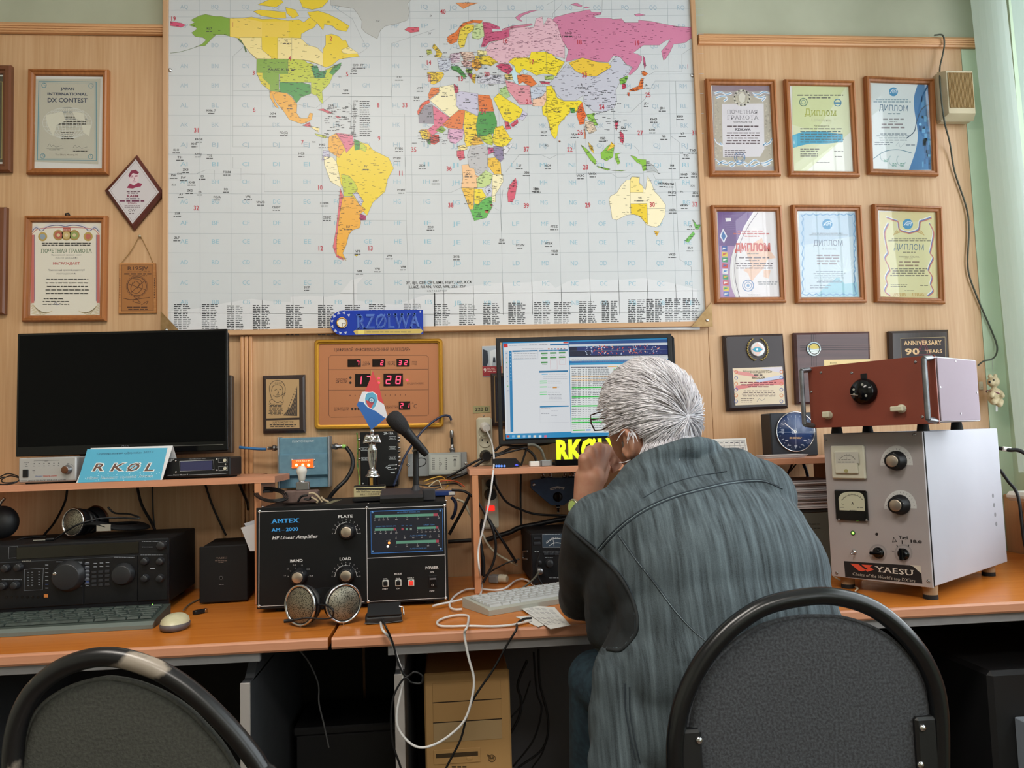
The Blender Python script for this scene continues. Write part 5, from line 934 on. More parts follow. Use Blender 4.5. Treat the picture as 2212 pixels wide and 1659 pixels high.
# --- black transceiver
ZT_=(0,1050,3.95);zt=lambda u,v:(u/3.95,1050+v/3.95)
RD=math.radians(4)
t=T('transceiver','wide black radio transceiver with two large dials behind the dark keyboard','radio',(onY(190,1300,-.33).x,-.33,.7505),(0,0,RD))
a=t.p(*zt(1445,440),0);zt_top=a.z;xr=a.x;xl=xr-.52;xs=t.p(*zt(1185,600)).x
t.part('case',bx(xl+.004,xr-.003,.012,.27,.02,zt_top-.003,.003),BLKM);t.part('front_panel',bx(xl,xr,-.004,.012,.016,zt_top,.003),mat('radio_front','14161A',.4,spec=.35))
zm=t.p(*zt(800,600)).z;m=MB();m.box(xs,xr-.002,-.008,-.004,.03,zm-.002,.001);m.box(t.p(*zt(30,700)).x-.1,t.p(*zt(720,700)).x,-.007,-.004,.03,zm-.002,.001);m.box(t.p(*zt(730,700)).x,xs-.001,-.006,-.004,.03,zm-.002,.001);t.part('control_panel',m,BLK)
t.part('display_window',bx(t.p(*zt(150,500)).x,t.p(*zt(1190,500)).x,-.0055,-.004,zm+.003,zt_top-.006,.0006),mat('display_glass','1E1C16',.12))
A=Art(t,-.0083);A.zoom(*ZT_);wc='8F96A0'
A.line([(0,655),(480,632),(1150,595)],3,'4A5058',-20);A.text('YAESU',225,644,9,'B8B8B0',w=78,serif=True,L=1);A.line([(208,712),(370,700),(362,885),(205,892)],4,'7A828C',1,True);A.line([(70,520),(145,515),(140,612),(65,618)],3,'8A9098',-60,True)
for x in (240,275,335):
    for k in range(6):A.rect(x-8,735+k*22-(x-240)*.05,x+8,740+k*22-(x-240)*.05,'7A828C',1)
for r,ys in enumerate((655,685)):
    for k in range(3):A.rect(800+k*52,ys-k*3,830+k*52,ys+6-k*3,wc,20)
for x in (400,745,690):
    for k in range(7):A.rect(x-14,670+k*33-(x-400)*.06,x+12,676+k*33-(x-400)*.06,wc if k != 5 else '4A62A8',2)
A.text('YAESU',225,644,9,'B8B8B0',w=78,serif=True,L=3);A.bars(480,648,700,1,8,4,wc,0,3);A.bars(975,610,1150,1,8,4,wc,0,3);A.bars(1210,475,1420,1,8,4,wc,0,3);A.bars(1210,522,1310,1,8,4,wc,0,3);A.rect(1280,698,1322,708,wc,3);A.bars(1190,590,1410,1,8,4,wc,.1,3);A.rect(375,922,410,950,'C87A3A',3);A.bars(10,800,190,1,10,4,wc,.1,3);A.obj('panel_print')
DK=mat('dial_rubber','202226',.38)
k=knob(t,'main_dial',*zt(590,765),0,y=-.008,r=.034,dep=.022,body=DK,skirt=1.12);p=t.p(*zt(465,750),-.031);MB().ell(p,(.0045,.0015,.0045),12,6).obj('finger_dimple',CHR,k)
knob(t,'sub_dial',*zt(1055,750),0,y=-.008,r=.0245,dep=.019,body=DK,skirt=1.12)
for x,y in ((1240,640),(1370,640),(1240,785),(1370,785),(55,700),(165,690),(30,850),(135,845),(1380,505)):knob(t,'small_knob',*zt(x,y),0,y=-.008,r=.0088 if y > 600 else .0105,dep=.012,body=DK,pt=mat('knob_mark','A8AEB6',.4),ang=95)
for r in range(4):
    for c in range(3):p=t.p(*zt(805+c*56,735+r*37-c*4),-.006);t.part('key_button',bx(p.x-.0055,p.x+.0055,-.0085,-.006,p.z-.0032,p.z+.0032,.0006),mat('button_dark','2A2D33',.35))
for k_ in range(6):p=t.p(*zt(745,660+k_*34),-.006);t.part('key_button',bx(p.x-.0055,p.x+.0055,-.0082,-.006,p.z-.003,p.z+.003,.0006),mat('button_grey','4A4E58',.4))
for k_ in range(8):p=t.p(*zt(60+k_*45,945),-.004);t.part('jack',MB().cyl(p,p+Vector((0,-.004,0)),.003,n=10),BLKG)
for fx in (xl+.04,xr-.04):t.part('foot',bx(fx-.015,fx+.015,.0,.03,0,.02,.003),RUB);t.part('foot',bx(fx-.015,fx+.015,.22,.25,0,.02,.003),RUB)
for fx in (xl+.42,xl+.18):t.part('tilt_stand',MB().tube([(fx-.03,-.01,.016),(fx-.03,-.028,.004),(fx+.03,-.028,.004),(fx+.03,-.01,.016)],.0022,8),CHR)
RADT=.7505+zt_top
# --- dark keyboard
def keyboard(t,w,d,rows,body,keym,tilt=.012,th=.012,edge=None):
    m=MB();prof=[(-d,0),(-d,th),(-d+.012,th+.003),(0,th+tilt),(.0,0)];m.prism(prof,0,w,ax='x');t.part('body',m,body)
    if edge:m=MB();m.prism([(-d-.012,0),(-d-.012,th*.6),(-d,th+.001),(-d,0)],0,w,ax='x');t.part('palm_edge',m,edge)
    for r,row in enumerate(rows):
        x=.010;y=-.016-r*(d-.03)/len(rows);z=th+tilt*(1+y/d)+.0005
        for kw in row:
            W_=kw*.0188*(w-.02)/sum(row)/.0188
            if W_ > 0 and kw > 0:MB().add([(x+.001,y-.016,z),(x+W_-.001,y-.016,z),(x+W_-.001,y,z),(x+.001,y,z),(x+.003,y-.0135,z+.005),(x+W_-.003,y-.0135,z+.005),(x+W_-.003,y-.003,z+.006),(x+.003,y-.003,z+.006)],[(4,5,6,7),(0,1,5,4),(1,2,6,5),(2,3,7,6),(3,0,4,7)]).obj('key',keym,t.o)
            x+=W_
R_=[[1]*15,[1]*13+[2],[1.5]+[1]*12+[1.5],[1.75]+[1]*11+[2.25],[2.25]+[1]*10+[1.75,1],[1.5,1,1.2,5.6,1.2,1,1.5,1,1]]
ka=onZ(*zt(1360,1165),.752);kb=onZ(*zt(1515,990),.775)
t=T('dark_keyboard','grey-green dusty computer keyboard in front of the black transceiver','keyboard',(ka.x-.44,-.395,.7505),(0,0,math.radians(2)))
keyboard(t,.44,.115,R_[:],mat('keyboard_dark','3A4440',.5),mat('key_dark','2C3634',.45,col2='3F4A46',scale=60),edge=mat('keyboard_edge','66706C',.45),tilt=.016,th=.014)
t.part('lock_light',MB().ell((.40,-.006,.031),.0015,8,5),mat('green_led','7BFF4A',.4,emit=2))
# --- mouse, usb plug
t=T('computer_mouse','cream and grey computer mouse at the front of left desk','mouse',(*onZ(378,1358).xy,.7505),(0,0,.12))
m=MB();m.lathe([(.026,0),(.031,.004),(.032,.012),(.029,.016)],(0,0,0),(0,0,1),28);m.v=[(x*1.0,y*1.45,z) for x,y,z in m.v];t.part('base',m,mat('mouse_grey','5A5456',.5))
m=MB();m.lathe([(.0305,.0145),(.029,.021),(.022,.027),(.012,.0305),(0,.0315)],(0,0,0),(0,0,1),28);m.v=[(x,y*1.45,z+.12*y) for x,y,z in m.v];t.part('top_shell',m,mat('mouse_cream','C9C4A4',.35,col2='BDB797',scale=40))
t.part('cable',MB().tube(smooth_path([t.loc(onZ(396,1318,.757)),t.loc(onZ(408,1306,.754)),t.loc(onZ(425,1297,.753)),t.loc(onZ(432,1294,.753))],5),.0018,6),mat('cable_grey','55544A',.5))
t=T('usb_stick','small black plug with silver tip lying near the mouse','plug',(*onZ(436,1325).xy,.7505),(0,0,.9));t.part('body',bx(-.022,.005,-.007,.007,0,.010,.002),BLK);t.part('metal_tip',bx(.005,.014,-.006,.006,.001,.009,.0005),CHR)
# --- black power supply / speaker
t=T('desk_speaker','small upright black speaker unit between transceiver and amplifier','speaker',(onY(484,1304,-.25).x,-.25,.7505),(0,0,.1))
a=t.p(*zt(1700,530),0);b=t.p(*zt(2118,1020),0);top=t.p(*zt(1900,508),0).z
t.part('case',bx(a.x+.002,b.x-.002,.004,.2,.004,top-.002,.004),BLKM);t.part('front_panel',bx(a.x,b.x,0,.006,.003,top,.003),mat('speaker_front','121316',.5,spec=.3))
A=Art(t,-.0002);A.zoom(*ZT_);A.text('YAESU',1892,620,15,'8A7A70',w=96,serif=True);A.bars(1835,640,1945,1,8,5,'7A6A62',0,2);A.bars(1865,654,1915,1,8,5,'7A6A62',0,2);A.ring(1886,783,14,3,'7A7A80',2);A.bars(1868,843,1908,1,8,4,'8A8A90',0,2);A.obj('front_print')
t.part('power_button',MB().cyl(t.p(*zt(1886,783),0),t.p(*zt(1886,783),0)+Vector((0,-.002,0)),.003,n=14),BLKG)
for q in ((-.04,.02),(.04,.02),(-.04,.18),(.04,.18)):t.part('foot',MB().cyl((q[0],q[1],0),(q[0],q[1],.004),.006,n=10),RUB)
# --- headphones lying on the transceiver
def earcup(t,c,d,r,dep=.022,name='ear_cup'):
    d=V3(d).normalized();c=V3(c)
    k=MB().lathe([(r*.92,-dep),(r,-dep*.6),(r,0),(r*.97,.004),(r*.93,.003)],c,d,32).obj(name,BLK,t.o)
    MB().lathe([(r*1.0,-.002),(r*1.035,.002),(r*1.0,.0055),(r*.92,.004),(r*.90,.002)],c,d,36).obj('chrome_ring',CHR,k)
    gm=mat('perforated_grille','4A483E',.35,.7)
    if 'Normal' in gm.name or not gm.get('dots'):
        nt=gm.node_tree;vo=nt.nodes.new('ShaderNodeTexVoronoi');vo.inputs['Scale'].default_value=420;tc=nt.nodes.new('ShaderNodeTexCoord');nt.links.new(tc.outputs['Object'],vo.inputs['Vector']);rp=nt.nodes.new('ShaderNodeValToRGB');rp.color_ramp.elements[0].color=hx('12110F');rp.color_ramp.elements[1].color=hx('8A8576');rp.color_ramp.elements[0].position=.3;rp.color_ramp.elements[1].position=.45;nt.links.new(vo.outputs['Distance'],rp.inputs[0]);nt.links.new(rp.outputs[0],nt.nodes['Principled BSDF'].inputs['Base Color']);gm['dots']=1
    MB().lathe([(r*.91,.002),(r*.7,.0065),(r*.4,.009),(0,.010)],c,d,32).obj('grille',gm,k)
    e1=d.orthogonal().normalized();e2=d.cross(e1);m=MB()
    P=[c-d*(dep+.008)+(e1*math.cos(a)+e2*math.sin(a))*r*.78 for a in [2*math.pi*i/24 for i in range(24)]];m.tube(P,r*.17,8,closed=True);m.obj('ear_pad',mat('pad_leather','17181B',.5),k)
    return k
t=T('headphones','black headphones with silver rimmed cups lying on the transceiver','headphones',(onY(225,1160,-.22).x,-.22,RADT+.0005))
zq=lambda u,v,Y:t.loc(onY(*zt(u,v),Y))
c_=zq(630,325,-.24);c_.z=max(c_.z,.041);earcup(t,c_,(-.45,-1,.1),.036);c_=zq(830,300,-.14);c_.z=max(c_.z,.042);earcup(t,c_,(.3,.8,.25),.034)
m=MB();P=smooth_path([zq(740,340,-.235),zq(830,320,-.26),zq(1000,355,-.25),zq(1215,345,-.18),zq(1180,320,-.10),zq(950,330,-.09)],6);m.tube(P,.017,10,flat=.35);t.part('headband',m,BLKM)
t.part('side_label',bx(*(lambda a,b:(a.x,b.x,-.057,-.0545,b.z,a.z))(zq(825,330,-.275),zq(945,382,-.275)),.0005),mat('label_silver','A09A90',.4,.3))
t.part('cord',MB().tube(smooth_path([zq(920,180,-.2),zq(980,230,-.2),zq(1110,240,-.22),zq(1190,275,-.24),zq(1000,270,-.24),zq(830,280,-.26),zq(640,340,-.28),zq(470,455,-.27)],6),.0025,6),BLK)
# --- round object / microphone at the far left
t=T('studio_headset','black padded headset hanging at the far left under the shelf','headset',(onY(10,1175,-.2).x,-.2,RADT+.0005))
c=t.loc(onY(4,1128,-.2));m=MB();m.ell((c.x,0,c.z),(.042,.03,c.z-.002),20,14);t.part('pad',m,mat('pad_leather'));m=MB();m.tube([t.loc(onY(-6,1100,-.2)),t.loc(onY(2,1085,-.2)),t.loc(onY(10,1076,-.2))],.004,8);t.part('joint',m,CHR)
# --- front headphones on desk
t=T('round_headphones','headphones with two round grille cups standing before the black amplifier','headphones',(*onZ(690,1350,.7505).xy,.7505))
zq=lambda u,v,Y:t.loc(onY(*za(u,v),Y))
c1=zq(505,1140,-.56);c2=zq(930,1135,-.56);r_=.0445
c1.z=c2.z=r_*1.04
earcup(t,c1,(-.66,-1,.06),r_,.010);earcup(t,c2,(.62,-1,.04),.0425,.010)
P=[zq(585,1020,-.545),zq(620,1010,-.50),zq(740,1040,-.47),zq(850,1010,-.50),zq(880,1020,-.545)]
m=MB();vs=[];
for p_ in smooth_path([(c1.x+.012,c1.y+.012,0),(c1.x+.018,c1.y+.055,0),(0,c1.y+.075,0),(c2.x-.018,c2.y+.055,0),(c2.x-.012,c2.y+.012,0)],6):vs+=[(p_.x,p_.y,.022),(p_.x,p_.y,.070),(p_.x,p_.y-.004,.070),(p_.x,p_.y-.004,.022)]
n=len(vs)//4;m.add(vs,[(i*4+k,i*4+(k+1) % 4,i*4+4+(k+1) % 4,i*4+4+k) for i in range(n-1) for k in range(4)]);t.part('headband',m,BLKM)
t.part('cord',MB().tube(smooth_path([zq(670,1130,-.575),zq(780,1150,-.60),zq(830,1200,-.61),zq(810,1265,-.60),zq(700,1275,-.615),zq(560,1268,-.62),zq(430,1290,-.62)],6),.0022,6),BLK)
t.part('jack_plug',MB().cyl(zq(430,1290,-.62),zq(340,1300,-.62),.004,n=12),BLK)
for c in (c1,c2):t.part('pivot_screw',MB().cyl((c.x,c.y-.004,.0),(c.x,c.y-.004,.005),.002,n=8),CHR)
# --- black folding case
t=T('leather_case','small black leather flip case holding a phone on the desk edge','case',(*onZ(828,1348).xy,.7505),(0,0,.08))
m=MB();m.box(-.04,.042,0,.055,0,.016,.004);t.part('pouch',m,mat('pad_leather'));m=MB();m.prism([(0.002,.0162),(.0,.019),(.06,.034),(.065,.0162)],-.035,.040,ax='x');t.part('flap',m,mat('pad_leather'))
t.part('stitched_edge',MB().tube([(-.041,-.001,.004),(.0,-.001,.001),(.043,-.001,.004)],.0012,6),mat('piping_grey','3A3D42',.4))
t.part('clip',MB().tube([(.036,.03,.030),(.046,.028,.028),(.046,.020,.012)],.002,6),CHR)
# --- papers left of amplifier
for i,(q,col) in enumerate(((((520,1140),(550,1132),(553,1190),(540,1182)),'C8CCD2'),(((527,1131),(553,1122),(554,1150),(540,1148)),'B8BEC8'))):
    P=[onY(*c,-.26+.01*i) for c in q];P[2].z=P[3].z=min(P[2].z,P[3].z);m=MB();m.add([tuple(p) for p in P]+[tuple(p+Vector((0,.0012,0))) for p in P],[(0,1,2,3),(7,6,5,4),(0,4,5,1),(1,5,6,2),(2,6,7,3),(3,7,4,0)])
    tag(m.obj('paper_sheet',mat('paper_'+str(i),col,.7)),('white folded paper sheet jammed beside the black amplifier','bluish paper sheet behind the folded one beside the amplifier')[i],'paper')
# ------------------------------------------------------------------ things on the left shelf
ZS=(0,700,3.95);zs=lambda u,v:(u/3.95,700+v/3.95);ST=SHZ+.0004
def face(t,q1,q2,zf,y=0):a,b=t.p(*zf(*q1),y),t.p(*zf(*q2),y);return a,b
t=T('black_monitor','large switched-off black monitor on the left shelf','monitor',(onY(265,980,-.165).x,-.165,ST),(0,0,math.radians(-2)))
c=[t.p(*zs(*q),0) for q in ((130,83),(1930,40),(1955,1103),(150,1108))]
xl,xr,zb_,zt2=(c[0].x+c[3].x)/2,(c[1].x+c[2].x)/2,(c[2].z+c[3].z)/2,(c[0].z+c[1].z)/2
t.part('housing',bx(xl+.004,xr-.004,.004,.035,zb_+.004,zt2-.004,.006),BLKM);t.part('bezel',bx(xl,xr,0,.006,zb_,zt2,.002),BLKG)
t.part('screen',bx(xl+.006,xr-.006,-.0008,0,zb_+.026,zt2-.006,.0002),mat('dark_screen','040507',.3,spec=.12));t.part('chin_strip',bx(t.p(*zs(1450,1050),0).x,xr-.012,-.002,0,zb_+.0155,zb_+.0175,.0003),STEEL)
A=Art(t,-.0009);A.zoom(*ZS);A.ring(1050,1043,9,3,'7A7E84',1);A.text('LG',1082,1050,15,'7A7E84',w=30,bold=.02);A.obj('maker_mark')
t.part('stand_foot',bx(-.14,.14,.0,.075,0,.008,.003),BLKM);t.part('stand_neck',bx(-.03,.03,.03,.05,.008,zb_+.06,.003),BLKM)
t=T('rear_monitor','second dark monitor standing just behind the big black one','monitor',(onY(440,985,-.075).x,-.075,ST))
a=t.p(*zs(1975,435),0);b=t.p(*zs(1975,1100),0);t.part('housing',bx(a.x-.42,a.x,0,.03,b.z,a.z,.003),mat('rear_monitor_edge','4A3D32',.5));t.part('stand',bx(a.x-.24,a.x-.18,.004,.02,0,b.z,.002),BLKM)

t=T('filter_box','silver-white control box with brown knob on the left shelf','control box',(onY(104,1045,-.275).x,-.275,ST),(0,0,math.radians(-2)))
a,b=face(t,(158,1150),(648,1358),zs);z0=.004
t.part('case',bx(a.x,b.x,0,.085,z0,a.z+.0015,.003),mat('box_silver','B4B4B4',.4,.3));t.part('foot',bx(a.x+.012,b.x-.012,.01,.08,0,z0,.001),RUB)
A=Art(t,-.0002);A.zoom(*ZS);nk='4A4A4E';A.line([(290,1175),(290,1168),(505,1162),(505,1170)],2,nk,1)
for k in range(6):A.circ(292+k*42,1192-k*1,5,nk,1);A.bars(284+k*42,1214-k,300+k*42,1,4,4,nk,0)
A.text('Band',396,1172,8,nk,w=30);A.circ(225,1197,4,nk,1);A.bars(205,1185,250,1,4,3,nk);A.bars(210,1216,240,1,4,4,nk);A.bars(275,1253,302,1,4,4,nk);A.circ(290,1272,3,nk,1);A.bars(572,1192,598,1,4,4,nk)
A.text('linear',330,1304,14,'3A5A9A',w=64,italic=.3);A.text('Store.com',425,1302,14,'B0483A',w=118,italic=.2,bold=.02);A.line([(175,1334),(235,1333)],2,nk,1);A.line([(575,1325),(640,1323)],2,nk,1);A.text('SINGLE "SIX-PACK" RPI BLOCK LUXURY',402,1338,12,nk,w=325,italic=.2,bold=.02);A.ring(592,1237,42,2,nk,1,a0=180,a1=330);A.obj('panel_print')
k=knob(t,'rotary_knob',*zs(578,1242),0,r=.0105,dep=.014,body=mat('knob_rim','8A8A8C',.3,.8),cap=mat('knob_brown','6A4630',.3,.4),capr=.85)
a,b=face(t,(197,1242),(244,1308),zs);t.part('power_switch',bx(a.x,b.x,-.003,0,b.z,a.z,.001),BLK)

t=T('callsign_tent_card','light blue folded card with large brown callsign standing on the shelf','sign',(onY(262,1042,-.288).x,-.288,ST))
q=[t.p(*zs(u,v),0) for u,v in ((735,1063),(1445,1050),(1385,1330),(650,1358))];tl=math.radians(22);W1=(q[0]-q[1]).length;hgt=((q[0]-q[3]).length+(q[1]-q[2]).length)/2
zb0=0.0;m=MB();
def tc(x,h):return (x,(h)*.35,h)
X0,X1=q[3].x,q[2].x;X2,X3=q[0].x,q[1].x;hz=(q[0].z+q[1].z)/2*1.03
vs=[(X0,0,0),(X1,0,0),(X3,hz*.3,hz),(X2,hz*.3,hz),(X0+.03,.0016+.062,0),(X1+.03,.0016+.062,0)]
m.add(vs,[(0,1,2,3),(2,5,4,3),(3,2,1,0),(3,4,5,2)]);t.part('card',m,mat('card_white','D6D8DC',.5))

t2=T('card_face',None,None,(0,0,0));t2.o.parent=t.o;sl=math.atan(.3);t2.o.rotation_euler=(-sl,0,0);t2.M=t.M @ Euler((-sl,0,0)).to_matrix().to_4x4();t2.I=t2.M.inverted()
A=Art(t2,-.0003);A.zoom(*ZS);A.poly([(745,1068),(1430,1056),(1368,1328),(662,1354)],'4FA6C6',1)
for _ in range(60):x=random.uniform(700,1360);A.circ(x,random.gauss(1280,30),random.uniform(2,5),'A8D8E8',2,n=6)
A.text('Соревнования «Дружба» 2022 г.',1068,1108,17,'2F5F78',w=490,italic=.2,bold=.01,L=3)
for s,x,w in (('R',826,92),('K',985,105),('Ø',1125,105),('L',1262,80)):A.text(s,x,1256,76,'DCE4E6',w=w+10,italic=.25,bold=.05,L=3);A.text(s,x,1253,70,'5F4238',w=w,italic=.25,bold=.02,L=4)
A.text('Радио  Киловатт  Нулевой  Леонид',1020,1315,19,'D6E8EE',w=560,italic=.2,bold=.03,L=3);A.text('Радио  Киловатт  Нулевой  Леонид',1020,1314,17,'3A6F88',w=556,italic=.2,L=4);A.obj('printed_face',t2.o)
pf=t2.o.children[0];pf.parent=t.o;
for v in pf.data.vertices:v.co=Euler((-sl,0,0)).to_matrix() @ v.co
bpy.data.objects.remove(t2.o)

t=T('power_meter','black power meter with blue display beside the callsign card','meter',(onY(440,1028,-.27).x,-.27,ST),(0,0,math.radians(-5)))
a,b=face(t,(1400,1160),(1965,1300),zs);z0=.004
t.part('case',bx(a.x,b.x,0,.085,z0,a.z+.003,.003),BLK);t.part('foot',bx(a.x,b.x-.01,.01,.08,0,z0,.001),RUB)
A=Art(t,-.0002);A.zoom(*ZS);A.line([(1532,1172),(1820,1160),(1828,1242),(1535,1256)],5,'A8ACB0',1,True);A.text('HF SWR & Power Meter',1685,1154,8,'9A9EA4',w=145);A.text('Power Master II',1542,1292,12,'A8ACB0',w=125,bold=.02);A.line([(1430,1292),(1475,1291)],3,'A8ACB0',1);A.line([(1612,1288),(1930,1275)],3,'A8ACB0',1)
for x,y in ((1900,1163),(1903,1232)):A.line([(x-38,y-18),(x+38,y-20),(x+40,y+16),(x-36,y+19)],3,'A8ACB0',1,True)
for k in range(3):A.line([(1425+k*14,1175),(1455+k*14,1152)],5,'A8ACB0',1)
A.obj('panel_print');a,b=face(t,(1540,1175),(1812,1245),zs);t.part('display',bx(a.x,b.x,-.0012,0,b.z,a.z,.0003),mat('lcd_blue','2E3050',.15,emit=.15))
for q_ in ((1500,1167),(1502,1262),(1850,1153),(1852,1247),(1925,1197)):screw(t.o,t.p(*zs(*q_),0),.0025)
for q_ in ((1920,1163),(1922,1231)):t.part('button',MB().cyl(t.p(*zs(*q_),0),t.p(*zs(*q_),0)+Vector((0,-.004,0)),.004,n=14),IVO)
def cable(label,pts,r=.0025,m=None,name='cable',cat='cable',n=6,group=None,segs=8):
    """pts: (px, py, Y) photo positions each at its own real depth, or Vectors in world space"""
    P=[p if isinstance(p,Vector) else onY(*p) for p in pts];o=P[0].copy();mb=MB().tube(smooth_path([p-o for p in P],n),r,segs)
    ob=mb.obj(name,m or BLK);ob.location=o;return tag(ob,label,cat,group)
cable('thin black wire coiled at the far left end of the shelf',[(0,1030,-.27),(18,1023,-.25),(40,1030,-.26),(38,1040,-.275),(10,1043,-.28),(4,1036,-.26),(22,1028,-.25),(42,1034,-.26),(30,1044,-.28),(0,1046,-.28),(-10,1038,-.26),(10,1030,-.25)],.0016)
for i,(p,r) in enumerate((([(146,1050,-.03),(140,1085,-.04),(118,1128,-.08),(100,1150,-.12),(88,1166,-.14)],.0032),([(296,1050,-.02),(306,1090,-.03),(328,1130,-.04),(340,1158,-.05)],.0042),([(329,1050,-.015),(331,1110,-.015),(336,1158,-.02)],.0022),([(443,1045,-.01),(458,1090,-.015),(478,1135,-.02),(488,1156,-.03)],.0032),([(515,1040,-.02),(524,1062,-.03),(534,1085,-.08),(536,1100,-.12)],.004))):
    cable(('black cable hanging to the headphones under the left shelf','thick black cable sloping down behind the transceiver','thin straight black cord behind the transceiver','black cable going down to the small speaker unit','short black cable beside the shelf upright')[i],p,r)
cable('thin cord lying on top of the transceiver at left',[(22,1172,-.2),(48,1163,-.18),(75,1160,-.16),(98,1160,-.15)],.0022)
t=T('cable_plug','bright metal plug lying on top of the transceiver','plug',(*onZ(85,1170,RADT).xy,RADT+.0003));t.part('tip',MB().cyl((-.014,0,.003),(.016,0,.003),.003,n=12),CHR);t.part('sleeve',MB().cyl((.016,0,.004),(.034,.004,.004),.004,n=12),BLK)
# ------------------------------------------------------------------ on and behind the black amplifier
TOPA=AMPT+.0002
def Ybox(name,label,cat,tl,br,Y,d,mats,zf,extra=0,b=.002):
    """box hung on the wall: front at Y, photo corners tl and br"""
    a,c=onY(*zf(*tl),Y),onY(*zf(*br),Y);t=T(name,label,cat,((a.x+c.x)/2,Y,c.z));t.w=(c.x-a.x)/2;t.h=a.z-c.z
    t.part('case',bx(-t.w,t.w,0,d,0,t.h,b),mats);return t
BG=mat('hammer_blue','5A7F92',.45,col2='648A9C',scale=60)
t=Ybox('indicator_box','blue-grey metal box with glowing orange window on the wall','box',(238,1080),(638,1478),-.085,.0845,BG,zb)
pf_=lambda u,v,y=0:t.p(*zb(u,v),y)
p0,p1=pf_(240,1210),pf_(638,1372);t.part('sloped_cover',MB().prism([(-.0002,p0.z),(-.012,p0.z-.004),(-.012,p1.z),(-.0002,p1.z-.008)],p0.x+.001,p1.x-.001,ax='x'),BG)
p0,p1=pf_(236,1380),pf_(642,1474);t.part('side_flange',bx(-t.w-.005,-t.w,-.004,.05,.0,t.h+.003),GRY);t.part('side_flange',bx(t.w,t.w+.005,-.004,.05,0,t.h+.003),GRY)
A=Art(t,-.0001);A.zoom(*ZB);A.text('ПУЛЬТ СМЕЩЕНИЯ',432,1113,16,'C8D4DA',w=178);A.obj('lettering')
a,b=pf_(342,1256,-.0125),pf_(517,1320,-.0125);w_=t.part('lamp_window',bx(a.x,b.x,-.0155,-.012,b.z,a.z,.0005),mat('glow_orange','E05A1E',.3,col2='7A2408',scale=90,emit=.8))
for x in (378,430,478):MB().ell(pf_(x,1300,-.0156),.004,10,6).obj('lamp',mat('filament','FFB060',.3,emit=4),w_)
A=Art(t,-.0157);A.zoom(*ZB);A.text('УКВ 50-144',432,1272,13,'FFB080',w=120);A.obj('lamp_lettering',w_,LED)
for q_ in ((340,1256),(522,1256),(342,1316),(522,1316)):screw(t.o,pf_(*q_,-.012),.003)
L_,R_2=pf_(218,1160),pf_(655,1150);connector(t.o,(L_.x-.001,.03,L_.z),(L_.x-.032,.03,L_.z),.0065);connector(t.o,(R_2.x,.03,R_2.z),(R_2.x+.030,.03,R_2.z),.0075);t.part('green_tape',MB().cyl((R_2.x+.030,.03,R_2.z),(R_2.x+.040,.03,R_2.z-.001),.0062,n=12),mat('tape_green','9AD06A',.5))
cable('blue cable running left from the blue-grey box',[(517,966,-.05),(540,969,-.05),(563,969,-.05),(574,969,-.052)],[.002]*3+[.0045]*16,mat('cable_blue','2C6EA8',.4)) if False else cable('blue cable running left from the blue-grey box',[(517,966,-.05),(535,968,-.05),(560,970,-.052),(575,970,-.054)],.0042,mat('cable_blue','2C6EA8',.4))
cable('thick black coaxial cable curving down from the blue-grey box',[(748,966,-.06),(760,985,-.07),(761,1010,-.08),(748,1035,-.09),(728,1055,-.10),(712,1075,-.10),(706,1095,-.10)],.0058)

t=Ybox('antenna_switch','black antenna switch box behind the trophy on the wall','switch box',(895,1030),(1208,1470),-.06,.0595,BLK,zb)
A=Art(t,-.0002);A.zoom(*ZB);A.text('2R-1PA',1128,1050,22,'C8D0D4',w=80,bold=.01)
for s,x,y in (('Ant A',1160,1080),('Out',932,1168),('10 out',1160,1160),('Radio',935,1250),('Ant B',1160,1240)):A.line([(x-28,y-12),(x+28,y-12),(x+28,y+11),(x-28,y+11)],2.5,'C8D0D4',1,True);A.text(s,x,y+6,14,'C8D0D4',w=44)
A.line([(1105,1318),(1130,1300),(1185,1298)],3,'C8D0D4',1);A.line([(1105,1318),(1130,1334),(1185,1330)],3,'C8D0D4',1);A.bars(1120,1322,1160,1,5,7,'C8D0D4',0,2);A.bars(1145,1366,1180,1,5,8,'C8D0D4',0,2);A.obj('panel_print')
for v in (1075,1105,1160,1190,1238,1270,1310,1345):p=t.p(*zb(1210,v),0);t.part('socket',MB().cyl((t.w,.02,p.z),(t.w+.007,.02,p.z),.004,n=12),STEEL)
for v in (1090,1170,1250):p=t.p(*zb(895,v),0);t.part('socket',MB().cyl((-t.w,.02,p.z),(-t.w-.007,.02,p.z),.004,n=12),STEEL)
for q_ in ((1190,1298),(1188,1330),(1185,1450),(920,1450)):screw(t.o,t.p(*zb(*q_),0),.003)
cable('green and yellow earth wire beside the antenna switch',[(771,935,-.03),(773,960,-.03),(772,1000,-.035),(776,1030,-.05),(777,1060,-.08)],.0022,mat('earth_wire','9FB04A',.5,col2='4A8A4A',scale=90,stretch=(.2,.2,1)))

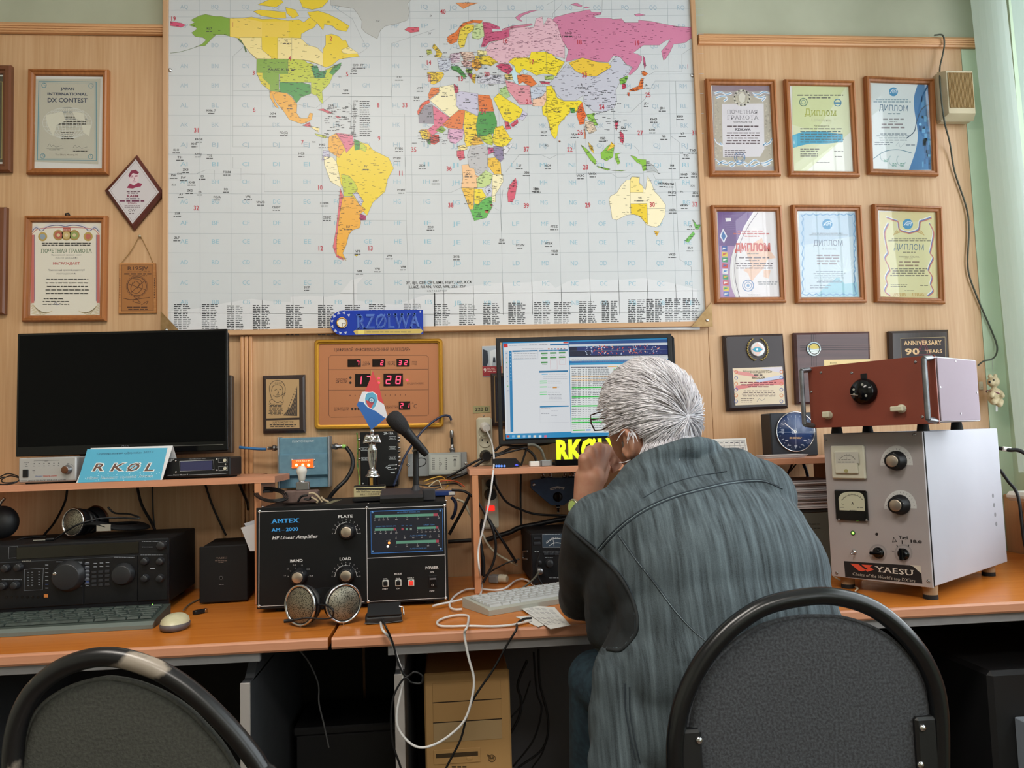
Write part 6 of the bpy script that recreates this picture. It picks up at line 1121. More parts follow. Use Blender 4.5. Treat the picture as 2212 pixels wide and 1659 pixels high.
t=Ybox('metal_filter_box','flat grey metal filter box with printed label on the wall','box',(1282,1208),(1770,1378),-.03,.0295,GRY,zb,b=.001)
a,b=t.p(*zb(1452,1205),-.006),t.p(*zb(1722,1372),-.006);t.part('cover',bx(a.x,b.x,-.008,0,b.z,a.z,.001),mat('tin_grey','A3A7A4',.45,.3))
A=Art(t,-.0082);A.zoom(*ZB);A.poly([(1470,1218),(1705,1215),(1708,1360),(1472,1362)],'B4B6AE',1);A.line([(1668,1255),(1668,1310)],14,'3A3A3A',2);A.line([(1668,1257),(1668,1308)],9,'B4B6AE',3);A.poly([(1652,1262),(1668,1244),(1684,1262)],'3A3A3A',3)
A.line([(1650,1232),(1688,1232)],3,'3A3A3A',2);A.line([(1650,1342),(1688,1342)],3,'3A3A3A',2)
for x in (1490,1500,1545,1590,1600):
    for k in range(6):A.rect(x-3,1240+k*17,x+3,1250+k*17,'4A4A4A',2)
A.ring(1553,1290,9,3,'3A3A3A',3);A.obj('cover_label')
for q_ in ((1289,1298),(1758,1285)):screw(t.o,t.p(*zb(*q_),0),.005)
p=t.p(*zb(1648,1200),0);connector(t.o,(p.x,.012,t.h),(p.x,.012,t.h+.024),.007)
t=T('cable_adapter','metal adapter and black sleeve above the grey filter box','adapter',onY(*zb(1645,1120),-.018));t.part('sleeve',MB().cyl((0,0,-.006),(0,0,.016),.0045,n=12),BLK);t.part('ferrule',MB().lathe([(.005,0),(.0065,.002),(.0065,.018),(.005,.022)],(0,0,.016),(0,0,1),14),STEEL)
cable('dark blue cable arching from the adapter down behind the microphone',[(975,908,-.02),(970,899,-.02),(955,899,-.025),(930,915,-.03),(905,940,-.04),(875,985,-.05),(862,1020,-.06),(850,1050,-.1)],.0035,mat('cable_navy','1C2A48',.4))

t=T('bulb_holder','white opal bulb in metal clamp standing on a brown block','lamp',(*onZ(*zb(410,1590),TOPA).xy,TOPA))
t.o.location.y=-.30;t.M.translation.y=-.30;t.M.translation.x=onY(*zb(415,1580),-.30).x;t.o.location.x=t.M.translation.x;t.I=t.M.inverted()
q_=lambda u,v,y=0:t.p(*zb(u,v),y)
a,b=q_(275,1510),q_(555,1600);t.part('block',bx(a.x,b.x,-.01,.03,0,a.z,.004),mat('block_brown','6A5650',.7,col2='5A4640',scale=60));zz=a.z
t.part('clamp',bx(q_(372,1500).x,q_(480,1500).x,.0,.02,zz,q_(400,1440).z,.002),STEEL);zb2=q_(415,1430).z;cx2=q_(417,1430).x
t.part('bulb',MB().lathe([(.006,0),(.009,.004),(.0095,.012),(.012,.018),(.0138,.026),(.0125,.033),(.007,.038),(0,.0395)],(cx2,.01,zb2),(0,0,1),24),mat('opal_white','D8D4CC',.25));t.part('lamp_cap',MB().lathe([(.0075,-.016),(.0085,-.01),(.0075,-.006),(.0085,-.002),(.007,.0)],(cx2,.01,zb2),(0,0,1),16),STEEL)
for k in range(3):cable(('coil of black wire on the amplifier, outer loop','coil of black wire on the amplifier, middle loop','coil of black wire on the amplifier, inner loop')[k],[(548+k*6,1062+k*3,-.28),(575,1053+k*3,-.26),(612-k*3,1060+k*2,-.29),(620-k*4,1078-k,-.36),(585,1084-k*2,-.37),(556+k*4,1074,-.33),(553+k*3,1064,-.28),(590,1058+k*2,-.26)],.0022)
t=T('key_bunch','bunch of keys and grey pouch strips on the amplifier top','keys',(onY(690,1090,-.36).x,-.36,TOPA));q_=lambda u,v,y=0:t.p(*zb(u,v),y)
for i,(pts,mm) in enumerate((([(390,1600),(420,1555),(470,1545)],BLK),([(480,1530),(520,1530),(560,1560),(590,1600)],mat('tan_leather','A8967A',.6)),([(500,1560),(550,1590),(545,1612)],mat('tan_leather')),([(580,1560),(600,1580),(640,1600)],mat('tan_leather')),([(440,1575),(480,1580),(500,1560)],BLK))):
    P=[q_(u,v) for u,v in pts];
    for p in P:p.z=max(p.z,.004)
    t.part('key_strip',MB().tube(smooth_path(P,4),.0055,8,flat=.5),mm)
for k in range(7):t.part('key',bx(.012+k*.004,.03+k*.004,-.012+k*.003,-.004+k*.003,.001+k*.0012,.002+k*.0012,.0003),mat('worn_nickel','A09C84',.4,.8))

t=T('statuette_trophy','silver statuette trophy on a cream lettered base on the amplifier','trophy',(onY(*zb(968,1575),-.31).x,-.31,TOPA));q_=lambda u,v,y=0:t.p(*zb(u,v),y)
a,b=q_(850,1480),q_(1100,1550);bw=(b.x-a.x)/2;cx=(a.x+b.x)/2;t.part('lower_base',bx(cx-bw-.003,cx+bw+.003,-.02,.03,0,b.z,.002),BLK);t.part('base',bx(cx-bw,cx+bw,-.016,.026,b.z,a.z,.001),mat('plaque_cream','B8AC84',.4))
t.part('top_slab',bx(cx-bw,cx+bw,-.014,.024,a.z,a.z+.004,.001),BLK)
A=Art(t,-.0162);A.zoom(*ZB);A.rect(862,1488,1092,1500,'1A1714',1);A.text('HOLLYWOOD',975,1506,14,'2A2620',w=190,bold=.03,serif=True,L=3);A.rect(862,1508,1092,1518,'B8AC84',2);A.bars(865,1521,1090,1,4,7,'1A1714',0,3);A.text('BEST PERSON',975,1544,15,'3A3428',w=150,serif=True,L=3);A.obj('base_lettering')
a,b=q_(968,1395,.004),q_(1052,1480,.004);sx=q_(1000,1400,.004).x;k=t.part('pedestal',MB().cyl((sx,.004,a.z*0+b.z+.001),(sx,.004,a.z),.0135,n=24),BLKG);bx(q_(975,1400,-.011).x,q_(1000,1400,-.011).x,-.0112,-.0085,b.z+.002,a.z-.002,.0005).obj('gold_strip',mat('gold_bezel'),k)
zt0=a.z;hh=q_(1000,1010).z-zt0
S=MB().lathe([(.0185,0),(.0185,.003),(.015,.006),(.012,.010),(.0135,.013),(.010,.017),(.006,.021),(.0055,.024)],(sx,.004,zt0),(0,0,1),28)
t.part('stand',S,CHR)
def skin_blob(parts,vox=.004,sm=6,disp=None):
    """union of ellipsoids and tapered limbs, remeshed into one continuous surface"""
    mb=MB()
    for p in parts:
        if p[0] == 'e':mb.ell(p[1],p[2],24,16,R=p[3] if len(p) > 3 else None)
        else:
            a,b,ra,rb=p[1:];n=max(2,int((V3(b)-V3(a)).length/min(ra,rb)*3));d=V3(b)-V3(a)
            mb.tube([V3(a).lerp(V3(b),i/n) for i in range(n+1)],[ra+(rb-ra)*i/n for i in range(n+1)],18);mb.ell(a,ra,18,12);mb.ell(b,rb,18,12)
    me=bpy.data.meshes.new('blob');me.from_pydata(mb.v,[],mb.f);o=bpy.data.objects.new('blob',me);COL.objects.link(o)
    r=o.modifiers.new('r','REMESH');r.mode='VOXEL';r.voxel_size=vox
    if sm:s=o.modifiers.new('s','SMOOTH');s.iterations=sm;s.factor=.5
    dg=bpy.context.evaluated_depsgraph_get();me2=bpy.data.meshes.new_from_object(o.evaluated_get(dg));bpy.data.objects.remove(o);bpy.data.meshes.remove(me)
    me2.polygons.foreach_set('use_smooth',[True]*len(me2.polygons));return me2
def blob_obj(me,name,m,parent,label=None,sub=0):
    me.name=name;me.materials.clear();me.materials.append(m);o=bpy.data.objects.new(name,me);COL.objects.link(o);o.parent=parent
    if label:o['label']=label
    return o
zf=zt0+.022;H_=.096;L3=lambda x,y,z:(sx+x,.004+y,zf+z*H_)
fig=skin_blob([('c',L3(-.0035,0,.0),L3(-.006,0,.28),.0045,.0062),('c',L3(.0035,0,.0),L3(.006,0,.28),.0045,.0062),('c',L3(-.006,0,.28),L3(-.005,0,.5),.0062,.0078),('c',L3(.006,0,.28),L3(.005,0,.5),.0062,.0078),('c',L3(0,0,.5),L3(0,0,.66),.0092,.0088),('c',L3(-.008,0,.82),L3(.008,0,.82),.0082,.0082),('c',L3(0,0,.66),L3(0,0,.82),.009,.0095),('c',L3(-.013,0,.86),L3(-.0195,-.002,.70),.0058,.0045),('c',L3(.013,0,.86),L3(.0195,-.002,.70),.0058,.0045),('c',L3(-.0195,-.002,.70),L3(-.004,-.011,.72),.0045,.0035),('c',L3(.0195,-.002,.70),L3(.004,-.011,.72),.0045,.0035),('c',L3(0,0,.85),L3(0,0,.95),.0045,.004),('e',L3(0,-.001,1.0),(.0058,.0065,.0078))],.0016,3)
blob_obj(fig,'figure',CHR,t.o)
t.part('robe_edge',MB().tube([L3(0,-.0105,.72),L3(0,-.008,.4),L3(0,-.006,.05)],.0017,8),CHR)

t=T('pennant','small red, white and blue flag with round shield badge on the statuette','flag',(t.o.location.x+sx,-.308,TOPA+zf+H_*1.04));q_=lambda u,v,y=0:t.p(*zb(u,v),y)
t.part('flag_pole',MB().cyl((0,.0,-.004),(0,.002,q_(1000,540).z+.004),.0012,n=8),mat('brass_stick','A88A4A',.4,.6))
col={'r':'C8454A','w':'D6D6DE','b':'2F62A8'};FL=[(1000,540),(1035,590),(1062,690),(1090,800),(1120,912),(985,1012),(930,910),(872,800),(915,700),(940,680),(975,600)]
A=Art(t,-.004);A.zoom(*ZB)
for c_,pts in (('r',[(1002,535),(1018,580),(1048,640),(1070,740),(1090,805),(1040,770),(985,705),(932,700),(950,670),(978,600),(994,545)]),('w',[(932,700),(985,705),(1040,770),(1090,805),(1122,912),(1100,915),(1010,850),(930,790),(886,780),(915,703)]),('b',[(886,780),(930,790),(1010,850),(1102,917),(1045,968),(985,1012),(950,950),(925,900),(870,810)])):A.poly(pts,col[c_],0)
A.poly([(955,705),(1000,700),(1035,725),(1042,780),(1025,830),(1005,852),(960,830),(932,800),(930,760),(940,720)],'DDE2E6',2);A.poly([(960,712),(1000,708),(1030,730),(1034,780),(1020,822),(1000,842),(962,822),(940,795),(938,760),(945,725)],'5A9FC0',3);A.poly([(940,770),(1010,790),(985,838),(962,822)],'C04848',4);A.ring(990,772,22,5,'2A4A6A',5);A.ring(990,772,12,4,'D8E0E4',6)
o=A.obj('cloth',material=mat('flag_cloth',kind='attr',rough=.8));
for v in o.data.vertices:v.co.y+=.12*v.co.x

t=T('desk_microphone','black desk microphone with slanted head on a wedge base','microphone',(onY(*zb(1290,1580),-.37).x,-.37,TOPA));q_=lambda u,v,y=0:t.p(*zb(u,v),y)
a,b=q_(1060,1530,-.03),q_(1505,1500,-.03);m=MB();h1=q_(1100,1545,-.03).z;m.prism([(-.03,0),(-.03,h1),(.028,h1+.013),(.03,0)],a.x,b.x-.03,ax='x');m.box(b.x-.032,b.x,-.01,.03,0,h1+.010,.003);t.part('base',m,mat('mic_base','26262B',.55));t.part('front_lip',bx(a.x-.001,b.x-.028,-.031,-.029,0,h1*.55,.0005),BLKG)
ms=q_(1352,1440,.02);s0=(ms.x,.012,h1+.006);s1=q_(1352,1150,.02);t.part('stem',MB().cyl(s0,(s1.x,.02,s1.z),.0072,n=16),BLK);t.part('stem_collar',MB().lathe([(.013,0),(.011,.006),(.008,.014)],s0,(0,0,1),18),mat('mic_base'))
p0=q_(1440,1215,.0);p1=q_(1175,920,-.02);d=(p1-p0);k=t.part('barrel',MB().tube([p0,p0+d*.1,p0+d*.45,p0+d*.68],[.008,.0105,.0125,.0145],20),BLK)
MB().lathe([(.0145,0),(.019,.012),(.0215,.024),(.0218,.040),(.019,.052),(.012,.058),(0,.060)],p0+d*.66,d,24).obj('head_grille',mat('mic_foam','141416',.8,col2='222226',scale=500,bump=.4),k)
t.part('bracket',MB().tube([(s1.x-.008,.02,s1.z-.012),(s1.x+.006,.012,s1.z-.004),p0+d*.3+Vector((0,.008,-.008))],.0045,8),GRY)
cable('thin cord looping from the microphone stem',[(892,1000,-.35),(905,990,-.345),(919,992,-.345),(918,1003,-.345),(905,1008,-.35),(896,1003,-.35)],.0012)
for k,(c_,pts) in enumerate((('C89A3A',[(915,1040,-.28),(935,1033,-.25),(955,1030,-.22),(968,1046,-.2),(962,1056,-.22)]),('B8863A',[(912,1050,-.28),(938,1041,-.26),(960,1036,-.22),(974,1041,-.2)]),('1C1C20',[(905,1047,-.3),(935,1050,-.28),(962,1046,-.24),(985,1045,-.2),(998,1052,-.2)]),('B8A88A',[(925,1052,-.3),(945,1038,-.28),(955,1056,-.28)]),('C4502A',[(948,1040,-.24),(972,1038,-.22),(990,1042,-.2),(1004,1052,-.2)]),('2A2A30',[(903,1055,-.3),(930,1058,-.3),(955,1052,-.27)]))):
    cable(('yellow wire in the loose tangle behind the microphone','ochre wire in the tangle behind the microphone','black wire in the tangle, running right','pale wire crossing the tangle behind the microphone','red-orange wire leading right out of the tangle','dark wire lying lowest in the tangle')[k],pts,.0016,mat('wire_'+c_,c_,.5))
t=T('blue_module','flat blue circuit box with white tag behind the microphone','box',(onY(960,1075,-.22).x,-.22,TOPA));t.part('case',bx(-.045,.03,0,.06,0,.012,.002),mat('module_blue','1E3E86',.4));t.part('tag',bx(.012,.028,-.001,.0,.002,.011,.0002),WHT)
# ------------------------------------------------------------------ middle: sockets, monitor, tuner switch
def socket_strip(label,q1,q2,socks,Y,plug=None,red=None,cover=None):
    a,b=onY(*q1,Y),onY(*q2,Y);t=T('power_strip',label,'power strip',((a.x+b.x)/2,0,b.z));w=(b.x-a.x)/2;h=a.z-b.z
    t.part('housing',bx(-w,w,Y,-.0,0,h,.006),IVO)
    for q in socks:
        p=t.p(*q,Y);k=t.part('socket',MB().lathe([(.0195,0),(.0195,.002),(.0175,.002),(.0165,-.004+.0045),(0,.0004)],(0,Y,p.z),(0,-1,0),26),mat('socket_ivory','B4B09C',.5))
        for s in (-1,1):MB().cyl((s*.0075,Y-.0004,p.z-s*.004),(s*.0075,Y-.001,p.z-s*.004),.0028,n=10).obj('socket_hole',BLK,k)
    return t,w,h
t,w,h=socket_strip('ivory power strip with three round sockets and a white charger',(1029,902),(1066,1008),((1048,932),(1049,953),(1046,988)),-.03)
MB().lathe([(.0026,0),(.0026,.0012),(0,.002)],(0,-.0,h+.006),(0,-1,0),10).obj('screw',CHR,t.o)
tt=T('usb_charger','white plug-in charger in the top socket of the strip','charger',(t.o.location.x,-.032,onY(1046,926,-.03).z));tt.part('body',MB().tube([(0,0,.006),(.002,-.02,.003),(.004,-.034,0)],[.0145,.0145,.011],12),WHT)
tt=T('mains_plug','black mains plug in the lowest socket of the upper strip','plug',(t.o.location.x,-.032,onY(1047,984,-.03).z));tt.part('body',MB().cyl((0,0,0),(.003,-.03,-.002),.0175,.014,n=20),BLK)
t,w,h=socket_strip('lower power strip with glowing red switch and black plugs',(1041,1032),(1078,1142),(),-.03)
p=t.p(1058,1098,-.03);k=t.part('red_switch',bx(-.013,.012,-.034,-.03,p.z-.008,p.z+.008,.002),mat('red_switch','E8281E',.3,emit=.7));t.part('blank_cover',bx(-.011,.013,-.0315,-.03,.008,p.z-.014,.002),IVO)
tt=T('mains_plug','black mains plug above the red glowing switch','plug',(t.o.location.x,-.032,onY(1057,1068,-.03).z));tt.part('body',MB().cyl((0,0,0),(.003,-.03,0),.0185,.015,n=20),BLK)
tt=T('mains_plug','black angled plug just under the shelf edge','plug',(t.o.location.x,-.032,onY(1055,1045,-.03).z));tt.part('body',MB().cyl((0,0,0),(0,-.03,.004),.013,.011,n=20),BLK)

ZM=(1000,700,4.148);zm_=lambda u,v:(1000+u/4.148,700+v/4.148)
t=T('computer_monitor','lit computer monitor showing logging windows in front of the man','monitor',(onY(1270,955,-.16).x,-.16,ST),(0,0,math.radians(-3)))
c=[t.p(*zm_(*q),0) for q in ((318,125),(1910,85),(1915,1030),(345,1085))];xl,xr,z0,z1=(c[0].x+c[3].x)/2,(c[1].x+c[2].x)/2,(c[2].z+c[3].z)/2,(c[0].z+c[1].z)/2
t.part('housing',bx(xl+.004,xr-.004,.008,.045,z0+.005,z1-.005,.006),BLKM);t.part('bezel',shift(MB().molding(xr-xl,z1-z0,[(0,.012),(0,0),(.002,-.002),(.0115,-.002),(.0125,.004)]),(z0+z1)/2),mat('bezel_black','14161C',.3))
t.o.children[-1].location.x=(xl+xr)/2;t.part('stand_neck',bx((xl+xr)/2-.03,(xl+xr)/2+.03,.02,.04,.006,z0+.03,.004),BLKM);t.part('stand_foot',bx((xl+xr)/2-.11,(xl+xr)/2+.11,-.04,.10,0,.007,.003),BLKG)
A=Art(t,.0035);A.zoom(*ZM);q=lambda a,b,c_,d,col,L=1:A.poly([(a,b),(c_,b-(c_-a)*.022),(c_,d-(c_-a)*.03),(a,d)],col,L)
A.poly([(355,165),(1870,125),(1875,985),(385,1030)],'2A86B8',0)
A.poly([(362,175),(945,158),(968,965),(382,985)],'D3D6DA',1);A.poly([(362,175),(400,174),(402,208),(364,210)],'C8282E',2);q(780,178,945,192,'2E6EA0',2);q(900,160,945,172,'C04040',2.5);q(410,187,775,200,'C6CBD2',2)
for k in range(4):A.bars(410+k*92,193-k*2,480+k*92,1,5,5,'8A8E96',0,3,'l')
A.bars(530,222,720,1,5,4,'A0A4AA',0,3)
for k,c_ in enumerate(('C07040','707080','4A80B0','C05040','505860','A06070')):q(762+k*28,217,776+k*28,228,c_,3)
A.poly([(374,240),(405,239),(425,968),(394,970)],'C3C8CE',2);A.poly([(412,240),(437,239),(452,966),(426,968)],'1F7AAE',3)
for k in range(9):A.circ(424+k*.8,262+k*30,4,'B8D8E8',4,n=6);A.circ(388+k*2,262+k*42,5,('3A80C0','A0A4AA','48A058','5A6AA0','A0A4AA')[k % 5],4,n=6)
q(442,238,670,251,'1F6F9C',2);q(680,234,938,247,'1F6F9C',2);A.text('CALL HISTORY',556,246,8,'A8CCDC',w=90,L=3);A.text('MULTIPLIERS',810,241,8,'A8CCDC',w=100,L=3)
for r in range(4):A.bars(455,264+r*16,660,1,5,4,'6A6E76',.02,3)
A.line([(442,318),(672,312),(672,245)],2,'6A90A8',3)
for c_ in range(3):
    for r in range(3 if c_ == 0 else 2):q(700+c_*80,256+r*41-c_*3,758+c_*80,270+r*41-c_*3,'3F8A4A',3);A.bars(710+c_*80,283+r*41,750+c_*80,1,5,4,'9AA0A0',0,3)
A.line([(780,308),(842,306),(845,405),(785,407)],2,'C89090',3,True);A.line([(862,305),(918,303),(920,362),(864,364)],2,'C89090',3,True)
q(683,420,940,436,'1F6F9C',3);q(706,445,760,453,'3AA0D0',3);A.bars(770,450,930,1,5,4,'9096A0',0,4);A.bars(720,470,935,2,18,3,'A0A6AE',0,4)
for y in (508,525,560,608,628):q(690,y,752,y+8,'4ACB6A',3);A.bars(760,y+6,890,1,5,4,'7A8088',.2,4,'l')
A.bars(765,645,890,4,12,3,'8A9098',.1,4);q(805,562,842,576,'C8904A',4);q(700,698,915,700,'5A6068',4);q(690,735,948,748,'1F78A8',3)
for y in (762,780,805,822):A.bars(700 if y in (762,805) else 792,y,780 if y in (762,805) else 850,1,5,4,'A0785A' if y == 762 else '8A8E96',0,4)
A.line([(690,745),(692,885),(950,880)],2,'B0B4BA',3)
A.poly([(952,160),(1866,134),(1868,178),(953,190)],'1F4A86',1);A.poly([(953,182),(1866,165),(1866,185),(953,202)],'C6CCD4',2);A.poly([(953,205),(1866,187),(1868,290),(955,292)],'101A3A',2);A.poly([(1020,205),(1850,190),(1852,232),(1022,240)],'1A2C6A',3);A.poly([(1145,244),(1855,228),(1856,270),(1146,280)],'1A2C6A',3)
A.line([(955,242),(1866,226)],2,'8A94A8',4)
for _ in range(190):
    x=random.choice((1108,1155,1183,1213,1245,1270,1295,1335,1381,1428,1500,1530,1550,1590,1640,1700,1745))+random.gauss(0,9);y=random.choice((214,254))+random.gauss(0,12);A.circ(x,y-(x-1400)*.018,random.uniform(2,5.5),random.choice(('E8502A','E8502A','F0A070','C8D8F0','6A80C0','F0E0D0')) if x > 1160 else 'C8D8F0',5,n=5)
A.poly([(955,296),(1866,276),(1867,312),(956,330)],'CDD1D6',2);A.bars(975,322,1500,2,12,4,'8A9098',.02,3,'l');A.poly([(956,336),(1867,318),(1868,350),(957,362)],'1F5FA0',2);A.poly([(957,350),(1460,340),(1460,356),(957,366)],'2A90C0',3)
A.poly([(957,368),(1866,352),(1872,968),(972,975)],'D8DCDC',2);A.poly([(1866,380),(1520,385),(1530,970),(1870,965)],'C8CCD4',3)
q(965,382,1300,396,'B0B4BC',3);A.bars(970,392,1300,1,5,6,'4A4E58',0,4);A.poly([(1300,378),(1380,376),(1380,385),(1300,386)],'E0B070',4);A.circ(1388,388,8,'30A040',4);q(1350,400,1358,445,'4ACB6A',4)
for r in range(33):
    y=408+r*16.4;gr=r in (10,15,20,27,29);og=r in (4,6)
    if gr or og:A.poly([(975,y-7),(1508,y-15),(1508,y-3),(975,y+6)],'40CC58' if gr else 'F0D0A8',3)
    x=975
    for wd in (42,30,16,12,28,150):A.bars(x,y+2-(x-975)*.02,x+wd,1,5,5,'2F6A3A' if gr else '5A5E66',0,4,'l');x+=wd+12
q(985,948,1095,958,'38B848',4);q(1102,945,1145,955,'3A7ACC',4)
for k,c_ in enumerate(('C04030','7AB0D8','E0D8B0','90B8D8','B0C8D8','D8D0C8','C8D8E8','D06080')):q(392+k*48,996,416+k*48,1016,c_,3)
A.obj('screen_image',material=mat('screen_glow','000000',.12,kind='screen',emit=.55))

t=T('callsign_letters','fluorescent yellow standing callsign letters before the lit monitor','sign',(onY(*zm_(820,1225),-.25).x,-.25,ST));b=t.p(*zm_(830,1215),0);a=t.p(*zm_(830,1035),0);x2=t.p(*zm_(1230,1215),0).x;k_=(x2-b.x)
t.part('base_plate',bx(b.x-.004,b.x+.25,-.02,.02,0,b.z,.001),BLKG)
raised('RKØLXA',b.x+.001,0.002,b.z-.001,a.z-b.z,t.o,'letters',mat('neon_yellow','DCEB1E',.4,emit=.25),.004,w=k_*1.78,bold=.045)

t=T('network_switch','small black box with row of blue sockets at the shelf corner','box',(onY(*zm_(395,1285),-.25).x,-.25,ST));a,b=t.p(*zm_(270,1210),0),t.p(*zm_(518,1282),0)
t.part('case',MB().prism([(a.x,0),(a.x,a.z),(b.x-.012,a.z),(b.x,a.z*.4),(b.x-.004,0)],0,.06),BLK)
for x in (300,323,346,372):t.part('socket_ring',MB().lathe([(.0028,0),(.0034,.0015),(.0022,.0018),(.0018,.0005),(0,.0005)],t.p(*zm_(x,1272),-.0001),(0,-1,0),14),mat('blue_ring','5A8AE0',.3,emit=.3))
t.part('blue_light',MB().ell(t.p(*zm_(480,1265),-.001),(.005,.001,.0025),12,6),mat('blue_led','3A48C0',.3,emit=.4))
for nm,lab,q1,q2,mm in (('usb_hub','grey and white metal plug block beside the blue-socket box',(600,1232),(700,1270),WHT),('cable_adapter','dark grey adapter block with cables on the middle shelf',(703,1222),(798,1265),GRY)):
    t=T(nm,lab,'adapter',(onY(*zm_(q1[0],q2[1]),-.26).x,-.26,ST));a,b=t.p(*zm_(*q1),0),t.p(*zm_(*q2),0);t.part('body',bx(a.x,b.x,0,.03,0,a.z,.002),mm);t.part('end_cap',bx(b.x-.004,b.x+.001,-.001,.031,0.0001,a.z+.001,.001),STEEL)
t=T('black_dongle','small black box left of the yellow letters on the shelf','adapter',(onY(*zm_(830,1235),-.20).x-.01,-.20,ST));t.part('body',bx(-.02,.012,0,.03,0,.008,.002),BLK);t.part('tip',bx(-.026,-.02,.01,.02,.001,.006,.001),STEEL)

t=T('rotary_switch','dark blue trapezoid coaxial switch with black knob below the shelf','switch',onY(1195,1040,0));t.o.location.z=onY(1195,1060,0).z;t.M.translation.z=t.o.location.z;t.I=t.M.inverted()
pl=[t.p(*zm_(*q),-.04) for q in ((610,1410),(622,1402),(760,1378),(1000,1378),(1105,1400),(1112,1440),(1110,1462),(930,1605),(905,1625),(795,1625),(775,1610),(612,1470))]
t.part('body',MB().prism([(p.x,p.z) for p in pl],-.04,0.0),mat('switch_navy','2A4064',.4,col2='30486C',scale=60));zt0=max(p.z for p in pl)
A=Art(t,-.0402);A.zoom(*ZM);A.poly([(778,1470),(845,1452),(912,1462),(905,1482),(845,1474),(785,1490)],'B8B8BC',1);A.bars(795,1478,895,1,5,8,'4A4E56',0,2);A.obj('scale_print')
for x in (715,780,910,960,990):p=t.p(*zm_(x,1370),-.02);connector(t.o,(p.x,-.02,zt0-.006),(p.x,-.02,zt0+.014),.006,CHR)
screw(t.o,t.p(*zm_(636,1440),-.04),.005);p=t.p(*zm_(850,1550),-.04);k=knob(t,'selector_knob',*zm_(850,1548),0,y=-.04,r=.0125,dep=.006,body=BLK);bx(p.x-.004,p.x+.004,-.058,-.045,p.z-.014,p.z+.012,.003).obj('grip',BLKG,k)
p=t.p(*zm_(852,1640),-.02);connector(t.o,(p.x,-.02,pl[8].z+.004),(p.x,-.02,pl[8].z-.022),.006,CHR)

ZC=(960,980,3.95);zc=lambda u,v:(960+u/3.95,980+v/3.95)
t=T('meter_transceiver','black radio with arched red and white meter behind the man\'s arm','radio',(onY(1225,1258,-.25).x,-.25,.7505),(0,0,math.radians(2)))
a=t.p(*zc(735,685),0);x0=a.x;z1=a.z;x1=x0+.24;t.part('case',bx(x0+.003,x1-.003,.01,.22,.012,z1-.002,.004),BLKM);t.part('front_panel',bx(x0,x1,0,.01,.010,z1,.003),mat('radio_front'))
t.part('case_handle',MB().tube([t.px_(*zc(715,830),x0-.002)+Vector((-.002,0,0)),t.px_(*zc(690,832),x0)+Vector((-.006,0,0)),t.px_(*zc(688,895),x0)+Vector((-.006,0,0)),t.px_(*zc(712,900),x0)+Vector((-.002,0,0))],.002,6),STEEL)
for fx in (x0+.03,x1-.03):t.part('foot',MB().cyl((fx,.03,0),(fx,.03,.012),.009,n=12),RUB);t.part('foot',MB().cyl((fx,.18,0),(fx,.18,.012),.009,n=12),RUB)
A=Art(t,-.0003);A.zoom(*ZC);A.poly([(835,690),(1130,680),(1135,800),(838,800)],'2A3A4A',1)
A.ring(960,830,108,4,'D0D4D4',2,a0=215,a1=290);A.ring(960,830,108,5,'D05050',2,a0=290,a1=330);A.ring(960,850,90,4,'D0D4D4',2,a0=225,a1=315)
for k in range(12):a_=math.radians(220+k*9);A.line([(960+108*math.cos(a_),830+108*math.sin(a_)),(960+120*math.cos(a_),830+120*math.sin(a_))],3,'D8D8D8' if k < 8 else 'D05050',3)
A.line([(935,790),(925,715)],2,'E8E8E8',4);A.line([(835,690),(1130,680),(1135,800),(838,800)],3,'8A9098',3,True);A.bars(862,690,985,1,5,5,'9AA0A6',0,4);A.bars(845,842,985,1,5,5,'9AA0A6',0,4);A.bars(860,890,925,1,5,5,'9AA0A6',0,4);A.bars(770,838,815,1,5,5,'9AA0A6',0,4);A.bars(895,1062,975,1,5,5,'9AA0A6',0,4);A.obj('lettering')
for y in (712,755):a,b=t.p(*zc(760,y),0),t.p(*zc(820,y+20),0);t.part('push_button',bx(a.x,b.x,-.003,0,b.z,a.z,.001),mat('button_dark'))
for k in range(3):a,b=t.p(*zc(850+k*44,848),0),t.p(*zc(888+k*44,866),0);t.part('push_button',bx(a.x,b.x,-.003,0,b.z,a.z,.001),mat('button_dark'))
knob(t,'tuning_knob',*zc(895,935),0,r=.0105,dep=.012,body=DK);knob(t,'headphone_jack',*zc(808,925),0,r=.006,dep=.012,body=DK);knob(t,'microphone_socket',*zc(810,1000),0,r=.009,dep=.014,body=STEEL)

ka=onZ(*zc(155,1300),.762);kb=onZ(*zc(480,1405),.762);kc=onZ(*zc(965,1120),.775);wv=(kb-ka);an=math.atan2((Vector((kc.x,kc.y))-Vector((ka.x,ka.y))).y,(Vector((kc.x,kc.y))-Vector((ka.x,ka.y))).x)
t=T('white_keyboard','white wired keyboard lying askew on the right desk','keyboard',(onZ(*zc(480,1405),.7505).x,onZ(*zc(480,1405),.7505).y,.7505),(0,0,math.radians(28)))
t.o.location=onZ(*zc(155,1310),.7505)+Vector((.0,.0,0));t.M.translation=t.o.location;t.I=t.M.inverted()
keyboard(t,.37,.125,R_,mat('keyboard_white','A9ABA2',.45),mat('key_white','B2B5B6',.4))

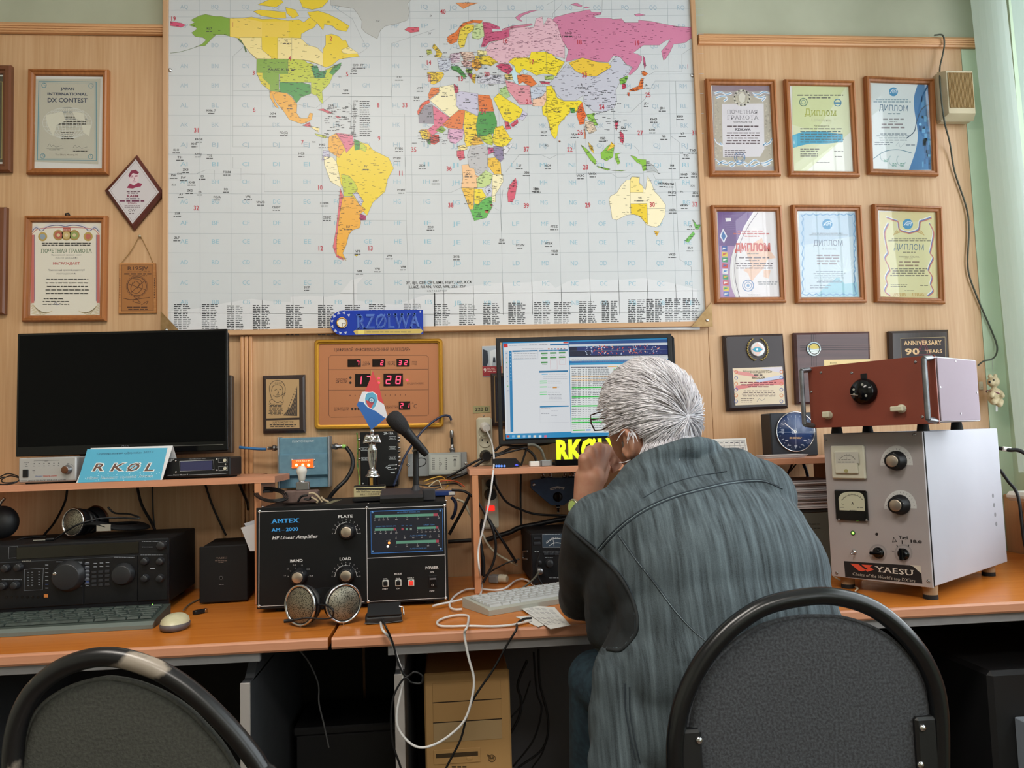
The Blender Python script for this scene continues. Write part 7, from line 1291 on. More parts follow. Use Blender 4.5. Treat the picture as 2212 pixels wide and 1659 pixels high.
def sheet(label,pts,z,m,th=.0008,name='paper_sheet'):
    P=[onZ(*zc(*q),z) for q in pts];o=P[0].copy();P=[p-o for p in P];m_=MB();n=len(P)
    if sum(P[i].x*P[(i+1) % n].y-P[(i+1) % n].x*P[i].y for i in range(n)) < 0:P=P[::-1]
    m_.add([(p.x,p.y,0) for p in P]+[(p.x,p.y,th) for p in P],[tuple(range(n))[::-1],tuple(range(n,2*n))]+[(i,(i+1) % n,(i+1) % n+n,i+n) for i in range(n)])
    t=T(name,label,'paper',o);t.part('sheet',m_,m);return t
PAP=mat('paper','D9D9D6',.6)
sheet('blank paper corner under the typed sheet on right desk',[(610,1395),(860,1370),(900,1450),(800,1480)],.7512,PAP)
t=sheet('typed paper sheet lying beside the white keyboard',[(608,1290),(940,1312),(1075,1465),(905,1498)],.7535,PAP)
m=MB()
for r in range(13):
    for k in range(5):u0=.06+k*.17+random.uniform(0,.03);v0=.1+r*.06;B_=lambda u,v:(lambda p:(p.x,p.y,.0009))(t.loc(onZ(*zc(*((608+(940-608)*u)*(1-v)+(905+(1075-905)*u)*v,(1290+22*u)*(1-v)+(1498-33*u)*v)),.7543)));m.poly([B_(u0,v0),B_(u0+.12,v0),B_(u0+.12,v0+.014),B_(u0,v0+.014)])
t.part('typed_lines',m,mat('ink_grey','6A6C74',.6))
t=T('adapter_plug','grey cable adapter with ivory ribbed plug on the desk behind keyboard','plug',(*onZ(*zc(470,1090),.755).xy,.7505),(0,0,math.radians(-30)));t.part('body',bx(-.03,.0,-.012,.014,0,.022,.003),GRY);t.part('ribbed_plug',MB().lathe([(.012,0),(.0125,.006),(.011,.008),(.0125,.012),(.011,.015),(.012,.02),(.009,.024)],(0,.001,.0125),(1,0,0),16),IVO)
t=T('clear_plug','small translucent connector lying behind the white keyboard','plug',(*onZ(*zc(560,1190),.755).xy,.7505),(0,0,.1));t.part('body',bx(-.014,.010,-.006,.006,0,.010,.002),mat('clear_plastic','B8BCC0',.2));t.part('lead',MB().cyl((-.014,0,.004),(-.024,0,.003),.002,n=8),BLK)
# ------------------------------------------------------------------ right side
S2=ST
t=T('tent_calendar','long white folded paper calendar strip leaning on the right shelf','calendar',(onY(1560,992,-.2).x,-.2,ST+.0001),(0,0,0));a,b,c_=t.p(1440,960,0),t.p(1618,990,0),t.p(1615,946,0)
m=MB();m.add([(a.x,0,0),(b.x,0,0),(c_.x,.014,c_.z),(a.x,.014,c_.z),(a.x,.032,0),(b.x,.032,0)],[(0,1,2,3),(3,2,5,4),(3,2,1,0),(4,5,2,3)]);t.part('folded_card',m,PAP)
A=Art(t,0);m=MB();zz=c_.z
for k in range(9):x=b.x-.006-k*.0155;m.poly([(x-.0006,.0138*.12-.0006,zz*.12),(x+.0002,.0138*.12-.0006,zz*.12),(x+.0002,.0138*.88-.0006,zz*.88),(x-.0006,.0138*.88-.0006,zz*.88)]);[m.poly([(x-.012,.014*g-.0006,zz*g),(x-.003,.014*g-.0006,zz*g),(x-.003,.014*(g+.04)-.0006,zz*(g+.04)),(x-.012,.014*(g+.04)-.0006,zz*(g+.04))]) for g in (.22,.5,.78)]
for g in (.12,.38,.64,.88):m.poly([(a.x+.01,.014*g-.0006,zz*g),(b.x-.004,.014*g-.0006,zz*g),(b.x-.004,.014*(g+.01)-.0006,zz*(g+.01)),(a.x+.01,.014*(g+.01)-.0006,zz*(g+.01))])
t.part('ruled_lines',m,mat('ink_grey'))
t=T('round_gauge','round dark blue instrument clock in a black square case on shelf','gauge',(onY(1725,972,-.13).x,-.13,S2),(0,0,0));p=t.p(*z9(585,765),0);a,b=t.p(*z9(405,635),0),t.p(*z9(745,900),0)
t.part('case',bx(a.x,b.x+.002,.0,.07,0,a.z,.003),mat('gauge_case','20262E',.5));R_g=(t.p(*z9(728,765),0)-t.p(*z9(448,765),0)).length/2
t.part('chrome_ring',MB().lathe([(R_g*.96,0),(R_g*1.0,.003),(R_g*.97,.005),(R_g*.94,.004),(R_g*.93,.001)],(p.x,0,p.z),(0,-1,0),40),CHR);t.part('dial',MB().lathe([(R_g*.94,.0),(R_g*.94,.0012),(0,.0012)],(p.x,0,p.z),(0,-1,0),40),mat('dial_blue','1E3F73',.35))
A=Art(t,-.0013);A.zoom(*Z9);A.line([(465,770),(720,768)],3,'A8B8D0',1);A.line([(586,660),(592,880)],2,'A8B8D0',1);A.line([(512,706),(586,766)],6,'E0E0E0',2);A.circ(586,766,10,'E0E0E0',3);A.circ(586,766,4,'4A3A2A',4);A.bars(545,808,632,2,8,5,'B89870',0,2)
for k in range(24):a_=k*math.pi/12;A.line([(589+118*math.cos(a_),766+118*math.sin(a_)),(589+(108 if k % 2 else 100)*math.cos(a_),766+(108 if k % 2 else 100)*math.sin(a_))],3,'B8C4D8',2)
for x,y in ((525,830),(655,830),(545,865),(635,862),(590,870)):A.bars(x-10,y,x+10,1,5,6,'C8D0DC',0,2)
A.obj('dial_print');t.part('glass_pane',MB().cyl((p.x,-.0045,p.z),(p.x,-.0049,p.z),R_g*.93,n=32),GLASS)
t=T('booklet','thin folded brochure lying in front of the round gauge','booklet',(onY(1690,985,-.22).x,-.22,S2));
for k in range(4):t.part('page',bx(-.07+k*.004,.05+k*.004,-.035+.002*k,.05,.0002+k*.0022,.0018+k*.0022,.0002),mat('page_%d' % (k % 2),('B5A2A0','C9C2C0')[k % 2],.6))
t=T('paper_stack','tall stack of papers under the right shelf beside the white box','paper stack',(onY(1740,1096,-.2).x,-.2,onY(1740,1096,-.2).z));n=15;top=t.p(1740,1036,-.03).z
zb0=t.o.location.z
for k in range(n):g=top/n;t.part('sheet',bx(-.11+random.uniform(-.006,.006),.07+random.uniform(-.006,.006),-.05+random.uniform(-.006,.006),.13,k*g,k*g+g*.8,.0004),mat('paper_tone_%d' % (k % 3),('B8B2B4','C9C6C8','9D9496')[k % 3],.7))
t=T('grey_case','dark grey box carrying the paper stack beside the white amplifier','box',(onY(1755,1200,-.2).x,-.2,.7505));h_=zb0-.7505-.0004;t.part('case',bx(-.14,.06,-.04,.15,.0,h_,.004),mat('case_olive','5A5D55',.6));t.part('lid',bx(-.142,.062,-.042,.152,h_-.012,h_,.003),mat('case_lid','2E3030',.5))
A=Art(t,-.0405);A.zoom(0,0,1);A.bars(1745,1133,1772,2,9,2,'2A2C2A',.1,1);A.obj('print')

TH=math.radians(-55.4)
t=T('white_amplifier','tall white amplifier cabinet with grey front, two meters and dials','amplifier',(.970,-.434,.7505),(0,0,TH))
ZY=(1640,900,3.687);zy=lambda u,v:(1640+u/3.687,900+v/3.687)
w_=(t.p(*zy(1280,108)).x+t.p(*zy(1405,1345)).x)/2;x0=(t.p(*zy(505,150)).x+t.p(*zy(590,1290)).x)/2;z1=(t.p(*zy(505,150)).z+t.p(*zy(1280,108)).z)/2;z0=(t.p(*zy(590,1290)).z+t.p(*zy(1405,1345)).z)/2
dp=(t.px_(*zy(1878,92),w_).y+t.px_(*zy(1990,1172),w_).y)/2
WP=mat('white_paint','A4A5AE',.6,col2='AAABB4',scale=4)
t.part('cabinet',bx(x0+.003,w_+.001,.004,dp,z0+.002,z1+.001,.002),WP);t.part('front_panel',bx(x0,w_,-.002,.004,z0,z1,.0008),mat('panel_grey','A29C9D',.5,.05,col2='A9A4A5',scale=6));t.part('edge_gasket',bx(w_-.0015,w_+.0018,.0038,.0065,z0+.002,z1,.0005),BLK)
WT=.7505+z1+.001
for fx,fy in ((x0+.025,.03),(w_-.02,.03),(w_-.03,dp-.05),(x0+.025,dp-.05)):k=t.part('foot',MB().cyl((fx,fy,.010),(fx,fy,z0+.002),.016,.018,n=18),mat('foot_tan','9A8468',.6));MB().cyl((fx,fy,0),(fx,fy,.010),.0165,n=18).obj('rubber_tip',RUB,k)
for q_ in ((528,184),(1235,144),(1348,1312),(618,1245)):screw(t.o,t.p(*zy(*q_),-.002),.004,STEEL)
def meter(q1,q2,frame,dial,tag_):
    a,b=t.p(*zy(*q1),-.002),t.p(*zy(*q2),-.002);k=t.part('panel_meter',bx(a.x,b.x,-.012,-.002,b.z,a.z,.003),frame);return k
k=meter((578,232),(862,498),mat('meter_white','C9C8B8',.4),None,0);a,b=t.p(*zy(602,278),-.012),t.p(*zy(795,455),-.012);bx(a.x,b.x,-.018,-.012,b.z,a.z,.002).obj('window_frame',mat('meter_white'),k)
A=Art(t,-.0183);A.zoom(*ZY);A.poly([(605,283),(788,280),(795,370),(612,372)],'B9B9B0',1);A.ring(702,380,72,3,'4A4A48',2,a0=205,a1=330)
for j in range(9):a_=math.radians(210+j*14);A.line([(702+72*math.cos(a_),380+72*math.sin(a_)),(702+84*math.cos(a_),380+84*math.sin(a_))],2,'4A4A48',2)
A.text('k',697,335,12,'4A4A48',L=2);A.bars(655,346,728,1,5,5,'4A4A48',0,2);A.bars(625,365,760,1,5,5,'5A5A58',.1,2);A.obj('meter_scale',k);MB().cyl(t.p(*zy(692,432),-.0183),t.p(*zy(692,432),-.0203),.0045,n=16).obj('zero_screw',mat('brass_screw','A09868',.4,.5),k)
k=meter((608,580),(878,835),BLKG,None,1)
A=Art(t,-.0123);A.zoom(*ZY);A.poly(wavy([(632,650),(650,618),(690,602),(740,598),(790,602),(825,622),(838,655)])+[(843,752),(640,745)],'BDBFA8',1);A.ring(742,720,98,3,'3A3A38',2,a0=212,a1=325);A.text('A',745,703,22,'2A2A28',L=2,bold=.02)
for j in range(9):a_=math.radians(214+j*13.5);A.line([(742+98*math.cos(a_),720+98*math.sin(a_)),(742+108*math.cos(a_),720+108*math.sin(a_))],3,'3A3A38',2)
A.line([(655,692),(672,700)],3,'2A2A28',2);A.bars(645,725,680,1,5,5,'5A5A58',0,2);A.bars(780,728,835,1,5,5,'5A5A58',0,2);A.bars(720,748,775,1,5,4,'5A5A58',0,2);A.obj('meter_scale',k)
for q_ in ((635,820),(855,826)):screw(k,t.p(*zy(*q_),-.0123),.003,STEEL)
A=Art(t,-.0022);A.zoom(*ZY)
for cx,cy in ((1094,382),(1125,727)):
    A.poly([(cx-128,cy+8)]+[(cx+130*math.cos(math.radians(a_)),cy+(152 if cy < 500 else 142)*math.sin(math.radians(a_))) for a_ in range(180,361,10)]+[(cx+130,cy+5),(cx+80,cy+3),(cx,cy-40),(cx-90,cy+8)],'C9CACA',1)
    for j in range(13):a_=math.radians(188+j*13.6);A.line([(cx+108*math.cos(a_),cy+118*math.sin(a_)),(cx+117*math.cos(a_),cy+130*math.sin(a_))],2.5,'3A3A3A',2)
A.poly([(675,1150),(1285,1190),(1300,1330),(686,1278)],'14161A',1);A.poly([(1195,1180),(1285,1188),(1292,1250),(1262,1225),(1235,1198)],'C8C4B8',2)
A.poly([(725,1170),(790,1175),(850,1222),(820,1232),(790,1225)],'D8523A',2);A.poly([(815,1178),(905,1184),(880,1198),(915,1218),(860,1236),(845,1218),(870,1216),(835,1195)],'D8523A',2)
A.text('YAESU',1080,1250,44,'D8D4CC',w=298,serif=True,bold=.01,L=3);A.text('Choice of the World\'s top DX\'ers',985,1290,24,'B8B4AC',w=495,serif=True,italic=.2,L=3)
A.text('Yagi',1148,974,26,'1A1A1C',w=72,bold=.03,L=2);A.text('18.0',1246,1006,24,'1A1A1C',w=96,bold=.05,L=2);A.line([(1062,1000),(1072,962),(1095,996)],8,'1A1A1C',2,True);A.line([(1138,985),(1140,1015)],8,'1A1A1C',2);A.line([(1095,1020),(1102,1040)],8,'1A1A1C',2);A.line([(1192,1020),(1186,1038)],8,'1A1A1C',2);A.text('m',1062,1078,18,'3A3A3C',w=30,L=2);A.circ(936,936,12,'1A1414',2)
for cx in (945,1148):A.ring(cx,1088,66,14,'938F90',1)
A.obj('lettering')
knob(t,'tuning_knob',*zy(1098,350),0,y=-.002,r=.0205,dep=.026,cap=ALU,pt=WHT,ang=75,capr=.68);knob(t,'tuning_knob',*zy(1125,700),0,y=-.002,r=.0205,dep=.026,cap=ALU,pt=WHT,ang=15,capr=.68)
for cx,cy in ((950,1085),(1150,1095)):p=t.p(*zy(cx,cy),-.002);k=knob(t,'selector_knob',*zy(cx,cy),0,y=-.002,r=.0105,dep=.010,body=BLKG,skirt=1.3);(bx(p.x-.016,p.x+.014,-.018,-.010,p.z-.004,p.z+.004,.002) if cx < 1000 else bx(p.x-.005,p.x+.005,-.018,-.010,p.z-.013,p.z+.015,.002)).obj('grip',BLKG,k)
p=t.p(*zy(758,1076),-.002);t.part('toggle_switch',MB().lathe([(.006,0),(.006,.003),(.0025,.004),(.002,.012),(.003,.016),(0,.018)],p,(0,-1,-.2),12),CHR);k=t.part('green_lamp',MB().ell(t.p(*zy(748,926),-.003),.0035,12,8),mat('green_led'));MB().lathe([(.0055,0),(.0055,.002),(.004,.002)],t.p(*zy(748,926),-.002),(0,-1,0),14).obj('bezel',BLK,k)
for j in range(4):p=t.px_(*zy(1858+j*9,630+j*75),w_);t.part('vent_hole',MB().cyl((w_+.0008,p.y,p.z),(w_+.0014,p.y,p.z),.006,n=14),mat('vent_grey','77787C',.8))

t=T('red_cabinet','red-brown metal box with black dial standing tilted on the white cabinet','cabinet',(*onY(1754,929,-.47).xy,WT),(0,0,math.radians(-57)));zr=z9

x0=(t.p(*zr(675,312)).x+t.p(*zr(705,755)).x)/2;w_=(t.p(*zr(1575,215)).x+t.p(*zr(1615,690)).x)/2;z1=(t.p(*zr(675,312)).z+t.p(*zr(1575,215)).z)/2;z0=max(.012,(t.p(*zr(705,755)).z+t.p(*zr(1615,690)).z)/2);dp=(t.px_(*zr(1870,215),w_).y+t.px_(*zr(1912,690),w_).y)/2
t.part('front_panel',bx(x0,w_,-.002,.002,z0,z1,.0006),mat('panel_brick','7E3A2A',.5,col2='843E2D',scale=5));t.part('cabinet',bx(x0+.004,w_-.002,.002,dp,z0+.003,z1-.003,.002),mat('aluminium_case','A8A8AC',.35,.8));t.part('side_cover',bx(w_-.002,w_+.001,.008,dp-.006,z0+.006,z1-.006,.0006),mat('side_pinkish','958892',.75,spec=.2))
pr=-t.pz(*zr(568,330),z1-.005).y if False else .042
for hx_ in (x0+.006,w_-.006):
    m=MB()
    for (a,b) in (((-.002,z1-.006),(-pr,z1-.010)),((-pr,z1-.010),(-pr,z0+.010)),((-pr,z0+.010),(-.002,z0+.006))):m.tube([(hx_,a[0],a[1]),(hx_,b[0],b[1])],.0065,4)
    t.part('rack_handle',m,mat('handle_steel','8A8C90',.4,.7,col2='6A6C70',scale=30))
for q_ in ((768,345),(1440,270),(1490,660),(700,482),(987,347)):screw(t.o,t.p(*zr(*q_),-.002),.0035,STEEL)
p=t.p(*zr(1080,480),-.002);k=t.part('vernier_dial',MB().lathe([(.031,0),(.031,.008),(.027,.012),(.026,.020),(0,.020)],p,(0,-1,0),36),BLKG)
for a_ in (70,160,200,320):MB().cyl(p+Vector((.017*math.cos(math.radians(a_)),-.0195,.017*math.sin(math.radians(a_)))),p+Vector((.017*math.cos(math.radians(a_)),-.021,.017*math.sin(math.radians(a_)))),.003,n=10).obj('screw',CHR,k)
MB().tube([p+Vector((-.024,-.021,-.006)),p+Vector((-.006,-.021,-.009))],.0012,6).obj('pointer',CHR,k);pp=t.p(*zr(1075,372),-.002);bx(pp.x-.008,pp.x+.008,-.005,-.002,pp.z-.008,pp.z+.007,.002).obj('index_window',BLK,k)
for cx,cy,rt in ((825,648,1),(1345,602,0)):
    p=t.p(*zr(cx,cy),-.002);k=t.part('pointer_knob',MB().lathe([(.010,0),(.010,.006),(.008,.008),(0,.008)],p,(0,-1,0),20),IVO);m=MB();m.box(-.019 if not rt else -.008,.010,-.022,-.008,-.006,.006 if not rt else .009,.002);m.v=[(a+p.x,b+p.y+.002,c_+p.z) for a,b,c_ in m.v];m.obj('grip',mat('knob_cream','C9C5AE',.45),k)
for fx,fy in ((x0+.05,.03),(w_-.05,.03),(w_-.04,dp-.04),(x0+.05,dp-.04)):t.part('foot',MB().cyl((fx,fy,0),(fx,fy,z0+.004),.014,.011,n=14),RUB)
for q_ in ((1725,265),(1617,448),(1877,487),(1762,636)):p=t.px_(*zr(*q_),w_+.001);t.part('rivet',MB().cyl((w_+.001,p.y,p.z),(w_+.002,p.y,p.z),.0025,n=10),STEEL)

t=T('toy_bear','small cream toy bear hanging by a thread in the window corner','toy',(onY(2147,845,-.03).x,-.045,onY(2147,868,-.03).z));q_=lambda x,y:t.p(x,y,0)
FUR=mat('bear_fur','B5A584',.95,col2='C7B898',scale=300,bump=.5)
b_,h_=q_(2149,856),q_(2146,825);e=[('e',b_,(.023,.020,.028)),('e',h_,(.018,.018,.017)),('e',h_+Vector((-.015,-.009,-.003)),(.009,.009,.008)),('e',h_+Vector((.008,0,.018)),(.007,.005,.008)),('e',h_+Vector((-.010,0,.018)),(.007,.005,.008)),('c',b_+Vector((-.012,-.010,.012)),b_+Vector((-.025,-.018,.002)),.008,.0075),('c',b_+Vector((-.008,-.012,-.016)),b_+Vector((-.023,-.022,-.019)),.010,.009),('c',b_+Vector((.008,-.012,-.018)),b_+Vector((-.006,-.026,-.027)),.010,.009),('c',b_+Vector((.014,-.006,.012)),b_+Vector((.008,-.022,.0)),.008,.0075)]
blob_obj(skin_blob(e,.0022,2),'body',FUR,t.o);t.part('nose',MB().ell(h_+Vector((-.023,-.013,-.001)),.0035,10,6),BLK);t.part('eye',MB().ell(h_+Vector((-.010,-.016,.005)),.0022,8,6),BLKG)
m=MB();m.tube([b_+Vector((.0232*math.cos(a),.0204*math.sin(a),.007-.012*math.cos(a))) for a in [2*math.pi*i/20 for i in range(20)]],.0016,6,closed=True);t.part('ribbon',m,mat('ribbon_mauve','7A3A50',.6));c_=q_(2153,882);t.part('paper_tag',MB().add([(c_.x-.004,0,c_.z-.010),(c_.x+.003,0,c_.z-.010),(c_.x+.004,0,c_.z+.008),(c_.x-.003,0,c_.z+.008)],[(0,1,2,3)]),PAP)
top=q_(2143,776);t.part('thread',MB().tube([h_+Vector((0,0,.016)),top],.0006,5),mat('thread_grey','8A8A84',.7))
cable('grey-green wire running from above the wall speaker down to the bear',[(2018,76,-.02),(2036,76,-.028),(2040,95,-.024),(2036,120,-.022),(2030,150,-.028),(2032,200,-.066),(2040,262,-.066),(2052,310,-.02),(2062,370,-.008),(2088,450,-.008),(2093,500,-.008),(2091,580,-.008),(2110,640,-.008),(2140,710,-.008),(2153,745,-.012),(2152,765,-.02),(2142,776,-.035),(2125,780,-.03),(2112,790,-.02)],.0026,mat('wire_olive','3F453C',.5))
sn=T('wall_switch_plate','small cream plate on the wall behind the red-brown box','switch',onY(2118,842,0));sn.part('plate',bx(-.006,.006,-.006,0,0,.026,.001),IVO);sn.part('rocker',bx(-.003,.003,-.008,-.006,.006,.020,.001),IVO)
# ------------------------------------------------------------------ computer tower, chairs
t=T('computer_tower','beige computer tower with floppy drive standing under the right desk','computer',(onY(1008,1550,-.50).x,-.50,0));ZP=(500,1340,2.9105);zp=lambda u,v:(500+u/2.9105,1340+v/2.9105)
a,b=t.p(*zp(1208,332),0),t.p(*zp(1758,700),0);top=(a.z+t.p(*zp(1745,312),0).z)/2;BEI=mat('tower_beige','CFA56C',.5,col2='C89E66',scale=5)
t.part('case',bx(a.x+.002,b.x-.002,.006,.40,.012,top-.002,.003),BEI);t.part('front_panel',bx(a.x,b.x,0,.008,.008,top,.004),BEI);t.part('base',bx(a.x+.01,b.x-.01,.01,.38,0,.012,.002),BEI)
x0,x1=t.p(*zp(1264,450),0).x,t.p(*zp(1694,450),0).x;zz=[t.p(*zp(1480,v),0).z for v in (381,506,632,760)]
for k in range(3):t.part('drive_cover',bx(x0,x1,-.0015,0,zz[k+1]+.001,zz[k]-.001,.001),mat('bay_beige_%d' % (k == 2),'CAA068' if k < 2 else 'C4A67A',.5))
for k in (0,1):t.part('bay_gap',bx(x0-.0005,x1+.0005,-.0005,0,zz[k+1]-.001,zz[k+1]+.001,.0001),BLK)
a2,b2=t.p(*zp(1270,815),0),t.p(*zp(1567,888),0);k=t.part('floppy_drive',bx(a2.x,b2.x,-.002,0,b2.z,a2.z,.001),BEI)
p1,p2=t.p(*zp(1285,838),0),t.p(*zp(1550,848),0);bx(p1.x,p2.x,-.0025,-.002,p2.z,p1.z,.0002).obj('slot',mat('slot_brown','4A3820',.6),k);p1,p2=t.p(*zp(1478,855),0),t.p(*zp(1515,872),0);bx(p1.x,p2.x,-.004,-.002,p2.z,p1.z,.001).obj('eject_button',BEI,k)
A=Art(t,-.0002);A.zoom(*ZP);A.ring(1637,868,22,4,'4A3418',1);A.bars(1620,862,1652,3,9,6,'4A3418',0,1);A.poly([(1608,843),(1625,848),(1610,858)],'4A3418',1);A.bars(1385,926,1480,1,5,9,'2A1C0C',0,1);A.obj('badge_print')
t.part('lower_drive',bx(x0,x1,-.002,0,.1,zz[3]-.075,.001),BEI)
FAB=mat('chair_fabric','2E3034',.9,col2='45484D',scale=260,bump=.5,detail=2)
def chair(label,X,Y,tube,pad,r,tr,bolts,brk,FB):
    t=T('office_chair',label,'chair',(X,Y,0),group='black tubular office chairs')
    P=[t.p(*q,0) for q in tube];P=[Vector((P[0].x+.01,.02,.42))]+P+[Vector((P[-1].x-.01,.02,.42))]
    for p in P[1:-1]:p.y=-.0
    t.part('back_tube',MB().tube(smooth_path(P,5),r,16),tr)
    Q=[t.p(*q,.006) for q in pad];zb_=min(.56,Q[0].z-.03,Q[-1].z-.03);B0,B1=Vector((Q[0].x,0,zb_)),Vector((Q[-1].x,0,zb_));Q=smooth_path([B0]+Q+[B1],3);Q+=[B1.lerp(B0,i/12) for i in range(1,12)];cx=(B0.x+B1.x)/2;cz=.5*(zb_+max(q.z for q in Q));n=len(Q);m=MB();vs=[]
    for (s,y) in ((.0,.0),(.5,0),(.9,0),(.955,.001),(.985,.005),(1.0,.012),(1.0,.022),(.96,.034),(0,.040)):
        vs+=[(cx+(q.x-cx)*s,y,cz+(q.z-cz)*s) for q in Q]
    m.add(vs,[(k*n+i,k*n+(i+1) % n,(k+1)*n+(i+1) % n,(k+1)*n+i) for k in range(8) for i in range(n)],0,True);t.part('backrest',m,FB)
    m=MB();E=[Vector((q.x,.008,q.z)) for q in Q];t.part('piping',MB().tube(E,.003,6),FB)
    for q1,q2 in brk:a,b=t.p(*q1,-.006),t.p(*q2,-.006);t.part('bracket',bx(a.x,b.x,-.009,.012,.49,a.z,.004),mat('bracket_black','0E0F11',.5))
    for q in bolts:t.part('bolt',MB().lathe([(.0055,0),(.0055,.0015),(.0035,.0035),(0,.004)],t.p(*q,-.009),(0,-1,0),14),CHR)
    xm=(P[0].x+P[-1].x)/2;m=MB();m.lathe([(.05,0),(.21,.004),(.225,.03),(.20,.055),(0,.062)],(xm,.26,.42),(0,0,1),32);t.part('seat',m,FB)
    for sx in (-1,1):
        t.part('leg',MB().tube(smooth_path([(xm+sx*.20,.05,.43),(xm+sx*.21,.03,.25),(xm+sx*.22,.0,.012)],4),.011,10),tr);t.part('leg',MB().tube(smooth_path([(xm+sx*.20,.42,.43),(xm+sx*.21,.45,.25),(xm+sx*.22,.48,.012)],4),.011,10),tr)
    return t
zr2=lambda L:[(1240+u/2.2757,1240+v/2.2757) for u,v in L];zl2=lambda L:[(u/3.687,1360+v/3.687) for u,v in L]
TUBE=mat('black_tube','0E1013',.25)
chair('black tubular chair the man sits on, with bolted round grey backrest',.55,-1.20,zr2([(497,1200),(497,954),(500,800),(530,640),(600,480),(690,350),(810,235),(960,150),(1180,108),(1340,122),(1480,175),(1600,270),(1700,390),(1765,520),(1793,650),(1800,800),(1800,954),(1800,1200)]),
      zr2([(600,1100),(560,800),(562,720),(578,640),(622,530),(700,420),(820,320),(950,250),(1080,217),(1190,208),(1320,215),(1450,255),(1560,320),(1650,410),(1710,510),(1745,610),(1757,720),(1750,900),(1740,1100)]),.0135,TUBE,zr2([(615,817),(1713,756),(1703,937),(618,1010)]),[zr2([(500,770),(636,1000)]),zr2([(1674,706),(1800,1000)])],FAB)
WORN=mat('worn_tube','121214',.3,col2='121214');nt=WORN.node_tree
for n_ in nt.nodes:
    if n_.type == 'VALTORGB':n_.color_ramp.elements[0].position=.55;n_.color_ramp.elements[1].position=.59;n_.color_ramp.elements[1].color=hx('8A8074')
    if n_.type == 'TEX_NOISE':n_.inputs['Scale'].default_value=9;n_.inputs['Detail'].default_value=8
chair('empty black tubular chair with worn paint at the lower left',-.35,-1.30,zl2([(85,1400),(100,1100),(112,900),(160,690),(260,500),(400,365),(560,275),(760,222),(950,225),(1150,280),(1350,372),(1550,515),(1750,705),(1925,900),(2075,1110),(2200,1400)]),
      zl2([(140,1400),(165,1102),(182,980),(230,770),(300,640),(420,535),(580,452),(760,402),(900,397),(1100,440),(1300,525),(1480,645),(1620,780),(1750,930),(1860,1102),(2000,1400)]),.0125,WORN,[],[],mat('chair_fabric_grey','33342F',.9,col2='3F403A',scale=260,bump=.5))
t=T('floor_case','dark case with blue striped grey lid at lower right under the desk','case',(1.38,-.62,0));a=t.p(2190,1548,0);t.part('case',bx(-.14,.2,.0,.4,0,.58,.01),mat('case_black','101114',.6));t.part('grey_box',bx(a.x,a.x+.1,-.06,-.001,.3,a.z,.002),mat('module_grey','8E98A4',.5));t.part('blue_stripe',bx(a.x-.0005,a.x+.1,-.0612,-.06,a.z-.063,a.z-.052,.0001),mat('stripe_blue','24479A',.5))
t=T('gap_shade_box','added black box standing in for shade in the gap under the desks','box',(-.27,-.30,0));t.part('body',bx(-.13,.13,0,.2,0,.42,.004),mat('case_black'));t.part('lid',bx(-.135,.135,-.004,.205,.42,.44,.004),mat('case_black'))  # box added so its black colour darkens the shaded gap
# ------------------------------------------------------------------ the man
P=onY
man=T('person','white-haired man in denim jacket seen from behind, leaning over the right desk','person',(.50,-1.0,.0));O=Vector((.50,-1.0,0));Lc=lambda p:V3(p)-O
_y,_p,_l=math.radians(36),math.radians(-4),math.radians(9);dF=Vector((-math.sin(_y)*math.cos(_p),math.cos(_y)*math.cos(_p),math.sin(_p)));u0=Vector((0,0,1));u0=(u0-dF*u0.dot(dF)).normalized();l0=u0.cross(dF);lf=l0*math.cos(_l)-u0*math.sin(_l);up=u0*math.cos(_l)+l0*math.sin(_l);RH=Matrix((dF,lf,up)).transposed()
Hc=Lc(P(1403,894,-.80));hp=lambda f,l,u:Hc+RH @ Vector((f,l,u))
SKIN=mat('skin','B0836C',.5,col2='A8755F',scale=45,bump=.1);SKIN.node_tree.nodes['Principled BSDF'].inputs['Subsurface Weight'].default_value=.05
kx=[Lc(P(*q)) for q in ((1262,992,-.715),(1275,975,-.70),(1293,968,-.685),(1310,972,-.67))];wr=Lc(P(1264,1098,-.70));el=Lc(P(1250,1290,-.69));el.z=.80
sh=Lc(P(1300,1130,-.87));neck=Lc(P(1440,1050,-.86));parts=[('e',Hc,(.096,.075,.098),RH),('e',hp(.052,0,-.035),(.046,.058,.075),RH),('e',hp(.055,0,-.085),(.034,.036,.028),RH),('e',hp(.10,0,-.025),(.014,.011,.022),RH),('e',hp(.093,0,-.068),(.010,.024,.010),RH),('c',hp(-.03,0,-.05),neck,.058,.062),('c',neck,Lc((.52,-.95,.75)),.055,.11),('c',Lc((.52,-.97,.75)),Lc((.55,-.98,.55)),.13,.13),
         ('c',neck,sh,.05,.05),('c',sh,el,.045,.038),('c',el,wr,.038,.027),('e',hp(-.006,.079,-.045),(.018,.009,.031),RH @ Matrix.Rotation(.35,3,'Z')),('e',hp(.002,.079,-.070),(.009,.007,.013),RH)]
er=[hp(.0+.016*math.cos(a),.088-.004*math.cos(a),-.045+.027*math.sin(a)) for a in [math.radians(60+30*i) for i in range(10)]];parts+=[('c',a,b,.0058,.0058) for a,b in zip(er,er[1:])]
pc=(wr+(kx[1]+kx[2])/2)/2;parts+=[('c',wr,pc,.027,.034)]+[('c',pc,k_,.026,.014) for k_ in kx]
for i,k_ in enumerate(kx):
    a=k_+Vector((.026,.022,.004-.004*i));b=a+Vector((.006,.010,-.026));c_=b+Vector((-.014,-.004,-.012));parts+=[('c',k_,a,.0118-.0006*(i == 3),.0105),('c',a,b,.0105,.0095),('c',b,c_,.0092,.008)]
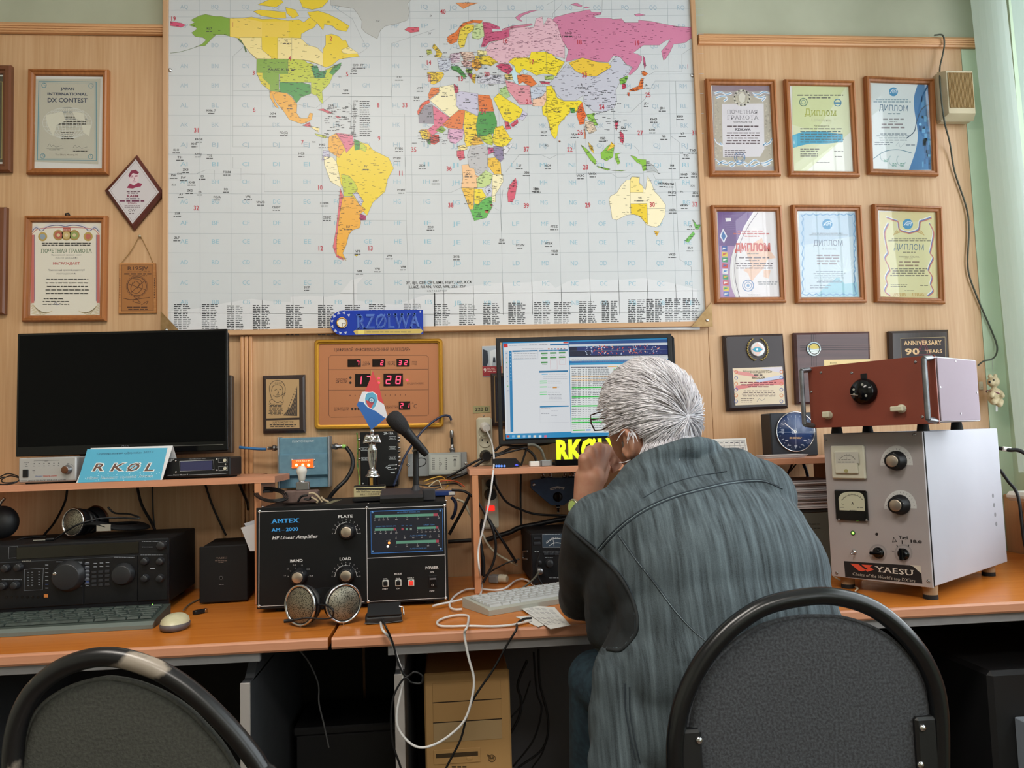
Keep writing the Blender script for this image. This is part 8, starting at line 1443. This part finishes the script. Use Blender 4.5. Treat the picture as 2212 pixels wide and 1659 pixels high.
th0=wr+Vector((.012,.012,.035));th1=th0+Vector((.032,.006,.026));parts+=[('c',th0,th1,.014,.012),('c',th1,th1+Vector((.012,.008,.024)),.0115,.009)]
rs,re_,rw=Lc((.605,-.83,.99)),Lc((.69,-.62,.81)),Lc((.52,-.50,.80));parts+=[('c',neck,rs,.05,.05),('c',rs,re_,.045,.038),('c',re_,rw,.038,.027),('e',rw+Vector((-.04,.02,-.005)),(.045,.035,.017))]
for i in range(4):q=rw+Vector((-.075,.045-.021*i,-.004));parts+=[('c',q,q+Vector((-.032,.006,-.006)),.010,.009),('c',q+Vector((-.032,.006,-.006)),q+Vector((-.05+.004*i,.006,-.016)),.009,.008)]
parts+=[('c',rw+Vector((-.03,-.01,0)),rw+Vector((-.065,-.045,-.008)),.011,.009)]
HIP=Lc((.55,-1.00,.595));LK=Lc(P(1288,1468,-.70));RK=Lc((.66,-.56,.55));LA,RA=Lc((.28,-.62,.10)),Lc((.66,-.50,.10));legs=[('e',HIP,(.17,.12,.11)),('c',HIP+Vector((-.09,0,0)),LK,.085,.062),('c',HIP+Vector((.09,0,0)),RK,.085,.062),('c',LK,LA,.058,.042),('c',RK,RA,.058,.042)]
parts+=[(c_[0],c_[1],c_[2],c_[3]*.8,c_[4]*.8) for c_ in legs[1:]]
bm_=skin_blob(parts,.004,3);body=blob_obj(bm_,'body',SKIN,man.o)
tree=BVHTree.FromPolygons([v.co.copy() for v in bm_.vertices],[tuple(p.vertices) for p in bm_.polygons])
DEN=mat('denim','1F282D',.9,col2='5D6B73',scale=55,stretch=(2.6,.3,.08),bump=.35,detail=6)
nt=DEN.node_tree;mp_=[n for n in nt.nodes if n.type == 'MAPPING'][0];mp_.inputs['Rotation'].default_value=(0,math.radians(20),0)
n2=nt.nodes.new('ShaderNodeTexNoise');n2.inputs['Scale'].default_value=5;n2.inputs['Detail'].default_value=3;tc=[n for n in nt.nodes if n.type == 'TEX_COORD'][0];nt.links.new(tc.outputs['Object'],n2.inputs['Vector'])
n3=nt.nodes.new('ShaderNodeTexNoise');n3.inputs['Scale'].default_value=700;nt.links.new(tc.outputs['Object'],n3.inputs['Vector'])
rp=[n for n in nt.nodes if n.type == 'VALTORGB'][0];mm=nt.nodes.new('ShaderNodeMath');mm.operation='ADD';m3=nt.nodes.new('ShaderNodeMath');m3.operation='MULTIPLY_ADD';m3.inputs[1].default_value=.62
n1=[n for n in nt.nodes if n.type == 'TEX_NOISE' and n not in (n2,n3)][0];nt.links.new(n1.outputs[0],m3.inputs[0]);m3.inputs[2].default_value=0;m4=nt.nodes.new('ShaderNodeMath');m4.operation='ADD';nt.links.new(n2.outputs[0],m4.inputs[0]);nt.links.new(n3.outputs[0],m4.inputs[1]);m5=nt.nodes.new('ShaderNodeMath');m5.operation='MULTIPLY';m5.inputs[1].default_value=.19;nt.links.new(m4.outputs[0],m5.inputs[0]);nt.links.new(m3.outputs[0],mm.inputs[0]);nt.links.new(m5.outputs[0],mm.inputs[1]);nt.links.new(mm.outputs[0],rp.inputs[0]);rp.color_ramp.elements[0].position=.36;rp.color_ramp.elements[1].position=.66
E_=lambda px,py,Y,r,R=None:('e',Lc(P(px,py,Y)),r)+((R,) if R else ());C_=lambda a,b,ra,rb:('c',Lc(P(*a)),Lc(P(*b)),ra,rb)
jk=[E_(1572,1560,-1.02,(.205,.13,.13)),E_(1568,1450,-1.01,(.20,.13,.15)),E_(1572,1340,-.985,(.203,.135,.15)),E_(1552,1240,-.96,(.205,.135,.15)),E_(1520,1160,-.93,(.20,.125,.11)),E_(1490,1110,-.90,(.185,.11,.08)),
      C_((1335,1150,-.87),(1625,1080,-.88),.088,.085),C_((1450,1075,-.87),(1580,1050,-.88),.072,.075),C_((1300,1150,-.86),(1270,1262,-.74),.078,.064),C_((1270,1262,-.74),(1264,1284,-.69),.064,.058),C_((1264,1284,-.69),(1268,1160,-.70),.055,.046),C_((1400,1180,-.90),(1360,1330,-.86),.11,.09),C_((1440,1330,-.95),(1400,1480,-.98),.09,.10),C_((1400,1480,-.98),(1385,1640,-1.0),.10,.09),
      ('c',rs,re_,.066,.058),('c',re_,rw+Vector((.03,-.02,0)),.058,.042)]
nb=Lc(P(1446,1008,-.84));jk+=[E_(1478,1055,-.87,(.115,.07,.06)),E_(1390,1062,-.85,(.075,.055,.042)),E_(1435,1040,-.885,(.085,.066,.045)),E_(1400,1050,-.875,(.06,.055,.040))];nx=Vector((.9,-.12,.24)).normalized();ny=Vector((.1,.86,-.45)).normalized()
for i in range(14):a0,a1=2*math.pi*i/14,2*math.pi*(i+1)/14;q=lambda a:nb+nx*.088*math.cos(a)+ny*.07*math.sin(a);jk.append(('c',q(a0),q(a1),.020,.020))
jm=skin_blob(jk,.0065,7)
import mathutils.noise as mn
for v in jm.vertices:
    w3=v.co;amp=.004+.010*max(0,min(1,(.93-w3.z)/.25));s_=mn.noise(Vector((w3.x*9+w3.z*5,w3.y*7,w3.z*13-w3.x*9)))+.4*mn.noise(Vector((w3.x*30,w3.y*30,w3.z*16)));v.co+=v.normal*amp*s_
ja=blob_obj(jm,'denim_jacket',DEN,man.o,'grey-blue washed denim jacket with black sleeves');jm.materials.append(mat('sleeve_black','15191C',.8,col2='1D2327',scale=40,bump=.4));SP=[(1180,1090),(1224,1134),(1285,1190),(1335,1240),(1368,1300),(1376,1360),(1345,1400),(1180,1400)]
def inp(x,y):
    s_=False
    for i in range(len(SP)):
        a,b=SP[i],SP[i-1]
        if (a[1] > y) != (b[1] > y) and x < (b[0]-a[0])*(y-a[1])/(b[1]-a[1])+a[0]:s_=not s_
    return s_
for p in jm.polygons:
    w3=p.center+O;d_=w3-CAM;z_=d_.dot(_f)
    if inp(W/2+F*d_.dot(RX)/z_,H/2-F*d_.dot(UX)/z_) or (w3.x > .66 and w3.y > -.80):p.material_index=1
jt=BVHTree.FromPolygons([v.co.copy() for v in jm.vertices],[tuple(p.vertices) for p in jm.polygons])
def seam(pts,name='seam',r=.0013,dx=(0,),m=None,lift=.0004):
    for d_ in dx:
        S_=[]
        for p in smooth_path([(a,b,0) for a,b in pts],6):
            rr=ray(p.x+d_,p.y+d_*.8);h=jt.ray_cast(Lc(CAM),rr.normalized())
            if h[0] is not None and (not S_ or (h[0]-S_[-1]).length < .06):S_.append(h[0]-rr.normalized()*lift)
        if len(S_) > 2:MB().tube(S_,r,6).obj(name,m or mat('seam_dark','26313A',.8),ja)
SL=mat('seam_light','76858C',.8)
yk=[(1290,1186),(1330,1143),(1380,1105),(1440,1076),(1500,1058),(1570,1042),(1640,1036),(1685,1052)]
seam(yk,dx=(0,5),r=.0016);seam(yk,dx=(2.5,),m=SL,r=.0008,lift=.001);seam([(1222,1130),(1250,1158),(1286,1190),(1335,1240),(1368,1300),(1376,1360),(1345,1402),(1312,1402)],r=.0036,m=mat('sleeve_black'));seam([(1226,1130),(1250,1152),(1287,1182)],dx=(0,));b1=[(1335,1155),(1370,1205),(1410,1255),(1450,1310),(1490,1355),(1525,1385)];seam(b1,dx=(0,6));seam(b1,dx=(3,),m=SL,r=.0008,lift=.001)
seam([(1292,1192),(1345,1245),(1370,1300),(1372,1360)]);seam([(1350,1476),(1352,1540),(1372,1640)],dx=(0,10));seam([(1390,1075),(1440,1048),(1500,1030),(1570,1018)],r=.0012)
blob_obj(skin_blob(legs,.007,6),'jeans',mat('jeans','162733',.85,col2='213844',scale=80,bump=.3),man.o,'dark blue jeans')
for A_ in (LA,RA):s_=MB();s_.ell(A_+Vector((0,.05,-.055)),(.045,.12,.044),16,10);s_.obj('shoe',BLK,man.o)

hit=tree.ray_cast(Lc(CAM),ray(1480,900).normalized());wh=hit[0] if hit[0] is not None else hp(-.09,-.02,.03);whl=RH.transposed() @ (wh-Hc);hv=MB();rnd=random.Random(3)
HR=mat('white_hair','C9C6CC',.5,col2='ECEAEF',scale=40);hb=[]
def in_hair(f,l,u):
    if f > .30 and u < .30:return False
    if f > .12 and u < -.1 and l > 0:return False
    if u < -.95 and f > -.05:return False
    if f > .80:return False
    if l > .5 and f > -.3 and u < -.42:return False
    return True
n1_,n2_=36,24;vs=[];
for i in range(n2_+1):
    for j in range(n1_):th_,ph_=math.pi*i/n2_,2*math.pi*j/n1_;vs.append((math.sin(th_)*math.cos(ph_),math.sin(th_)*math.sin(ph_),math.cos(th_)))
R3=(.096,.075,.098);k_=1.07;fs=[(i*n1_+j,(i+1)*n1_+j,(i+1)*n1_+(j+1) % n1_,i*n1_+(j+1) % n1_) for i in range(n2_) for j in range(n1_)];fs=[f for f in fs if all(in_hair(*vs[q]) for q in f)]
hv.add([hp(a*R3[0]*k_,b*R3[1]*k_,c*R3[2]*k_) for a,b,c in vs],fs,0,True)
earc=hp(.0,.084,-.048);near=lambda L:any((q-earc).length < .030 for q in L);cnt=0
while cnt < 6500:
    v=Vector((rnd.gauss(0,1),rnd.gauss(0,1),rnd.gauss(0,1))).normalized()
    if not in_hair(*v):continue
    p0_=Vector((v.x*R3[0],v.y*R3[1],v.z*R3[2]))*1.05;nn=Vector((v.x/R3[0],v.y/R3[1],v.z/R3[2])).normalized();fl=(p0_-whl);fl=fl-nn*fl.dot(nn);dist=fl.length;fl=fl.normalized() if dist > .004 else Vector((1,0,0))
    cl=mn.noise(p0_*60)*.5;fl=(fl+nn.cross(fl)*cl+Vector((.25,0,-.45))*min(1,dist/.05)*.8);fl=(fl-nn*fl.dot(nn)).normalized();L_=rnd.uniform(.030,.048);pts=[];n_=5;lf_=rnd.uniform(.002,.010)+.006*max(0,mn.noise(p0_*35+Vector((9,0,0))))
    cur=p0_.copy()
    for k in range(n_+1):
        u_=k/n_;nn2=Vector((cur.x/R3[0]**2,cur.y/R3[1]**2,cur.z/R3[2]**2)).normalized();s_=1.05/max(.3,math.sqrt((cur.x/R3[0])**2+(cur.y/R3[1])**2+(cur.z/R3[2])**2));cur=cur*s_ if cur.z > -.062 or cur.x > -.02 else cur
        pts.append(Hc+RH @ (cur+nn2*(.003+lf_*math.sin(min(1,u_*1.3)*math.pi*.6)+.004*u_*u_)));fl2=(fl-nn2*fl.dot(nn2)).normalized();cur=cur+fl2*L_/n_
    cnt+=1
    if not near(pts):hv.tube(pts,[.0011,.0012,.0011,.0009,.0006,.0002],3)
for _ in range(3000):
    qx,qy=rnd.uniform(1345,1515),rnd.uniform(930,1065)
    if qy > 1020-(qx-1345)*.3 or (qx < 1365 and qy > 960+(qx-1345)*2.5):continue
    h=tree.ray_cast(Lc(CAM),ray(qx,qy).normalized())
    if h[0] is None:continue
    n0=h[1];fl=Vector((-.25+rnd.gauss(0,.18),-.1,-1));fl=(fl-n0*fl.dot(n0)).normalized();L_=rnd.uniform(.022,.036);lf_=rnd.uniform(.003,.008)
    pts=[h[0]+fl*L_*u_+n0*(.002+lf_*math.sin(min(1,u_*1.4)*1.7)) for u_ in (0,.25,.5,.75,1)]
    if not near(pts):hv.tube(pts,[.0012,.0013,.0011,.0008,.0002],3)
hv.obj('hair',HR,man.o,'thick white hair')

GF=mat('glasses_frame','3A2420',.3);m=MB()
for s in (-1,1):
    c_=hp(.108,s*.034,.002);m.tube([c_+RH @ Vector((0,.026*a,.018*b)) for a,b in ((-.9,1),(0,1.05),(.95,.95),(1.05,0),(.8,-.9),(0,-1.05),(-.8,-.9),(-1,0))],.0016,6,closed=True);m.tube([c_+RH @ Vector((0,s*.026,.008)),hp(.06,s*.078,.010),hp(-.005,s*.083,-.004)],.0018,6)
m.tube([hp(.108,-.010,.006),hp(.110,0,.009),hp(.108,.010,.006)],.0015,6);gl=m.obj('glasses',GF,man.o,'brown rimmed glasses')
for s in (-1,1):c_=hp(.108,s*.034,.002);MB().add([c_+RH @ Vector((0,.024*a,.016*b)) for a,b in ((-.9,.9),(.95,.9),(.9,-.9),(-.85,-.9))],[(0,1,2,3)]).obj('lens',GLASS,gl);MB().ell(hp(.082,s*.031,.0),.0115,12,8).obj('eye',WHT,man.o)
wd_=(wr-el).normalized();wc=wr+wd_*.004;m=MB();e1=wd_.orthogonal().normalized();e2=wd_.cross(e1);m.tube([wc+(e1*math.cos(a)+e2*math.sin(a))*.031 for a in [2*math.pi*i/20 for i in range(20)]],.0035,6,closed=True);ws=m.obj('wristwatch',mat('watch_steel','A8A890',.3,.7),man.o)
cd=(Lc(CAM)-wc).normalized()*.6+Vector((-.9,0,.1));cd=(cd-wd_*cd.dot(wd_)).normalized();wf=wc+cd*.031;MB().lathe([(.016,-.002),(.0165,.004),(.014,.006),(.0135,.0045),(0,.0045)],wf,cd,20).obj('watch_case',mat('watch_steel'),ws);MB().cyl(wf+cd*.0046,wf+cd*.0052,.0132,n=20).obj('watch_dial',mat('watch_face','A8C070',.3),ws)
# ------------------------------------------------------------------ loose cables
D=.7505
def oz(pts,z=None):return [onZ(*zc(u,v),D+(z or .004)) for u,v in pts]
WC=mat('cable_white','D5D5D6',.4);pcb=lambda L,Y:[(*zp(u,v),Y) for u,v in L]
cable('white charging cable dropping from the wall socket onto the desk',[(1050,928,-.075),(1062,955,-.09),(1067,990,-.20),(1064,1030,-.32),(1056,1085,-.33),(1044,1140,-.33),(1033,1190,-.33),(1036,1235,-.34)]+oz([(318,1105),(318,1150),(300,1220),(262,1275)]),.0026,WC)
cable('white cable looping on the desk from the keyboard towards the amplifier',oz([(960,1225),(860,1185),(780,1140),(730,1095),(665,1070),(600,1090),(520,1148),(430,1165),(300,1155),(190,1160),(100,1205),(50,1265),(50,1312),(90,1330),(150,1328)],.006),.0028,WC)
cable('white cable loop nearest the black amplifier',oz([(-100,1300),(-40,1285),(60,1265),(160,1240),(250,1218),(330,1212),(375,1235),(372,1252)],.010),.0028,WC)
cable('white cable hanging in a deep loop below the desk edge',oz([(740,1422),(680,1440),(560,1464),(400,1474),(200,1470),(60,1474),(-40,1468),(-60,1435),(0,1402),(100,1380),(195,1382),(205,1420)])+pcb([(1480,45),(1465,90),(1490,230),(1525,370),(1510,500),(1470,620),(1400,700),(1300,770),(1200,800),(1120,770),(1050,680),(1040,580),(1065,450),(1078,350),(1040,230),(1000,120),(950,60)],-.705)+[onZ(822,1345,D+.004)],.0027,WC)
cable('black cable from the leather case hanging with a small loop',[onZ(826,1338,D+.006)]+pcb([(960,20),(1010,130),(1050,270),(1098,352),(1150,325),(1200,350),(1190,395),(1130,390),(1090,362),(1030,450),(1005,560),(1005,700),(1020,800),(1065,928),(1090,1050)],-.712),.0022)
cable('black cable falling over the desk edge beside the paper sheets',oz([(745,1402),(680,1410),(620,1450)])+pcb([(1790,60),(1735,150),(1645,310),(1530,480),(1480,600),(1440,750),(1350,928),(1300,1050)],-.70),.0024)
cable('thin grey wire hanging in the dark gap under the desks',pcb([(430,190),(490,270),(545,400),(550,520),(580,650),(612,800)],-.45),.002,mat('wire_grey','5A5A5C',.5))
for i,(L,r) in enumerate((([(1930,180),(1940,400),(1990,620),(1960,800),(1800,928)],.003),([(1900,200),(1920,450),(1950,560),(1900,750),(1770,920)],.0025),([(1750,720),(1810,600),(1820,500),(1800,400),(1860,250)],.0035),([(1880,380),(1830,520),(1760,610)],.0022),([(1960,500),(1995,650),(1960,820),(1890,928)],.002))):cable(('black cable hanging rightmost behind the computer tower','black cable hanging just left of the rightmost under desk','thick black cable close beside the computer tower','short black cable at the tower top right edge','thin curved cord lowest beside the man\'s knee')[i],pcb(L,-.36),r)
cc=lambda L,Y:[(*zc(u,v),Y) for u,v in L]
for lab,L,Y,r,m_ in (('black cable sagging across the wall under the middle shelf',[(425,150),(430,240),(470,330),(540,420),(660,480),(800,518),(1075,530)],-.04,.0034,None),('thick bundle of black cables rising right under the blue switch',[(340,745),(450,705),(560,670),(640,632),(800,600),(940,570),(1075,548)],-.045,.0075,None),('black vertical cable running down the wall under the shelf',[(652,175),(650,400),(655,560),(662,690)],-.012,.003,None),('black cable bending down through the power sockets',[(60,310),(180,325),(280,410),(350,520),(410,640),(438,780),(425,900),(385,1000),(330,1100)],-.27,.0035,None),('straight black cable slanting down to the desk by the upright',[(380,560),(440,660),(520,780),(615,930)],-.10,.004,None),('cream cable curving down left of the power strip',[(105,390),(170,420),(220,520),(300,640),(360,760),(440,850),(540,910),(620,955)],-.08,.0035,IVO),('double black cable running level behind the amplifier',[(30,752),(120,745),(250,738)],-.03,.006,None),('black cable slanting from the right side of the amplifier',[(215,355),(160,470),(90,600),(40,690)],-.12,.0045,None),('black lead hanging from the meter radio onto the keyboard',[(812,850),(795,920),(785,990),(800,1060),(850,1130),(960,1205)],-.30,.0028,None),('grey lead from the meter radio plug to the clear connector',[(805,1010),(770,1060),(690,1130),(620,1180),(590,1190)],-.32,.0026,mat('cable_grey')),('black cord drooping behind the meter radio',[(330,560),(300,700),(310,800),(330,930),(330,1040)],-.20,.006,None),('black cable arc from sockets towards the amplifier',[(320,40),(240,80),(120,150),(20,205)],-.07,.0035,None),('second black cable from the sockets towards the amplifier',[(340,55),(260,110),(180,170),(60,215)],-.09,.0038,None),('navy cable behind the amplifier right edge',[(60,370),(95,420),(90,500),(60,560)],-.10,.005,mat('cable_navy')),('thin cord lying across the desk behind the meter radio',[(330,1050),(430,985),(540,930),(640,900)],-.10,.002,None)):cable(lab,cc(L,Y),r,m_)
cm=lambda L,Y:[(*zm_(u,v),Y) for u,v in L]
for lab,L,Y,r,m_ in (('black cable from sockets arching under the lit monitor',[(250,1175),(330,1160),(450,1110),(560,1120),(630,1170),(665,1245)],-.12,.004,None),('black cable hugging the underside of the lit monitor',[(285,1140),(350,1085),(450,1092),(560,1088),(720,1078),(800,1060)],-.10,.0035,None),('grey striped cable arching to the shelf adapter',[(580,1085),(640,1085),(700,1130),(740,1240)],-.19,.0042,mat('cable_grey')),('black cord slanting down through the shelf gap',[(578,1100),(550,1180),(520,1270)],-.13,.003,None),('second arching black cable left of the first under the monitor',[(260,1200),(330,1170),(480,1130),(580,1105)],-.14,.0028,None)):cable(lab,cm(L,Y),r,m_)
cable('thick black cable leaving the white amplifier to the right',[(2158,968,-.30),(2180,972,-.32),(2212,978,-.34),Vector((1.62,-.42,1.0)),Vector((1.68,-.48,.82)),Vector((1.68,-.40,.757))],.0055);t=T('cable_sleeve','white taped sleeve on the cable right of the white amplifier','sleeve',P(2172,970,-.312));t.part('tape',MB().cyl((-.008,0,.001),(.012,-.004,-.002),.0068,n=12),WHT)
cable('black cable curving down from the back of the white amplifier',[(2160,1015,-.22),(2178,1040,-.25),(2200,1075,-.28),Vector((1.60,-.31,.80)),Vector((1.63,-.34,.756))],.0045);cable('dark red cable hanging under the right shelf',[(1715,990,-.1),(1708,1010,-.08),(1698,1030,-.08)],.0035,mat('cable_maroon','4A1A20',.4));cable('black cord hanging under the right shelf',[(1722,1000,-.05),(1705,1020,-.05),(1690,1036,-.05)],.002);cable('navy cable hanging under the right shelf beside the cabinet',[(1735,1000,-.06),(1742,1018,-.06),(1746,1036,-.06)],.005,mat('cable_navy'));cable('cream cord lying under the white amplifier',[P(1800,1245,-.40),onZ(1830,1262,D+.004),onZ(1852,1270,D+.004),onZ(1848,1276,D+.004)],.002,IVO)

print('EARPX',[round(float(v)) for v in ((lambda p:(W/2+F*((p-CAM).dot(RX))/((p-CAM).dot(_f)),H/2-F*((p-CAM).dot(UX))/((p-CAM).dot(_f))))(earc+O))])

bpy.data.objects.remove(_fo)
